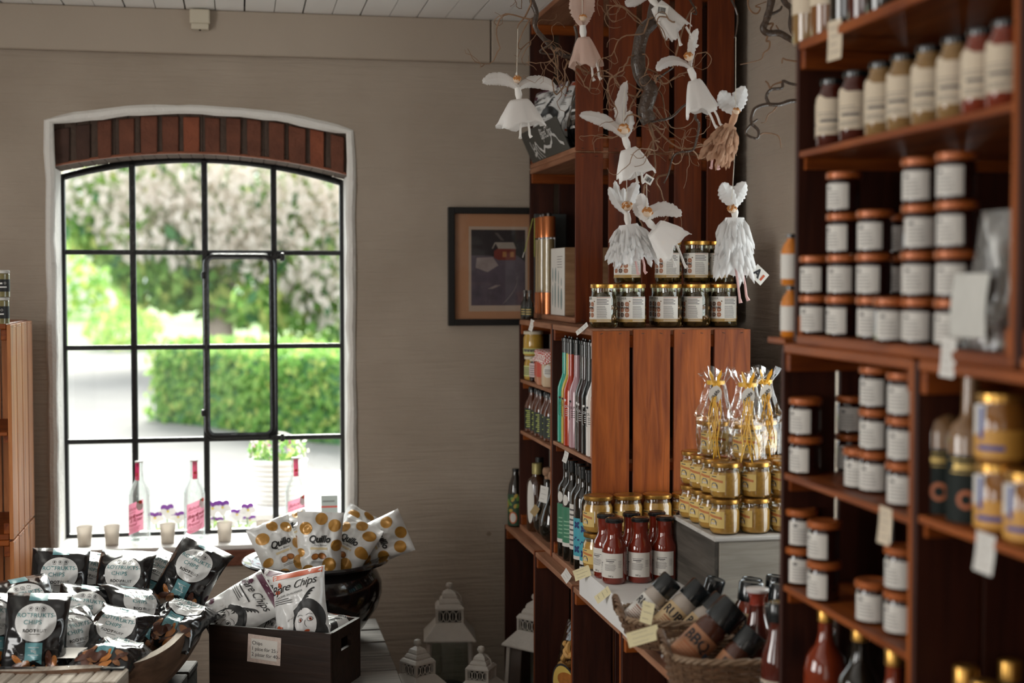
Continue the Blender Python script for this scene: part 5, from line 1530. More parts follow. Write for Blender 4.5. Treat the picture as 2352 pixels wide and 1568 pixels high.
for i, (px, X, dz, lab) in enumerate(((2168, 1.085, 0.0, 'leftmost of the gold-capped dark bottles low at the right'), (2218, 1.065, -0.0, 'second gold-capped dark bottle low at the right, in front'), (2262, 1.165, 0, 'gold-capped dark bottle at the back, low at the right'), (2262, 1.052, 0, 'gold-capped dark bottle at the very bottom, right of the second one'), (2322, 1.15, 0, 'gold-capped dark bottle at the back near the right frame edge'))):
    y = at_x(px, 1500, X).y
    put('gcap', bottle('syrup_bottle', [(r_, z_ * 1.28) for r_, z_ in rp], DKGL, None, GOLD, None, [(r_ * 1.15, z_ * 1.28) for r_, z_ in rc]), (X, y, zb_), (0, 0, 0), lab, 'bottle', 'gold-capped bottles low at the right')
# clear bag of sweets at the wide crate's near end
def clearbag(u, v):
    a = 2 * pi * u
    z = 0.20 * v
    w_ = 0.046 * (1 - 0.25 * v); d_ = 0.030 * (1 - v) ** 0.6 + 0.003
    k = 1 + 0.12 * noise.noise(Vector((cos(a) * 2, sin(a) * 2, z * 25)))
    return (d_ * cos(a) * k, w_ * sin(a) * k, z)
X = XRS + 0.045; y = at_x(2268, 700, X).y
cb = thing('clear_bag', 'clear plastic bag with white printed card by the near jam jars', 'bag', (X, y, zU), (0, radians(4), radians(6)))
MB().grid(clearbag, 40, 20, 0, closed_u=True, smooth=False).build('film', film('bag_film', (0.9, 0.9, 0.88), 0.25, 0.12, 0.22, (0.7, 0.7, 0.67)), cb)
MB().grid(lambda u, v: (-0.033 - 0.004 * sin(3 * v), 0.042 - 0.084 * u, 0.015 + 0.092 * v), 4, 6, 0).build('printed_card', mat('grey_white_card', (0.55, 0.54, 0.50), 0.6, var=0.12, vscale=40), cb)
mb = MB()
for k in range(14): mb.lathe([(0, -0.007), (0.006, -0.004), (0.007, 0), (0.006, 0.004), (0, 0.007)], 8, k % 2, T(RD.uniform(-0.012, 0.012), RD.uniform(-0.03, 0.03), 0.009 + 0.012 * (k % 3)))
tag(mb.build('sweets', [PAPER, PINKL], cb), kind='stuff')
# two orange bottles standing on the wall side, seen past the far edge of the right shelf
def orl(lb):
    lb.rect(cylmap(0.0236, 0), -0.04, 0.04, 0.03, 0.085, 0, 18, 1); return [WLAB]
ORA = mat('orange_squash', (0.62, 0.20, 0.02), 0.2, coat=0.5)

# ---- two orange bottles seen past the far edge of the right shelf, on a bracket on the wall side
def squash():
    t = thing('squash_bottle', '', 'bottle')
    MB().lathe([(0, 0), (0.020, 0), (0.023, 0.004), (0.023, 0.085), (0.018, 0.102), (0.010, 0.112), (0.0095, 0.118), (0, 0.118)], 24).build('bottle', ORA, t)
    MB().lathe([(0, 0.1185), (0.011, 0.1185), (0.011, 0.128), (0, 0.129)], 16).build('cap', BLACKLID, t)
    MB().rect(cylmap(0.0236), -0.045, 0.045, 0.016, 0.078, 0, 18, 1).build('label', WLAB, t)
    return t
SQX = at_y(1816, 780, 2.60).x
for i in range(2):
    put('squash', squash, (SQX, 2.60, 1.489 + 0.1000 * i), (0, 0, -0.5), ['lower', 'upper'][i] + ' orange bottle with white label behind the far edge of the right shelf', 'bottle', 'orange bottles behind the right shelf', scale=(0.85, 0.85, 0.77))
bk = thing('wall_bracket_shelf', 'small board carrying the two orange bottles beside the right shelf', 'shelf', (SQX, 2.60, 0))
MB().box(-0.03, 0.62, -0.04, 0.045, 1.476, 1.488).build('board', WOODX, bk, bevel=0.002)
MB().box(0.55, 0.62, -0.012, 0.012, 0.0, 1.4755).build('post', WOODZ, bk, bevel=0.002)

# ================================================================ chip bags
BLKF = mat('black_foil', (0.010, 0.010, 0.011), 0.2, coat=0.5)
WHTF = mat('white_foil', (0.70, 0.70, 0.69), 0.28, coat=0.3)
WPR = mat('white_print', (0.68, 0.68, 0.67), 0.32, coat=0.3)
TEAL = mat('teal_print', (0.10, 0.27, 0.30), 0.35, coat=0.3)
TEALT = mat('teal_text', (0.07, 0.24, 0.25), 0.5)
BLKT = mat('black_text', (0.012, 0.012, 0.012), 0.5)
CH1 = mat('chip_brown', (0.25, 0.10, 0.035), 0.4, coat=0.3, var=0.4, vscale=70); CH2 = mat('chip_dark', (0.075, 0.022, 0.010), 0.4, coat=0.3, var=0.4, vscale=70); CH3 = mat('chip_orange', (0.42, 0.15, 0.03), 0.4, coat=0.3, var=0.4, vscale=70)
GDOT = mat('gold_dot', (0.46, 0.23, 0.045), 0.30, 0.25, coat=0.2, var=0.25, vscale=50)
SKIN = mat('drawn_face', (0.66, 0.65, 0.64), 0.4, coat=0.2); REDPR = mat('red_print', (0.50, 0.09, 0.03), 0.45); PURP = mat('plum_print', (0.10, 0.02, 0.05), 0.4, coat=0.3)
class Bag:
    def __init__(s, w, h, t, seed, crump=1.0, slump=0.0, topfold=0.0, back=0.0):
        s.bk = back
        s.w, s.h, s.t, s.seed, s.c, s.sl, s.tf = w, h, t, seed, crump, slump, topfold
    def P(s, x, z, side=-1, off=0.0):
        u = max(-1, min(1, 2 * x / s.w)); v = max(-1, min(1, 2 * z / s.h))
        body = (max(0, 1 - abs(u) ** 2.6)) ** 0.6 * (max(0, 1 - abs(v) ** 3.2)) ** 0.75
        th = s.t / 2 * body * (1 - 0.25 * v)
        q = Vector((x * 16, z * 16, s.seed * 3.7 + (0 if side < 0 else 50)))
        cr = (0.5 - abs(noise.noise(q))) * 0.016 + (0.5 - abs(noise.noise(q * 2.3))) * 0.006
        # seal pleats close to the ends
        pl = 0.0035 * sin(x * 150 + s.seed) * max(0, abs(v) - 0.55)
        edge = max(0, 1 - max(abs(u), abs(v)) ** 6)
        y = side * (th + cr * s.c * edge + off) + pl
        bend = 0.006 * noise.noise(Vector((x * 9, s.seed, 1)))*abs(v)**2
        # narrow waist toward the seals
        xx = x * (1 - 0.07 * (1 - abs(v)) ** 0.5 * 1.0 + 0.0)
        y += bend
        zz = z
        if s.bk and v > -0.2:
            k = v + 0.2
            y += s.bk * k * k * s.h * 0.24
            zz -= s.bk * k ** 3 * s.h * 0.06
        if s.tf and v > 0.62:
            k = (v - 0.62) / 0.38
            y -= s.tf * k * k * s.h * 0.5
            zz -= abs(s.tf) * 0.3 * k * k * s.h * 0.3
        return (xx, y, zz)
    def body(s, mb, mi=0, n=36):
        m = int(n * s.h / s.w)
        for side in (-1, 1):
            mb.grid(lambda u, v: s.P((u - 0.5) * s.w, (v - 0.5) * s.h, side), n, m, mi)
        return mb
    def f(s, off=0.0012):
        return lambda x, z: s.P(x, z, -1, off)
def seal_strip(b, mb, mi, top=True):
    z0, z1 = (b.h / 2 - 0.016, b.h / 2) if top else (-b.h / 2, -b.h / 2 + 0.014)
    mb.grid(lambda u, v: b.P((u - 0.5) * b.w, z0 + (z1 - z0) * v, -1, 0.0008), 24, 2, mi)
def root_bag(b, seed):
    t = thing('chip_bag', '', 'chip bag')
    return b, t
def rotfrukt(seed, tf=0.0):
    def mk():
        b = Bag(0.165, 0.245, 0.052, seed, 1.7, topfold=tf, back=0.75 + 0.12 * (seed % 3))
        t = thing('chip_bag', '', 'chip bag')
        b.body(MB()).build('bag', BLKF, t)
        pr = MB(); f = b.f(0.0012); f1 = b.f(0.0020); f2 = b.f(0.0026)
        cy = 0.030
        pr.rect(f, -0.024, 0.024, 0.092, 0.122, 1, 8, 6)
        pr.rect(f, -0.022, 0.022, -0.068, -0.025, 1, 8, 8)
        pr.add([f1(-0.022, -0.068), f1(0, -0.068), f1(-0.022, -0.079)], [(0, 1, 2)], 1); pr.add([f1(0, -0.068), f1(0.022, -0.068), f1(0.022, -0.079)], [(0, 1, 2)], 1)
        pr.disc(f1, 0, cy, 0.054, 0.053, 0, 48, 12)
        pr.text('ROTFRUKTS-', 0.0165, f2, 2, 0.000, cy + 0.016, bold=0.012, space=1.05)
        pr.text('CHIPS', 0.0165, f2, 2, -0.008, cy - 0.003, bold=0.012, space=1.1)
        pr.text('ROOT', 0.0115, f2, 3, -0.0150, cy - 0.025, bold=0.03, space=1.05); pr.text('FRUIT', 0.0115, f2, 3, 0.0150, cy - 0.025, space=1.05)
        lines(pr, f2, -0.014, 0.014, [cy - 0.034], 0.0014, 3)
        for k in (-1, 0, 1):
            pr.tube([f2(k * 0.017 + 0.0055 * cos(a_), cy + 0.036 + 0.0055 * sin(a_)) for a_ in [2 * pi * i / 12 for i in range(12)]], 0.0005, 4, 3, closed=True)
            pr.disc(f2, k * 0.017, cy + 0.036, 0.0022, 0.0034, 3, 8, 1, 20 * k); lines(pr, f2, k * 0.017 - 0.005, k * 0.017 + 0.005, [cy + 0.028], 0.001, 3)
        pr.text('90g', 0.0105, f2, 0, 0, -0.046); lines(pr, f2, -0.014, 0.014, [-0.037, -0.056], 0.0012, 0)
        rr = random.Random(seed)
        for k in range(16):
            x = rr.uniform(-0.055, 0.055); z = rr.uniform(-0.112, -0.078) if abs(x) < 0.03 else rr.uniform(-0.112, -0.062)
            pr.disc(b.f(0.0010 + 0.0002 * k), x, z, rr.uniform(0.012, 0.022), rr.uniform(0.006, 0.011), rr.choice([4, 5, 5, 6]), 16, 3, rr.uniform(0, 180))
        tag(pr.build('printed_front', [WPR, TEAL, TEALT, BLKT, CH1, CH2, CH3], t), 'white round emblem, teal ribbon and root chips printed on the bag')
        sl = MB(); seal_strip(b, sl, 0); sl.build('top_seal', BLKF, t)
        return t
    return mk
def quillo(seed, tf=0.0):
    def mk():
        b = Bag(0.150, 0.215, 0.066, seed, 1.3, topfold=tf, back=0.35 * (seed % 2) + 0.1)
        t = thing('chip_bag', '', 'chip bag')
        b.body(MB()).build('bag', WHTF, t)
        pr = MB(); f = b.f(0.0012); f1 = b.f(0.0022)
        rr = random.Random(seed)
        for cx, cy, r in ((-0.046, 0.055, 0.021), (0.004, 0.086, 0.020), (0.048, 0.066, 0.021), (0.058, 0.004, 0.019), (0.036, -0.056, 0.023), (-0.030, -0.078, 0.021), (-0.060, -0.022, 0.014), (-0.058, -0.098, 0.012)):
            pr.disc(f, cx, cy, r, r * 0.96, 0, 28, 7)
        pr.text('Quillo', 0.030, f1, 1, 0.000, 0.022, shear=0.22, bold=0.035, space=0.95)
        pr.text('Pure flavour', 0.0085, f1, 1, 0.004, 0.004, shear=0.25)
        lines(pr, f, -0.028, 0.028, [-0.010], 0.007, 5)
        pr.disc(f, -0.011, -0.032, 0.013, 0.010, 2, 18, 3, 20); pr.disc(f, 0.012, -0.030, 0.014, 0.010, 2, 18, 3, -15)
        pr.disc(f1, -0.011, -0.032, 0.010, 0.007, 3, 16, 2, 20); pr.disc(f1, 0.012, -0.030, 0.010, 0.007, 3, 16, 2, -15)
        lines(pr, f, -0.022, 0.022, [-0.048, -0.052], 0.0012, 1)
        tag(pr.build('printed_front', [GDOT, BLKT, CH1, CH3, BLKT, mat('pale_gold_print', (0.62, 0.50, 0.30), 0.4)], t), 'black Quillo lettering and gold dots printed on the bag')
        bk_ = MB()
        fb = lambda x, z: b.P(x, z, 1, 0.0012)
        for cx, cy, r in ((-0.03, 0.06, 0.02), (0.04, 0.03, 0.022), (-0.02, -0.03, 0.02), (0.03, -0.07, 0.02)): bk_.disc(fb, cx, cy, r, r, 0, 24, 5)
        bk_.build('printed_back', GDOT, t)
        sl = MB(); seal_strip(b, sl, 0); sl.build('top_seal', WHTF, t)
        return t
    return mk
def facebag(seed, red, w=0.17, h=0.225, tf=0.0):
    """white bag with a drawn dark-haired woman and flowing script"""
    def mk():
        b = Bag(w, h, 0.056, seed, 1.2, topfold=tf, back=0.25)
        t = thing('chip_bag', '', 'chip bag')
        b.body(MB()).build('bag', WHTF, t)
        pr = MB()
        L = [b.f(0.0010 + 0.0006 * k) for k in range(7)]
        acc = 3 if red else 4
        cx, cy = 0.030, -0.050
        for k in range(5):     # hair strokes sweeping up
            pr.grid(lambda u, v, k=k: L[1](cx - 0.052 + 0.006 * k + 0.060 * u ** 1.4 - 0.004 * (v - 0.5) * (1.5 - u), cy - 0.060 + (0.122 + 0.008 * k) * sin(u * pi / 2) + (v - 0.5) * 0.004), 14, 1, 0)
        pr.disc(L[0], cx + 0.004, cy + 0.005, 0.048, 0.060, 0, 32, 8, -8)
        pr.disc(L[0], cx + 0.030, cy - 0.030, 0.022, 0.034, 0, 24, 6, 10)
        pr.disc(L[2], cx - 0.006, cy - 0.004, 0.034, 0.043, 1, 32, 8, -8)
        pr.grid(lambda u, v: L[3](cx - 0.040 + 0.080 * u, cy + 0.028 + 0.020 * sin(u * pi) + (v - 0.5) * 0.018), 14, 3, 0)
        for ex in (-0.020, 0.012):
            pr.disc(L[3], cx + ex, cy + 0.005, 0.0095, 0.0062, 2, 18, 2, 8); pr.disc(L[4], cx + ex, cy + 0.005, 0.0080, 0.0048, 1, 16, 2, 8)
            pr.disc(L[5], cx + ex + 0.0015, cy + 0.005, 0.0042, 0.0044, acc if red else 2, 12, 1); pr.disc(L[6], cx + ex + 0.0015, cy + 0.005, 0.0022, 0.0024, 2, 10, 1)
            pr.grid(lambda u, v, ex=ex: L[4](cx + ex - 0.011 + 0.022 * u, cy + 0.016 + 0.004 * sin(u * pi) + 0.0012 * v), 8, 1, 2)
        pr.grid(lambda u, v: L[4](cx - 0.003 - 0.004 * sin(u * pi) + 0.0012 * v, cy - 0.016 + 0.02 * u), 8, 1, 2)
        pr.disc(L[4], cx - 0.004, cy - 0.026, 0.008, 0.0036, acc, 14, 2, 6)
        pr.text('Bjäre Chips', 0.036, L[2], 2, -0.010, 0.062, shear=0.35, space=0.92, rot=6)
        (pr.text('CHEDDAR: EN KLASSIKER', 0.0085, L[2], 2, -0.022, 0.036, rot=6) if red else lines(pr, L[2], -0.065, 0.015, [0.034], 0.004, 2))
        for k in range(3): lines(pr, L[2], -0.075, -0.005, [0.024 - 0.006 * k], 0.0018, 2, RD)
        for k, (x, z) in enumerate(((-0.062, 0.05), (-0.068, -0.055), (-0.058, -0.060), (-0.052, 0.070))): pr.disc(L[2], x, z, 0.009, 0.006, acc, 12, 2, 35 * k)
        for k in range(3): pr.disc(L[3], cx - 0.06 + 0.01 * k, cy + 0.012 + 0.006 * k, 0.005, 0.0036, 1, 10, 1, 30)
        pr.rect(L[1], -w / 2 + 0.004, w / 2 - 0.004, h / 2 - 0.022, h / 2 - 0.004, acc, 10, 2)
        tag(pr.build('printed_front', [BLKT, SKIN, BLKT, REDPR, PURP], t), 'drawn dark-haired woman and flowing script printed on the bag')
        sl = MB(); seal_strip(b, sl, 0); sl.build('top_seal', WHTF, t)
        return t
    return mk

def place_bag(key, mk, px, py, Y, rx, ry, rz, lab, grp, cat='chip bag', sc=1.0):
    """centre of the bag at the pixel on depth Y; rx tips it back, ry rolls it, rz turns it"""
    p = at_y(px, py, Y)
    R_ = Matrix.Rotation(radians(rz), 3, 'Z') @ Matrix.Rotation(radians(rx), 3, 'X') @ Matrix.Rotation(radians(ry), 3, 'Y')
    return put(key, mk, p, R_.to_euler(), lab, cat, grp, scale=sc if sc != 1.0 else None)
G1 = 'black root-chip bags in the trough'
A = rotfrukt(1); B = rotfrukt(4, 0.16); C = rotfrukt(8, -0.1)
for (k, mk, px, py, Y, rx, ry, rz, lab) in (
    ('ra', A, 82, 1452, 3.80, -12, 4, 4, 'black root-chip bag in front at the left, full round emblem showing'),
    ('rb', B, -22, 1440, 3.86, -12, 14, 40, 'black root-chip bag cut by the left frame edge'),
    ('rc', C, 172, 1474, 3.90, -14, -3, 30, 'black root-chip bag in the second row, turned right behind the front bag'),
    ('rb', B, 262, 1462, 3.90, -32, 14, -10, 'black root-chip bag in front, leaning back with its icons showing'),
    ('ra', A, 196, 1418, 4.04, -20, 12, 10, 'black root-chip bag in the middle row, half hidden, emblem tilted right'),
    ('rc', C, 314, 1408, 4.06, -20, 14, 34, 'black root-chip bag in the middle row turned to the right'),
    ('rb', B, 418, 1418, 4.10, -58, 30, 4, 'black root-chip bag lying back at the right end of the trough'),
    ('rb', A, 272, 1500, 3.80, -80, 36, 12, 'black root-chip bag lying nearly flat on the front right rim'),
    ('ra', A, 136, 1340, 4.20, -10, 3, 4, 'black root-chip bag standing at the back left beside the orange crates'),
    ('rc', C, 282, 1338, 4.22, -12, 4, -5, 'black root-chip bag standing at the centre of the back row'),
    ('ra', A, 438, 1318, 4.26, -14, 26, -8, 'black root-chip bag at the back right, tilted to the right'),
    ('rb', B, 212, 1332, 4.33, -28, 12, -12, 'black root-chip bag behind the back row, left, its shiny top showing'),
    ('rb', B, 366, 1326, 4.34, -34, 24, -16, 'black root-chip bag behind the back row, right, shiny face up'),
    ('rc', C, 60, 1400, 4.00, -16, -6, 16, 'black root-chip bag behind the front left bag, mostly hidden')):
    place_bag(k, mk, px, py, Y, rx, ry, rz, lab, G1)
G2 = 'gold-dotted bags in the pot'
QA = quillo(2); QB = quillo(6, 0.12); QC = quillo(9, -0.08)
for (k, mk, px, py, Y, rx, ry, rz, lab) in (
    ('qa', QA, 733, 1252, 4.52, -6, 3, -4, 'white gold-dotted chip bag standing front and centre in the black pot'),
    ('qb', QB, 642, 1268, 4.53, -24, -16, 16, 'white gold-dotted chip bag at the left front of the pot'),
    ('qc', QC, 668, 1232, 4.64, -30, -22, -10, 'white gold-dotted chip bag behind the left one, its back showing'),
    ('qb', QB, 802, 1262, 4.60, -30, 24, -24, 'white gold-dotted chip bag right of the centre one'),
    ('qa', QA, 866, 1244, 4.66, -14, 66, -12, 'white gold-dotted chip bag lying sideways over the right rim of the pot'),
    ('qc', QC, 735, 1222, 4.68, -40, 10, 180, 'white gold-dotted chip bag at the back of the pot, back side turned forward'),
    ('qb', QB, 818, 1232, 4.74, -36, 40, 20, 'white gold-dotted chip bag at the back right of the pot')):
    place_bag(k, mk, px, py, Y, rx, ry, rz, lab, G2)
G3 = 'white bags with drawn faces'
place_bag('fa', facebag(3, False), 552, 1398, 4.22, -34, 50, -24, 'white chip bag with a winking drawn woman, lying at the left of the box', G3)
place_bag('fb', facebag(5, True), 690, 1392, 4.135, -16, -14, -26, 'white chip bag with drawn red-eyed woman, standing at the right of the box', G3)
place_bag('fa', facebag(3, False), 640, 1398, 4.245, -16, 8, -28, 'white chip bag with plum top at the back of the box', G3)
place_bag('fb', facebag(5, True), 748, 1440, 4.17, -66, 8, -28, 'white chip bag lying low at the right end of the box', G3, sc=0.72)

# dark carton of chip bags on the topmost crate
zC = ZU + TH + 0.001 + 0.0195
ct = thing('display_carton', 'dark grey carton with white wave pattern holding chip bags in the topmost crate', 'carton', (XTOP + 0.004, 4.852, zC))
CARD = mat('dark_grey_card', (0.050, 0.050, 0.043), 0.55)
cw, chh = 0.60, 0.105
tilt = 0.45
def cf(d):
    return lambda u, z: (-d - z * tilt, -u, z)
mb = MB()
for d0 in (0,):
    mb.add([cf(0)(-cw / 2, 0), cf(0)(cw / 2, 0), cf(0)(cw / 2, chh), cf(0)(-cw / 2, chh), cf(-0.003)(-cw / 2, 0), cf(-0.003)(cw / 2, 0), cf(-0.003)(cw / 2, chh), cf(-0.003)(-cw / 2, chh)], [(0, 1, 2, 3), (7, 6, 5, 4), (0, 4, 5, 1), (3, 2, 6, 7), (0, 3, 7, 4), (1, 5, 6, 2)])
mb.build('front_flap', CARD, ct)
mb = MB()
wv = [0.2, 0.25, 0.34, 0.80, 0.45, 0.28, 0.50, 0.42, 0.40, 0.55, 0.88, 0.78, 0.40, 0.30]
def wave(u):
    t_ = u * (len(wv) - 1); i = min(int(t_), len(wv) - 2); f = t_ - i; f = f * f * (3 - 2 * f)
    return wv[i] * (1 - f) + wv[i + 1] * f
mb.grid(lambda u, v: cf(0.0008)(-0.2 + 0.46 * u, chh * (0.68 * wave(0.08 + 0.92 * u) + (v - 0.5) * 0.10)), 60, 1, 0)
for k in range(3): mb.grid(lambda u, v, k=k: cf(0.0008)(-0.20 + 0.035 * k + (0.05 + 0.01 * k) * u ** 2 + 0.008 * (v - 0.5), chh * (0.02 + (0.62 - 0.1 * k) * (1 - u))), 12, 1, 0)
mb.text('BjäreChips', 0.050, cf(0.0008), 0, 0.075, chh * 0.70, shear=0.3, space=0.8)
mb.build('print', WPR, ct)
MB().box(0.003, 0.20, -cw / 2, cw / 2, 0, 0.004).box(0.197, 0.20, -cw / 2, cw / 2, 0.004, 0.09).build('tray', CARD, ct)
for k, (mk, y, x, z, rx, ry, rz, lab) in enumerate(((facebag(3, False), 4.985, 0.030, 0.160, -8, -10, -62, 'white chip bag in the dark carton near the ceiling, behind the left fairy'), (facebag(5, True), 4.80, 0.080, 0.155, -10, 6, -70, 'white chip bag standing in the middle of the dark carton'))):
    o = put('fa' if k == 0 else 'fb', mk, (XTOP + x, y, zC + z), (Matrix.Rotation(radians(rz), 3, 'Z') @ Matrix.Rotation(radians(rx), 3, 'X') @ Matrix.Rotation(radians(ry), 3, 'Y')).to_euler(), lab, 'chip bag', 'chip bags in the dark carton')
def blackpouch():
    b = Bag(0.17, 0.27, 0.06, 12, 0.6)
    t = thing('chip_bag', '', 'chip bag')
    b.body(MB()).build('bag', BLKF, t)
    pr = MB(); f = b.f(0.0012); f1 = b.f(0.002)
    pr.add([f(-0.06, 0.10), f(-0.06, 0.0), f(-0.03, -0.03), f(0.0, 0.02), f(0.0, 0.10)], [(0, 1, 2, 3, 4)], 0)
    pr.rect(f, 0.01, 0.05, 0.0, 0.12, 2, 5, 8)
    pr.text('100%', 0.022, f1, 1, 0.03, -0.057); lines(pr, f1, 0.008, 0.05, [-0.036, -0.092], 0.008, 1)
    pr.build('printed_front', [WPR, WINK, mat('moss_print', (0.10, 0.12, 0.08), 0.4)], t)
    return t
put('bp', blackpouch, (XTOP + 0.065, 4.62, zC + 0.155), (radians(-10), 0, radians(-86)), 'black chip pouch with white print at the right of the dark carton', 'chip bag')

# ================================================================ window sill things
BOTG = film('bottle_glass', (0.93, 0.97, 0.96), 0.16, 0.02, 0.06, (0.8, 0.85, 0.84))
PINK = film('pink_label', (1, 1, 1), 0.01, 0.5, 0.9, (0.80, 0.26, 0.38)); MAG = film('magenta_label', (1, 1, 1), 0.01, 0.5, 0.93, (0.62, 0.03, 0.12)); DRI = mat('dark_red_ink', (0.32, 0.005, 0.03), 0.5); GRN = mat('green_print', (0.06, 0.22, 0.05), 0.5); RED2 = mat('rose_red', (0.62, 0.05, 0.03), 0.5); PALEP = mat('pale_pink_print', (0.72, 0.55, 0.58), 0.5)
def belv():
    t = thing('glass_bottle', '', 'bottle')
    r = 0.040
    MB().lathe([(0, 0.002), (r - 0.004, 0), (r, 0.005), (r, 0.165), (r - 0.003, 0.182), (r - 0.016, 0.208), (0.0165, 0.224), (0.0150, 0.24), (0.0140, 0.275), (0.0150, 0.277), (0.0150, 0.286), (0, 0.287)], 36).build('bottle', BOTG, t)
    lb = MB(); fm = cylmap(r + 0.0006); f1 = cylmap(r + 0.0010); f2 = cylmap(r + 0.0014)
    lb.rect(fm, -0.040, 0.036, 0.030, 0.142, 0, 24, 1, skew=0.028)
    sk = lambda f: (lambda x, y: f(x, y + 0.028 * x / 0.076))
    lb.text('Belvoir', 0.019, sk(f1), 1, -0.012, 0.121, shear=0.5, space=0.9)
    lb.text('fruit farms', 0.009, sk(f1), 1, -0.012, 0.108, shear=0.5)
    lb.text('Elderflower', 0.019, sk(f1), 1, -0.002, 0.092, shear=0.5, bold=0.02, space=0.85)
    lb.text('& Rose', 0.019, sk(f1), 1, 0.004, 0.077, shear=0.5, bold=0.015, space=0.9)
    lb.text('Pressé', 0.018, sk(f1), 1, -0.014, 0.062, shear=0.5, bold=0.015)
    for k in range(4): lines(lb, sk(f1), -0.034, 0.026, [0.050 - 0.005 * k], 0.0017, 1, RD)
    lb.disc(f1, 0.023, 0.132, 0.013, 0.017, 4, 16, 2); lb.disc(f2, 0.026, 0.146, 0.007, 0.007, 3, 14, 2); lb.disc(f2, 0.017, 0.147, 0.005, 0.003, 2, 10, 1, 30)
    lb.build('label', [PINK, DRI, GRN, RED2, PALEP], t)
    nk = MB(); g = lambda x, z: (lambda rr: (rr * cos(-pi / 2 + x / rr), rr * sin(-pi / 2 + x / rr), z))(0.0158 + max(0, 0.275 - z) * 0.02)
    nk.grid(lambda u, v: g(-0.010 + 0.020 * u, 0.222 + 0.066 * v), 8, 8, 0); nk.disc(lambda x, z: tuple(Vector(g(x, z)) + Vector((0, -0.0006, 0))), 0, 0.245, 0.006, 0.006, 1, 12, 1); nk.rect(lambda x, z: tuple(Vector(g(x, z)) + Vector((0, -0.0004, 0))), -0.010, 0.010, 0.222, 0.236, 2, 6, 1)
    nk.build('neck_strip', [MAG, RED2, PINK], t)
    MB().lathe([(0, 0.2875), (0.0155, 0.2875), (0.0158, 0.293), (0, 0.294)], 20).build('cap', WHITE_OUT, t)
    return t
SY = WY + 0.165
for px, rz, lab in ((321, -28, 'clear bottle with pink label on the sill, leftmost of the three'), (447, 14, 'clear bottle with pink label on the sill, middle one'), (679, 8, 'clear bottle with pink label on the sill, rightmost, behind the gold-dotted bags')):
    p = at_y(px, 1200, SY)
    put('belv', belv, (p.x, SY, SILL + 0.0008), (0, 0, radians(rz)), lab, 'bottle', 'pink-labelled bottles on the sill', scale=(0.97, 0.97, 1.0))
FROST = film('frosted_plastic', (0.8, 0.78, 0.75), 0.12, 0.25, 0.55, (0.66, 0.61, 0.56))
def cup():
    t = thing('plastic_cup', '', 'cup')
    MB().lathe([(0, 0.003), (0.0225, 0.003), (0.024, 0), (0.0275, 0.068), (0.0285, 0.0695), (0.0285, 0.0715), (0.0262, 0.0705), (0.0228, 0.006), (0, 0.005)], 32).build('cup', FROST, t)
    return t
for i, px in enumerate((194, 257, 385, 516, 606)):
    p = at_y(px, 1225, WY + 0.075 - 0.004 * (i > 2))
    put('cup', cup, (p.x, p.y, SILL + 0.0008), (0, 0, i * 1.3), 'frosted plastic cup on the sill, ' + ['leftmost', 'left of the first bottle', 'between the two left bottles', 'right of the middle bottle', 'rightmost, before the third bottle'][i], 'cup', 'plastic cups on the sill')
p = at_y(757, 1152, WY + 0.19)
sc_ = thing('sill_card', 'small grey-white stand-up card with red foot in the window corner', 'card', (p.x, p.y, SILL + 0.0008), (radians(-4), 0, 0))
cw_ = 0.065; ch_ = at_y(757, 1138, WY + 0.19).z - SILL
MB().box(-cw_ / 2, cw_ / 2, 0, 0.002, 0, ch_).build('card', mat('grey_card', (0.42, 0.47, 0.46), 0.6), sc_)
mb = MB(); mb.rect(flatmap(-0.0004), -cw_ / 2, cw_ / 2, ch_ - 0.047, ch_ - 0.041, 0, 1, 1); lines(mb, flatmap(-0.0004), -0.026, 0.02, [ch_ - 0.025], 0.004, 1); mb.build('print', [RED2, GREYINK], sc_)

# ================================================================ spice jars on the left crates
def spice_tin():
    t = thing('spice_jar', '', 'jar')
    r, H = 0.026, 0.082
    MB().lathe([(0, 0), (r, 0), (r, H - 0.012), (r - 0.002, H - 0.010), (0, H - 0.010)], 28).build('body', mat('herb_fill', (0.20, 0.17, 0.07), 0.3, coat=0.5, var=0.3, vscale=120), t)
    MB().lathe(lid_mb(r, H - 0.0095, 0.010), 28).build('lid', mat('white_lid', (0.62, 0.60, 0.56), 0.5), t)
    lb = MB(); fm = cylmap(r + 0.0006); f1 = cylmap(r + 0.001)
    lb.rect(fm, -0.06, 0.06, 0.016, 0.054, 0, 26, 1)
    lb.text('O', 0.010, f1, 1, 0.012, 0.042); lines(lb, f1, -0.022, 0.004, [0.039], 0.005, 1); lines(lb, f1, -0.02, 0.018, [0.028], 0.004, 1)
    lb.build('label', [BLKT, WINK], t)
    return t
for i in range(2):
    p = at_y(3 if i else 1, 700, 4.62)
    put('stin', spice_tin, (p.x, 4.62, 1.4640 + 0.083 * i), (0, 0, -0.15 + 0.3 * i), ['lower', 'upper'][i] + ' spice jar with black label on the orange crates at the left edge', 'jar', 'spice jars on the left crates')

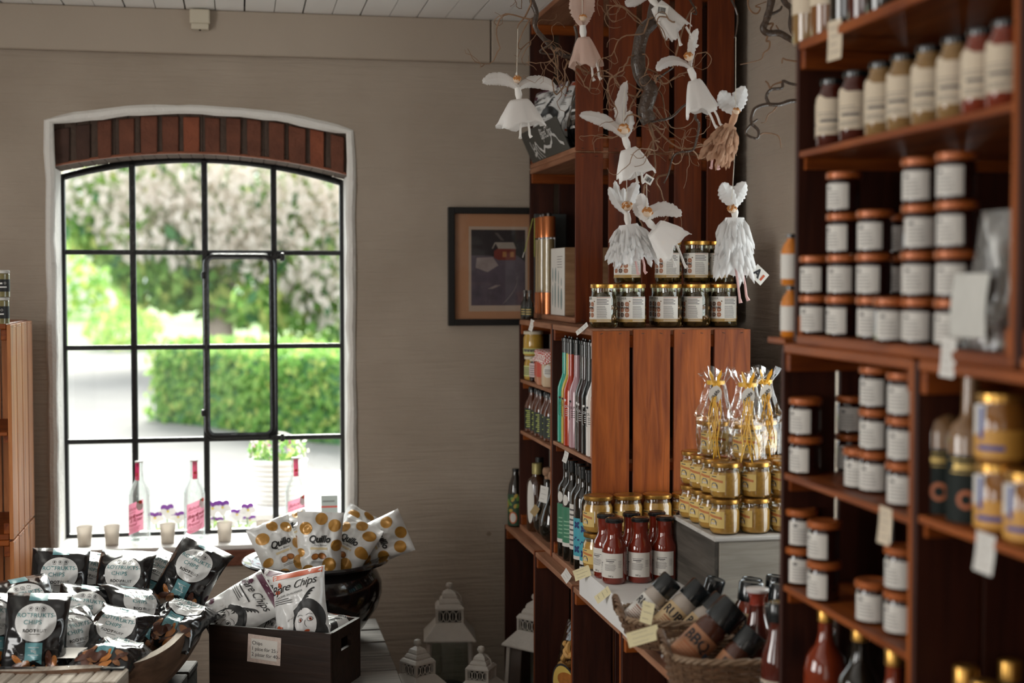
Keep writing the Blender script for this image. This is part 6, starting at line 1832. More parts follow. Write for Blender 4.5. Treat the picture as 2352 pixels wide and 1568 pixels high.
# ================================================================ price tags
TAGY = mat('pale_yellow_paper', (0.70, 0.62, 0.38), 0.8); TAGW = mat('white_tag', (0.68, 0.66, 0.62), 0.8)
def price(px, py, X, wd, hg, roll, yaw, m, lab, tilt=0, big=False, plane='x', Y=None, ink=True):
    p = at_x(px, py, X) if plane == 'x' else at_y(px, py, Y)
    o = thing('price_tag', lab, 'price tag', p)
    R_ = Matrix.Rotation(radians(yaw), 3, 'Z') @ Matrix.Rotation(radians(tilt), 3, 'X') @ Matrix.Rotation(radians(roll), 3, 'Y')
    o.rotation_euler = R_.to_euler()
    MB().grid(lambda u, v: ((u - 0.5) * wd, 0.0025 * sin(v * 2.4), (v - 0.5) * hg), 3, 5, 0).build('paper', m, o)
    if ink:
        mb = MB(); f = lambda x, z: (x, -0.0007 + 0.0025 * sin((z / hg + 0.5) * 2.4), z)
        n_ = 4 if big else 3
        for k in range(n_):
            mb.grid(lambda u, v, k=k: f(-wd * 0.34 + wd * (0.68 if k % 2 else 0.5) * u, hg * (0.3 - 0.6 * k / (n_ - 1)) + hg * 0.02 * sin(u * 19 + k) + v * hg * 0.018), 12, 1, 0)
        mb.build('writing', mat('faded_ink', (0.25, 0.22, 0.2), 0.8), o)
    return o
tags = [(1220, 747, XUP - 0.006, 0.020, 0.040, 18, -62, TAGW, 'white price tag hanging under the crate edge by the picture'),
 (1336, 755, XUP - 0.012, 0.014, 0.055, 58, -62, TAGW, 'white price tag jutting sideways above the coloured bottles'),
 (1298, 1049, XUP - 0.006, 0.020, 0.036, 18, -62, TAGW, 'white price tag below the coloured bottles'),
 (1300, 1322, XLOW - 0.004, 0.034, 0.034, 40, -62, TAGW, 'white price tag on the low crate edge under the green-labelled bottles'),
 (1336, 1316, 0.935, 0.060, 0.030, -24, -50, TAGY, 'pale yellow price tag at the left end of the white ledge', 0),
 (1384, 1366, 0.937, 0.022, 0.058, 52, -55, TAGY, 'narrow pale yellow price tag on the front of the white ledge')]
for a in tags: price(*a)
price(1486, 1407, 0.9, 0.030, 0.050, 10, -40, TAGY, 'upright pale yellow price tag on the rim of the far basket', plane='y', Y=3.10)
price(1477, 1460, 0.9, 0.072, 0.036, -22, -30, TAGY, 'large pale yellow price tag stuck out before the near basket', plane='y', Y=2.98, tilt=-35)
price(1915, 92, XRS - 0.004, 0.040, 0.068, -2, -78, CLAB, 'cream price card with red writing at the top edge of the right shelf', big=True)
price(2175, 822, XRS - 0.004, 0.032, 0.056, 3, -78, TAGW, 'white price card on the beam between the right crates, above the tan bottles', big=True)
price(2030, 1207, XRS - 0.004, 0.032, 0.060, 4, -78, CLAB, 'cream price card hanging under the jam tier of the right shelf', big=True)
price(2259, 1270, XRS - 0.004, 0.038, 0.056, 5, -78, TAGW, 'white price card hanging below the yellow-labelled jars', big=True)
price(1248, 1135, XUP + 0.006, 0.034, 0.055, 8, -50, TAGW, 'white tag tied to the right cork-stoppered flask')
price(1228, 1172, XUP + 0.0, 0.026, 0.036, 35, -50, mat('kraft_tag', (0.36, 0.25, 0.11), 0.8), 'brown diamond tag hanging on the left cork-stoppered flask')
# ================================================================ fairies
FAB = film('fairy_gauze', (1, 1, 1), 0.03, 0.5, 0.58, (0.90, 0.87, 0.84))
FABP = film('fairy_pink_gauze', (1, 1, 1), 0.03, 0.5, 0.62, (0.82, 0.64, 0.55))
FEA = film('white_feather', (1, 1, 1), 0.02, 0.6, 0.86, (0.90, 0.89, 0.88))
FEAP = film('peach_feather', (1, 1, 1), 0.02, 0.6, 0.86, (0.62, 0.40, 0.27))
COTT = mat('cotton_white', (0.72, 0.69, 0.65), 0.8); PALEK = mat('pale_wood_bead', (0.62, 0.46, 0.33), 0.7); HAIRO = mat('orange_hair', (0.50, 0.20, 0.045), 0.8); PINKL2 = mat('pink_leg', (0.62, 0.38, 0.36), 0.7)
THREAD = mat('pale_thread', (0.55, 0.50, 0.42), 0.8)
def solid(o, t=0.0012):
    m = o.modifiers.new('solid', 'SOLIDIFY'); m.thickness = t; m.offset = 0
    return o
def wing_mb(mb, ang, L_, W_, curl, side=1, yb=0.0, feath=False, seed=0):
    """petal-like wing in the x-z plane starting at the shoulders; ang 90 = up"""
    def fn(u, v):
        n = 20
        x = z = 0.0; a = radians(ang)
        for k in range(int(u * n)):
            x += cos(a) * L_ / n; z += sin(a) * L_ / n; a += radians(curl) / n
        fr = u * n - int(u * n); x += cos(a) * L_ / n * fr; z += sin(a) * L_ / n * fr
        wd = W_ * (0.12 + sin(pi * min(1, u * 0.92 + 0.04)) ** 0.8 * (0.55 + 0.45 * u)) * (1 if u < 0.97 else 0.4)
        o = (v - 0.5) * wd * (1 + (0.08 * sin(u * 40 + seed) if feath else 0.10 * noise.noise(Vector((u * 9, v * 2, seed))) + 0.22 * noise.noise(Vector((u * 26, 3 if v > 0.5 else 8, seed)))))
        return (x - sin(a) * o, yb + 0.012 * sin(pi * u) + 0.010 * (v - 0.5) * cos(u * 3 + seed) - 0.02 * (1 - abs(v - 0.5) * 2) * 0.4, z + cos(a) * o)
    mb.grid(fn, 44, 6, 0)
def fairy(name_lab, px, py, Y, head, wings, skirt, legs, string_top, style='gauze', tagp=None, yaw=0, group=None, scale=1.0):
    """all 2-D values in metres relative to the neck (x right, z up)"""
    p = at_y(px, py, Y)
    t = thing('hanging_fairy', name_lab, 'ornament', p, (0, 0, radians(yaw)))
    fab = {'gauze': FAB, 'pink': FABP, 'feather': FEA, 'peach': FEAP}[style]
    wf = FEA if style in ('feather', 'peach') else fab
    for k, (ang, L_, W_, curl) in enumerate(wings):
        mb = MB(); wing_mb(mb, ang, L_, W_, curl, 1, 0.006 * k, style in ('feather', 'peach'), k + px * 0.1)
        solid(mb.build('wing', wf, t))
    hx, hz, hr = head
    MB().lathe([(0, -hr), (hr * 0.7, -hr * 0.7), (hr, 0), (hr * 0.7, hr * 0.75), (0, hr)], 16, 0, T(hx, -0.004, hz)).build('head', PALEK, t)
    mb = MB()
    for k in range(22):
        a = RD.uniform(0, 2 * pi); e = RD.uniform(-0.3, 1)
        d = Vector((cos(a) * sqrt(1 - e * e * 0.8), sin(a) * 0.9, e)).normalized()
        q = Vector((hx, -0.004, hz)) + d * hr * 0.8
        mb.lathe([(0, -hr * 0.42), (hr * 0.42, 0), (0, hr * 0.42)], 7, 0, T(*q))
    mb.build('hair', HAIRO, t)
    sa, sl, sw0, sw1 = skirt     # direction (deg, -90 = down), length, top and hem width
    dx, dz = cos(radians(sa)), sin(radians(sa))
    wx = 0.028 if style != 'peach' else 0.035      # waist below the neck
    MB().tube([(hx * 0.5, 0, 0.004), (dx * wx * 0.5, 0, dz * wx * 0.5), (dx * wx, 0, dz * wx)], [0.008, 0.010, 0.007], 10).build('bodice', COTT if style != 'peach' else FEAP, t)
    c0 = Vector((dx * wx, 0, dz * wx))
    def sk(u, v):
        a = 2 * pi * u
        r = (sw0 + (sw1 - sw0) * v ** 0.75) / 2
        r *= 1 + 0.15 * v * cos(4 * a + px) + 0.07 * v * sin(9 * a + px) + 0.10 * v * noise.noise(Vector((cos(a) * 2, sin(a) * 2, v * 3 + px)))
        ll = sl * v * (1 + 0.10 * sin(3 * a + px) * v + 0.05 * sin(8 * a) * v)
        q = Vector((cos(a) * r, sin(a) * r * 0.7))
        return (c0.x + dx * ll - dz * q.x, q.y, c0.z + dz * ll + dx * q.x)
    if style in ('gauze', 'pink'):
        mb = MB(); mb.grid(sk, 36, 10, 0, closed_u=True)
        solid(mb.build('skirt', fab, t), 0.0008)
    else:
        mb = MB()
        for k in range(170):
            v0 = RD.uniform(0, 0.62); u0 = RD.uniform(0, 1)
            b0 = Vector(sk(u0, v0)); b1 = Vector(sk(u0 + RD.uniform(-0.04, 0.04), min(1.0, v0 + RD.uniform(0.28, 0.42))))
            d = (b1 - b0); n = Vector((-d.z, 0.0, d.x)).normalized() * RD.uniform(0.003, 0.0065)
            ou = Vector((cos(2 * pi * u0) * -dz, sin(2 * pi * u0), cos(2 * pi * u0) * dx)) * RD.uniform(0.002, 0.011)
            pts = [b0, b0 + d * 0.35 + n + ou, b0 + d * 0.75 + n * 1.2 + ou * 1.5, b1 + ou * 2, b0 + d * 0.75 - n * 1.2 + ou * 1.5, b0 + d * 0.35 - n + ou]
            mb.add(pts, [(0, 1, 5), (1, 2, 4, 5), (2, 3, 4)], 0, smooth=True)
        tag(solid(mb.build('feathers', fab, t), 0.0003), kind='stuff')
        mb = MB(); mb.grid(lambda u, v: tuple(Vector(sk(u, v * 0.9)) * 0.97), 20, 8, 0, closed_u=True); mb.build('skirt', fab, t)
    c1 = c0 + Vector((dx, 0, dz)) * sl * 0.8
    for k, (lx, lz, ll) in enumerate(legs):
        a = radians(lz)
        e = c1 + Vector((cos(a) * ll, 0, sin(a) * ll)) + Vector((lx, 0, 0))
        MB().tube([c1 + Vector((lx, -0.003, 0)), c1.lerp(e, 0.5) + Vector((lx * 0.5, -0.004, 0)), c1.lerp(e, 0.86) + Vector((0, -0.004, 0)), e + Vector((0, -0.006, 0))], [0.0032, 0.003, 0.0034, 0.0052], 7).build('leg', PINKL2 if style in ('peach', 'feather') else COTT, t)
    top = at_y(px, string_top, Y) - p
    MB().tube([(hx, 0.002, hz), (hx * 0.5, 0.003, (hz + top.z) / 2), (0.0, 0.004, top.z)], 0.0010, 5).build('string', THREAD, t)
    if tagp:
        tx, tz, tr, ts, txt = tagp
        tg = MB(); f = lambda x, z: (tx + cos(radians(tr)) * x - sin(radians(tr)) * z, -0.024, tz + sin(radians(tr)) * x + cos(radians(tr)) * z)
        g = lambda x, z: tuple(Vector(f(x, z)) + Vector((0, -0.0006, 0)))
        tg.rect(f, -ts / 2, ts / 2, -ts * 0.42, ts * 0.42, 0, 1, 1)
        if txt == 'bars':
            x = -ts * 0.3
            while x < ts * 0.3:
                w_ = RD.uniform(0.0008, 0.0022); tg.rect(g, x, x + w_, -ts * 0.25, ts * 0.25, 1, 1, 1); x += w_ + RD.uniform(0.0008, 0.002)
        else:
            tg.text(txt, ts * 0.7, g, 1, -ts * 0.15, 0, bold=0.04); tg.rect(g, ts * 0.2, ts * 0.34, -ts * 0.2, ts * 0.2, 2, 1, 1)
        tg.build('paper_tag', [PAPER, INK, REDPR], t)
    return t
k = 0.00119   # metres per pixel of the photograph at the depth of the fairies
FY_ = 3.72
GF = 'fairies hanging from the twisted branches'
fairy('white gauze fairy with wide curved wings, hanging farthest left before the crates', 1190, 205, 3.80, (-3 * k, 22 * k, 0.011), [(126, 92 * k, 32 * k, 98), (46, 100 * k, 32 * k, -96), (92, 40 * k, 8 * k, 0)], (-84, 60 * k, 40 * k, 108 * k), [(-2 * k, -92, 40 * k), (14 * k, -78, 38 * k)], 62, 'gauze', None, 0, GF)
fairy('pink gauze fairy tangled in twigs at the top, right of the dark carton', 1338, 62, 3.74, (0, 20 * k, 0.010), [(105, 80 * k, 44 * k, -12), (74, 80 * k, 44 * k, 10)], (-84, 62 * k, 26 * k, 72 * k), [(10 * k, -80, 48 * k), (22 * k, -74, 46 * k)], -60, 'pink', None, 0, GF)
fairy('white fairy with barcode tag at the very top, flying down to the right', 1492, -8, 3.66, (-6 * k, 10 * k, 0.012), [(190, 60 * k, 26 * k, 20), (35, 55 * k, 26 * k, -30)], (-48, 78 * k, 30 * k, 62 * k), [(2 * k, -74, 44 * k), (26 * k, -58, 52 * k)], -110, 'gauze', (22 * k, -34 * k, -8, 0.034, 'bars'), 0, GF)
fairy('white gauze fairy with drooping left wing and raised right arm, upper right of the driftwood', 1588, 160, 3.62, (-8 * k, 28 * k, 0.012), [(128, 95 * k, 26 * k, 118), (88, 92 * k, 22 * k, -14), (-8, 1 * k, 1 * k, 0)], (-74, 72 * k, 26 * k, 78 * k), [(10 * k, -62, 56 * k), (24 * k, -60, 54 * k)], 28, 'gauze', None, 0, GF)
fairy('pale gauze fairy with two upswept wings and orange hair below the driftwood', 1436, 318, 3.68, (-4 * k, 20 * k, 0.015), [(126, 122 * k, 30 * k, 62), (104, 130 * k, 32 * k, -34), (60, 66 * k, 30 * k, 40)], (-72, 62 * k, 34 * k, 92 * k), [(0, -80, 30 * k), (12 * k, -76, 30 * k)], 196, 'gauze', (48 * k, -92 * k, -30, 0.026, 'bars'), 0, GF)
fairy('white feathered fairy with fanned wing, left of the pair before the olive jars', 1440, 492, 3.70, (0, 18 * k, 0.014), [(128, 74 * k, 24 * k, -6), (112, 80 * k, 22 * k, -4), (96, 60 * k, 20 * k, -2), (68, 78 * k, 34 * k, 4)], (-82, 92 * k, 44 * k, 92 * k), [(4 * k, -78, 40 * k), (22 * k, -76, 38 * k)], 386, 'feather', None, 0, GF)
fairy('white gauze fairy with wing tip at right, right of the pair before the olive jars', 1486, 508, 3.655, (0, 20 * k, 0.014), [(100, 64 * k, 30 * k, 10), (62, 96 * k, 36 * k, -112), (118, 50 * k, 22 * k, 20)], (-40, 62 * k, 44 * k, 92 * k), [(-14 * k, -68, 60 * k), (10 * k, -66, 62 * k)], 424, 'gauze', None, 0, GF)
fairy('peach feathered fairy with two white wings raised, before the right wall', 1690, 262, 3.60, (0, 6 * k, 0.010), [(122, 62 * k, 42 * k, 14), (72, 66 * k, 42 * k, -4)], (-114, 96 * k, 30 * k, 46 * k), [(-10 * k, -104, 24 * k), (6 * k, -98, 26 * k)], 84, 'peach', None, 0, GF)
fairy('fluffy white feathered fairy with pink legs and a lettered tag, hanging lowest at right', 1688, 476, 3.60, (-8 * k, -4 * k, 0.012), [(116, 62 * k, 40 * k, 10), (70, 62 * k, 40 * k, -10)], (-90, 140 * k, 44 * k, 70 * k), [(2 * k, -82, 78 * k), (16 * k, -78, 74 * k)], 352, 'feather', (50 * k, -150 * k, -42, 0.044, 'A'), 0, GF)

# ================================================================ twisted hazel branches
BRK = mat('hazel_bark', (0.045, 0.024, 0.012), 0.45, coat=0.25, var=0.7, vscale=70, bump=0.5, bscale=120)
TWG = mat('hazel_twig', (0.19, 0.10, 0.05), 0.7, var=0.5, vscale=60)
def walk(p, d, n, step, wig, rnd, pull=Vector((0, 0, -0.1)), ylim=(3.50, 3.90)):
    pts = [p.copy()]
    ph = rnd.uniform(0, 6); fr = rnd.uniform(0.35, 0.8)
    for i in range(n):
        w_ = Vector((sin(i * fr + ph), 0.6 * cos(i * fr * 0.8 + ph), cos(i * fr + ph * 1.7))) * wig
        d = (d + w_ * 0.45 + Vector((rnd.gauss(0, 1), rnd.gauss(0, 0.5), rnd.gauss(0, 1))) * wig * 0.35 + pull * 0.2).normalized()
        q = pts[-1] + d * step
        if q.y < ylim[0] or q.y > ylim[1]: d.y *= -0.6; q = pts[-1] + d * step
        pts.append(q)
    return pts
def px_path(pts, Y):
    out = []
    for a in pts:
        y = Y + (a[2] if len(a) > 2 else 0)
        out.append(at_y(a[0], a[1], y))
    return out
def smooth_path(P, n=4):
    out = []
    for i in range(len(P) - 1):
        p0 = P[max(0, i - 1)]; p1 = P[i]; p2 = P[i + 1]; p3 = P[min(len(P) - 1, i + 2)]
        for j in range(n):
            t = j / n
            out.append(0.5 * ((2 * p1) + (p2 - p0) * t + (2 * p0 - 5 * p1 + 4 * p2 - p3) * t * t + (3 * p1 - p0 - 3 * p2 + p3) * t ** 3))
    out.append(P[-1])
    return out
def taper(n, r0, r1): return [r0 + (r1 - r0) * i / (n - 1) for i in range(n)]
rb = random.Random(21)
def branch(name, lab, main, Y, r0, r1, twigs):
    P = smooth_path(px_path(main, Y))
    o = thing(name, lab, 'branch', P[0])
    off = P[0]
    rr = [r * (1 + 0.16 * noise.noise(Vector((i * 0.45, r0 * 90, 2)))) for i, r in enumerate(taper(len(P), r0, r1))]
    MB().tube([q - off for q in P], rr, 10).build('stem', BRK, o)
    for tw in twigs:
        if tw[0] == 'path':
            Q = smooth_path(px_path(tw[1], Y)); MB().tube([q - off for q in Q], taper(len(Q), tw[2], tw[3]), 6).build('twig', TWG if tw[2] < 0.0035 else BRK, o)
        else:
            _, (sx, sy, sdy), (dx, dz), n_, st, wg, r_ = tw
            s_ = at_y(sx, sy, Y + sdy)
            Q = walk(s_, Vector((dx, rb.uniform(-0.3, 0.3), dz)).normalized(), n_, st, wg, rb, Vector((0, 0, -0.25)), (Y - 0.10, Y + 0.14))
            MB().tube([q - off for q in Q], taper(len(Q), r_, 0.0007), 6).build('twig', TWG, o)
            for _ in range(2):
                if n_ < 16: break
                j = rb.randint(5, len(Q) - 6)
                d_ = (Q[j + 1] - Q[j]).normalized() + Vector((rb.uniform(-1, 1), rb.uniform(-0.3, 0.3), rb.uniform(-1, 0.6)))
                q2 = walk(Q[j], d_.normalized(), rb.randint(7, 13), st * 0.8, wg * 1.2, rb, Vector((0, 0, -0.2)), (Y - 0.10, Y + 0.14))
                MB().tube([q - off for q in q2], taper(len(q2), r_ * 0.5, 0.0006), 5).build('twig', TWG, o)
    return o
cent = [(1560, -160), (1545, -90), (1520, -30), (1502, 20), (1500, 48), (1478, 72), (1468, 110), (1466, 150), (1474, 180), (1494, 205), (1487, 232), (1482, 258), (1492, 280)]
tw = []
for (sx, sy) in ((1500, 30), (1478, 72), (1468, 120), (1474, 180), (1494, 205), (1487, 240), (1492, 280), (1500, 40), (1485, 60), (1470, 150), (1490, 215), (1490, 270), (1492, 280), (1494, 205), (1480, 190), (1545, 350), (1590, 345), (1535, 400)):
    tw.append(('walk', (sx, sy, rb.uniform(-0.02, 0.03)), (rb.uniform(-1, 1.3), rb.uniform(-0.7, 0.35)), rb.randint(16, 30), 0.014, 0.85, rb.uniform(0.0018, 0.0032)))
tw += [('path', [(1494, 205), (1505, 185), (1525, 170), (1545, 156)], 0.0055, 0.0020), ('path', [(1545, 156), (1570, 60), (1590, 20), (1600, 18), (1588, 30)], 0.0028, 0.0016),
       ('path', [(1520, -30), (1575, -10), (1600, 30), (1588, 30)], 0.004, 0.0018), ('path', [(1492, 280), (1500, 330), (1475, 372), (1440, 384), (1448, 396)], 0.003, 0.0012),
       ('path', [(1494, 205), (1470, 206), (1440, 190), (1434, 202)], 0.0028, 0.0012), ('path', [(1500, 330), (1505, 390), (1490, 420), (1480, 426), (1492, 440)], 0.0026, 0.0012),
       ('path', [(1600, 245), (1597, 270), (1606, 285), (1600, 320), (1590, 345), (1560, 350), (1545, 362), (1535, 400), (1525, 420)], 0.0046, 0.0020), ('path', [(1492, 280), (1540, 270), (1575, 240), (1600, 245)], 0.0035, 0.003),
       ('path', [(1480, 426), (1475, 470), (1468, 500), (1476, 520), (1470, 545), (1440, 570), (1415, 590), (1410, 615)], 0.0026, 0.0010),
       ('path', [(1520, -30), (1640, -40), (1690, 20), (1692, 70), (1686, 88)], 0.005, 0.0016), ('path', [(1492, 280), (1560, 340), (1640, 330), (1682, 345), (1692, 358)], 0.003, 0.0012)]
branch('twisted_branch', 'thick twisted driftwood-like hazel branch in the centre, carrying most of the fairies', cent, 3.70, 0.017, 0.020, tw)
tw = []
for (sx, sy) in ((1215, 20), (1235, 45), (1250, 90), (1270, 115), (1225, 40), (1280, 125), (1305, 140), (1260, 110), (1300, 135)):
    tw.append(('walk', (sx, sy, 0.0), (rb.uniform(-1, 1.2), rb.uniform(-0.8, 0.3)), rb.randint(14, 24), 0.014, 0.9, rb.uniform(0.0016, 0.003)))
tw += [('path', [(1215, 20), (1205, 40), (1192, 55), (1188, 66)], 0.003, 0.0012), ('path', [(1250, 90), (1268, 100), (1240, 118), (1262, 124), (1312, 126)], 0.0045, 0.0015), ('path', [(1320, 60), (1350, 30), (1345, -30), (1338, -70)], 0.003, 0.0015), ('path', [(1305, 140), (1360, 170), (1420, 175), (1435, 165)], 0.003, 0.0012)]
branch('twisted_branch', 'thinner curly hazel branch at the left, tangled before the dark carton', [(1260, -170), (1250, -80), (1222, -10), (1232, 30), (1228, 60), (1250, 90), (1275, 115), (1310, 132), (1325, 90), (1320, 60)], 3.78, 0.009, 0.004, tw)
tw = [('path', [(1762, 34), (1778, 30), (1792, 22), (1796, 14)], 0.005, 0.0025), ('path', [(1757, 58), (1776, 54), (1770, 68), (1788, 70), (1782, 58)], 0.003, 0.0015), ('path', [(1764, 80), (1760, 94), (1768, 96), (1766, 112), (1754, 122), (1748, 136), (1720, 144), (1700, 148)], 0.003, 0.0012),
      ('path', [(1722, -30), (1718, 10), (1728, 28), (1740, 30), (1746, 18), (1735, 14), (1760, 4)], 0.003, 0.0014), ('path', [(1790, -60), (1800, 0), (1818, 22), (1816, 60), (1830, 92)], 0.008, 0.006),
      ('path', [(1838, 232), (1815, 232), (1790, 240), (1760, 240), (1736, 248), (1728, 262), (1726, 282), (1742, 300), (1738, 318), (1712, 306), (1724, 286), (1740, 274)], 0.006, 0.0025), ('path', [(1766, 238), (1760, 222), (1770, 206), (1796, 202), (1798, 186), (1815, 192), (1838, 196)], 0.0045, 0.0035),
      ('path', [(1770, 206), (1764, 192), (1758, 186)], 0.0028, 0.002), ('path', [(1796, 188), (1775, 196), (1768, 210)], 0.0028, 0.0015), ('path', [(1738, 318), (1752, 306), (1778, 308), (1790, 316), (1794, 340)], 0.0026, 0.0012), ('path', [(1784, 245), (1775, 256), (1764, 264), (1758, 280), (1748, 282)], 0.0022, 0.0010), ('path', [(1838, 142), (1808, 138), (1798, 134), (1796, 146)], 0.003, 0.0015), ('path', [(1836, 100), (1840, 160), (1838, 200), (1836, 236)], 0.008, 0.006)]
branch('twisted_branch', 'dark twisted hazel branch against the right wall, reaching behind the right shelf', [(1772, -170), (1776, -90), (1774, -20), (1768, 20), (1760, 46), (1753, 66), (1764, 76), (1790, 76), (1812, 88), (1838, 102)], 3.45, 0.010, 0.008, tw)

# ================================================================ wicker baskets
WICK = mat('willow_wicker', (0.135, 0.072, 0.036), 0.6, var=0.6, vscale=50, bump=0.3, bscale=200)
WICKL = mat('pale_willow', (0.25, 0.165, 0.10), 0.6, var=0.4, vscale=60)
def basket(rx, ry, h, flare=0.80):
    def mk():
        t = thing('wicker_basket', '', 'basket')
        n = 30; rows = int(h / 0.0075)
        E = 0.75
        def ring(a, k):
            c_, s_ = cos(a), sin(a)
            return rx * k * abs(c_) ** E * (1 if c_ > 0 else -1), ry * k * abs(s_) ** E * (1 if s_ > 0 else -1)
        mb = MB()
        for i in range(n):
            a = 2 * pi * i / n
            P_ = []
            for j in range(6):
                k = flare + (1 - flare) * (j / 5) ** 0.8; x, y = ring(a, k); P_.append((x, y, 0.004 + h * j / 5))
            mb.tube(P_, 0.0022, 5)
        mb.build('stakes', WICK, t)
        mb = MB()
        for r in range(rows):
            k = flare + (1 - flare) * (r / rows) ** 0.8
            P_ = []
            m = n * 2
            for i in range(m):
                a = 2 * pi * i / m
                o = 0.0034 * (1 if ((i // 1) + r) % 2 else -1) * (1 if i % 2 == 0 else 0)
                o = 0.0034 * cos(pi * i / 2 * 1.0 + pi * r)
                x, y = ring(a, k + o / rx)
                P_.append((x, y, 0.006 + r * 0.0075 + RD.uniform(-0.0006, 0.0006)))
            mb.tube(P_, 0.0034, 5, 0, closed=True)
        mb.build('weave', WICK, t)
        mb = MB(); mb.lathe([(0, 0.004), (1, 0.004)], 30, 0, Matrix.Diagonal((rx * flare, ry * flare, 1, 1))); mb.build('base', WICK, t)
        mb = MB()
        for s in range(3):
            P_ = []
            for i in range(90):
                a = 2 * pi * i / 90; x, y = ring(a, 1.0)
                b = a * 14 + s * 2 * pi / 3
                d = 1 + 0.0045 * cos(b) / rx
                P_.append((x * d, y * d, h + 0.004 + 0.0045 * sin(b)))
            mb.tube(P_, 0.0036, 5, 0, closed=True)
        mb.build('rim', WICKL, t)
        for sg in (-1, 1):
            mb = MB()
            for s in range(3):
                P_ = []
                for i in range(40):
                    u = i / 39; b = u * 26 + s * 2 * pi / 3
                    y = (u - 0.5) * ry * 1.1; z = h + 0.045 * sin(pi * u) ; x = sg * (rx * 0.98 + 0.012 * sin(pi * u))
                    P_.append((x + 0.0045 * cos(b), y, z + 0.0045 * sin(b)))
                mb.tube(P_, 0.0036, 5)
            mb.build('handle', WICK, t)
        return t
    return mk
o = basket(0.150, 0.105, 0.068)(); o.location = (1.030, 3.215, 0.7365); o.rotation_euler = (0, 0, radians(-6))
tag(o, 'wicker basket farther from the camera, holding tan-labelled spice jars', 'basket', 'wicker baskets of spices')
o = basket(0.135, 0.100, 0.105)(); o.location = (1.020, 2.865, ZL + 0.0015); o.rotation_euler = (0, 0, radians(-6))
tag(o, 'wicker basket nearest the camera, holding the jar with brown label', 'basket', 'wicker baskets of spices')

# spice jars
TANL = mat('tan_label', (0.50, 0.36, 0.20), 0.5); KRAFT = mat('kraft_label', (0.34, 0.15, 0.07), 0.55); CLEARP = mat('pale_plastic', (0.42, 0.36, 0.31), 0.15, coat=0.6); REDSP = mat('red_spice', (0.30, 0.05, 0.02), 0.2, coat=0.6); DKSP = mat('dark_spice', (0.07, 0.022, 0.012), 0.15, coat=0.7); BERRY = mat('berry_spice', (0.24, 0.012, 0.05), 0.2, coat=0.6); BLUP = mat('blue_print2', (0.06, 0.13, 0.22), 0.5)
def spice(fill, lab, word, sub=True):
    def mk():
        t = thing('spice_shaker', '', 'jar')
        r, h = 0.0265, 0.105
        MB().lathe([(0, 0), (r - 0.003, 0), (r, 0.004), (r, h - 0.012), (r - 0.003, h - 0.004), (r - 0.004, h), (0, h)], 30).build('body', fill, t)
        MB().lathe([(0, h + 0.0004), (r + 0.0008, h + 0.0004), (r + 0.001, h + 0.002), (r + 0.001, h + 0.040), (r - 0.001, h + 0.043), (r - 0.0025, h + 0.0430), (r - 0.003, h + 0.0415), (0, h + 0.0415)], 30).build('cap', BLACKLID, t)
        lb = MB(); fm = cylmap(r + 0.0005); f1 = cylmap(r + 0.0009)
        lb.rect(fm, -0.062, 0.062, 0.010, 0.080, 0, 30, 1)
        lb.text(word, 0.026, f1, 1, -0.006, 0.062, bold=0.03, rot=0)
        lb.rect(f1, 0.020, 0.032, 0.048, 0.058, 3, 3, 1)
        for k in range(7): lines(lb, f1, -0.024, 0.018, [0.046 - 0.0050 * k], 0.0016 if k else 0.003, 2, RD)
        lb.tube([f1(-0.030 + 0.005 * cos(a), 0.022 + 0.005 * sin(a)) for a in [2 * pi * i / 12 for i in range(12)]], 0.0005, 4, 2, closed=True)
        lb.build('label', [lab, INK, BROWN, BLUP], t)
        return t
    return mk
def lay(key, mk, cpx, cpy, Y, tilt, lean, spin, lab, grp, sc=1.0):
    """cap centre at the pixel on depth Y; tilt leans the axis to the right, lean away from the camera"""
    p = at_y(cpx, cpy, Y)
    R_ = Matrix.Rotation(radians(lean), 3, 'X') @ Matrix.Rotation(radians(tilt), 3, 'Y') @ Matrix.Rotation(radians(spin), 3, 'Z')
    ax = R_ @ Vector((0, 0, 1))
    return put(key, mk, p - ax * (0.126 * sc), R_.to_euler(), lab, 'jar', grp, scale=sc if sc != 1 else None)
GS = 'spice jars in the baskets'
SA = spice(CLEARP, WLAB, 'RUBS'); SB = spice(CLEARP, TANL, 'RUBS'); SCc = spice(DKSP, KRAFT, 'BBQ'); SD = spice(REDSP, TANL, 'RUBS'); SE = spice(BERRY, WLAB, 'RUBS'); SF = spice(DKSP, TANL, 'RUBS')
for (kk, mk, px, py, Y, ti, le, sp_, lab, sc) in (
    ('sa', SA, 1530, 1345, 3.235, 44, 10, -20, 'tilted spice jar with white label and black cap, leftmost in the far basket', 1.02),
    ('sb', SB, 1598, 1362, 3.20, 46, 6, -10, 'tilted spice jar with tan label, middle of the far basket', 1.12),
    ('sb', SB, 1646, 1392, 3.14, 48, 4, -6, 'tilted spice jar with tan label, lowest in the far basket', 1.08),
    ('sf', SF, 1640, 1346, 3.295, 14, 6, 0, 'upright black-capped jar at the back of the far basket, before the grey box', 0.9),
    ('sd', SD, 1496, 1366, 3.295, 4, 0, 0, 'small upright jar behind the leftmost tilted jar, against the white ledge', 0.62),
    ('sc', SCc, 1668, 1412, 2.90, 47, 4, -20, 'large tilted jar with brown label and black cap in the near basket', 1.32),
    ('sc', SCc, 1720, 1470, 2.835, 40, 8, 0, 'dark tilted jar with brown label low at the right of the near basket', 1.05)):
    lay(kk, mk, px, py, Y, ti, le, sp_, lab, GS, sc)
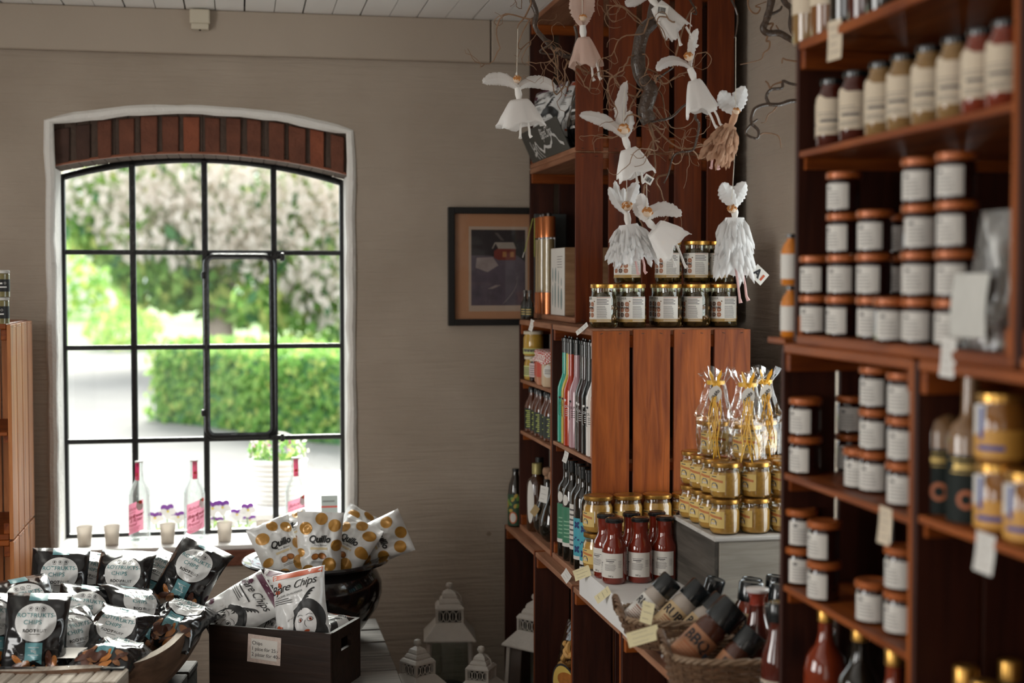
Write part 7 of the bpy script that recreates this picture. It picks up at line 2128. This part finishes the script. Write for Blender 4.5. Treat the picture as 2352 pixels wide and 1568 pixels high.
for (kk, mk, px, X_, lab, sc) in (('sf', SF, 1716, 1.215, 'upright black-capped jar standing right of the far basket by the grey box', 0.92), ('sd', SD, 1772, 1.275, 'upright black-capped jar at the right shelf edge by the grey box', 0.95), ('sd', SD, 1712, 1.165, 'black-capped jar in the second row right of the far basket', 1.05), ('se', SE, 1782, 1.225, 'berry-red jar with black cap beside the right shelf edge', 1.05), ('sf', SF, 1752, 1.155, 'black-capped dark jar behind the red sauce bottles at the right', 1.12)):
    y = at_x(px, 1400, X_).y
    z = 0.7355 if y > 3.03 else ZL
    put(kk, mk, (X_, y, z + 0.001), (radians(-3), radians(5), HEADCAM(X_, y) + pi / 2), lab, 'jar', 'spice jars beside the baskets', scale=sc)
# barbecue sauce bottles
BBQ = mat('barbecue_sauce', (0.085, 0.014, 0.008), 0.06, coat=0.9); NECKR = mat('clear_red_neck', (0.26, 0.035, 0.02), 0.08, coat=0.8); TOPW = mat('pale_top', (0.62, 0.58, 0.57), 0.2, coat=0.5); GREYL = mat('grey_tan_label', (0.46, 0.38, 0.30), 0.6)
def bbq(white):
    def mk():
        t = thing('barbecue_bottle', '', 'bottle')
        r = 0.034
        MB().lathe([(0, 0), (r - 0.004, 0), (r, 0.005), (r, 0.115), (r - 0.003, 0.135), (r - 0.012, 0.165), (0.0185, 0.180), (0.0165, 0.195), (0.0165, 0.203), (0, 0.203)], 32).build('bottle', BBQ, t)
        if white:
            MB().lathe([(0, 0.2035), (0.0168, 0.2035), (0.0155, 0.215), (0.020, 0.226), (0.024, 0.231)], 28).build('neck', NECKR, t)
            MB().lathe([(0.024, 0.2312), (0.0248, 0.233), (0.0248, 0.237), (0.023, 0.2385), (0, 0.2385)], 28).build('cap', TOPW, t)
        else:
            MB().lathe([(0, 0.2035), (0.020, 0.2035), (0.021, 0.207), (0.021, 0.240), (0.019, 0.243), (0, 0.243)], 28).build('cap', BLACKLID, t)
        lb = MB(); fm = cylmap(r + 0.0006); f1 = cylmap(r + 0.001)
        lb.rect(fm, -0.08, 0.08, 0.012, 0.088, 0, 30, 1)
        lb.text('RUBS', 0.034, f1, 1, -0.004, 0.068, bold=0.05); lines(lb, f1, -0.03, 0.03, [0.046, 0.040, 0.034], 0.002, 2, RD)
        lb.build('label', [GREYL, INK, BROWN], t)
        return t
    return mk
for kk, mk, px, X_, lab in (('bw', bbq(True), 1738, 1.088, 'red sauce bottle with flared pale top in front of the near basket'), ('bb', bbq(False), 1786, 1.075, 'dark sauce bottle with black cap beside the right shelf edge')):
    y = at_x(px, 1500, X_).y
    put(kk, mk, (X_, y, ZL + 0.0012), (0, 0, HEADCAM(X_, y) + pi / 2 - 0.5), lab, 'bottle', 'barbecue sauce bottles')

# bag of pasta in the low crate
PAS = mat('dried_pasta', (0.62, 0.34, 0.10), 0.6, var=0.3, vscale=40)
p = at_y(1292, 1540, 4.42)
pbg = thing('pasta_bag', 'clear bag of dried pasta with a yellow oval label inside the low crate', 'bag', (1.065, 4.39, 0.030), (0, radians(4), radians(-62)))
mb = MB(); rp_ = random.Random(4)
for k in range(150):
    z = rp_.uniform(0.03, 0.40); wv_ = 0.085 * (1 if z < 0.33 else 1 - (z - 0.33) * 4)
    a = rp_.uniform(0, 2 * pi); x = wv_ * cos(a); y = 0.045 * sin(a)
    M = T(x * 0.97, y * 0.97, z) @ Euler((rp_.uniform(0, 6), rp_.uniform(0, 6), rp_.uniform(0, 6))).to_matrix().to_4x4()
    mb.tube([(0.016 * cos(t_), 0.004 * t_ - 0.006, 0.016 * sin(t_)) for t_ in [0.2 + i * 0.42 for i in range(8)]], [0.005, 0.008, 0.0095, 0.0085, 0.0095, 0.0085, 0.008, 0.005], 6, 0, M)
tag(mb.build('pasta', PAS, pbg), kind='stuff')
def pbfn(u, v):
    a = 2 * pi * u; z = 0.47 * v
    w_ = 0.108 * (1 - 0.35 * max(0, v - 0.75) * 4 * 0.5); d_ = 0.072 * (max(0.0, 1 - v ** 4)) ** 0.7 + 0.003
    k_ = 1 + 0.06 * noise.noise(Vector((cos(a) * 3, sin(a) * 3, z * 18)))
    return (w_ * cos(a) * k_, d_ * sin(a) * k_, z)
MB().grid(pbfn, 40, 26, 0, closed_u=True, smooth=False).build('film', CELL, pbg)
lb = MB(); f = lambda x, z: (x, -0.080 + 0.9 * x * x, z); g = lambda x, z: (x, -0.0806 + 0.9 * x * x, z); h_ = lambda x, z: (x, -0.0812 + 0.9 * x * x, z)
lb.disc(f, 0.0, 0.28, 0.062, 0.078, 0, 30, 4, 24); lb.disc(g, 0.0, 0.28, 0.056, 0.071, 1, 30, 4, 24); lb.disc(h_, 0.004, 0.31, 0.040, 0.022, 2, 20, 2, 10)
lines(lb, h_, -0.035, 0.035, [0.262], 0.010, 3); lines(lb, h_, -0.028, 0.030, [0.243], 0.008, 3)
for kq in range(3): lines(lb, h_, -0.03, 0.028, [0.225 - 0.007 * kq], 0.002, 3, RD)
lb.build('label', [INK, mat('sun_yellow', (0.62, 0.42, 0.10), 0.5), CH3, INK], pbg)
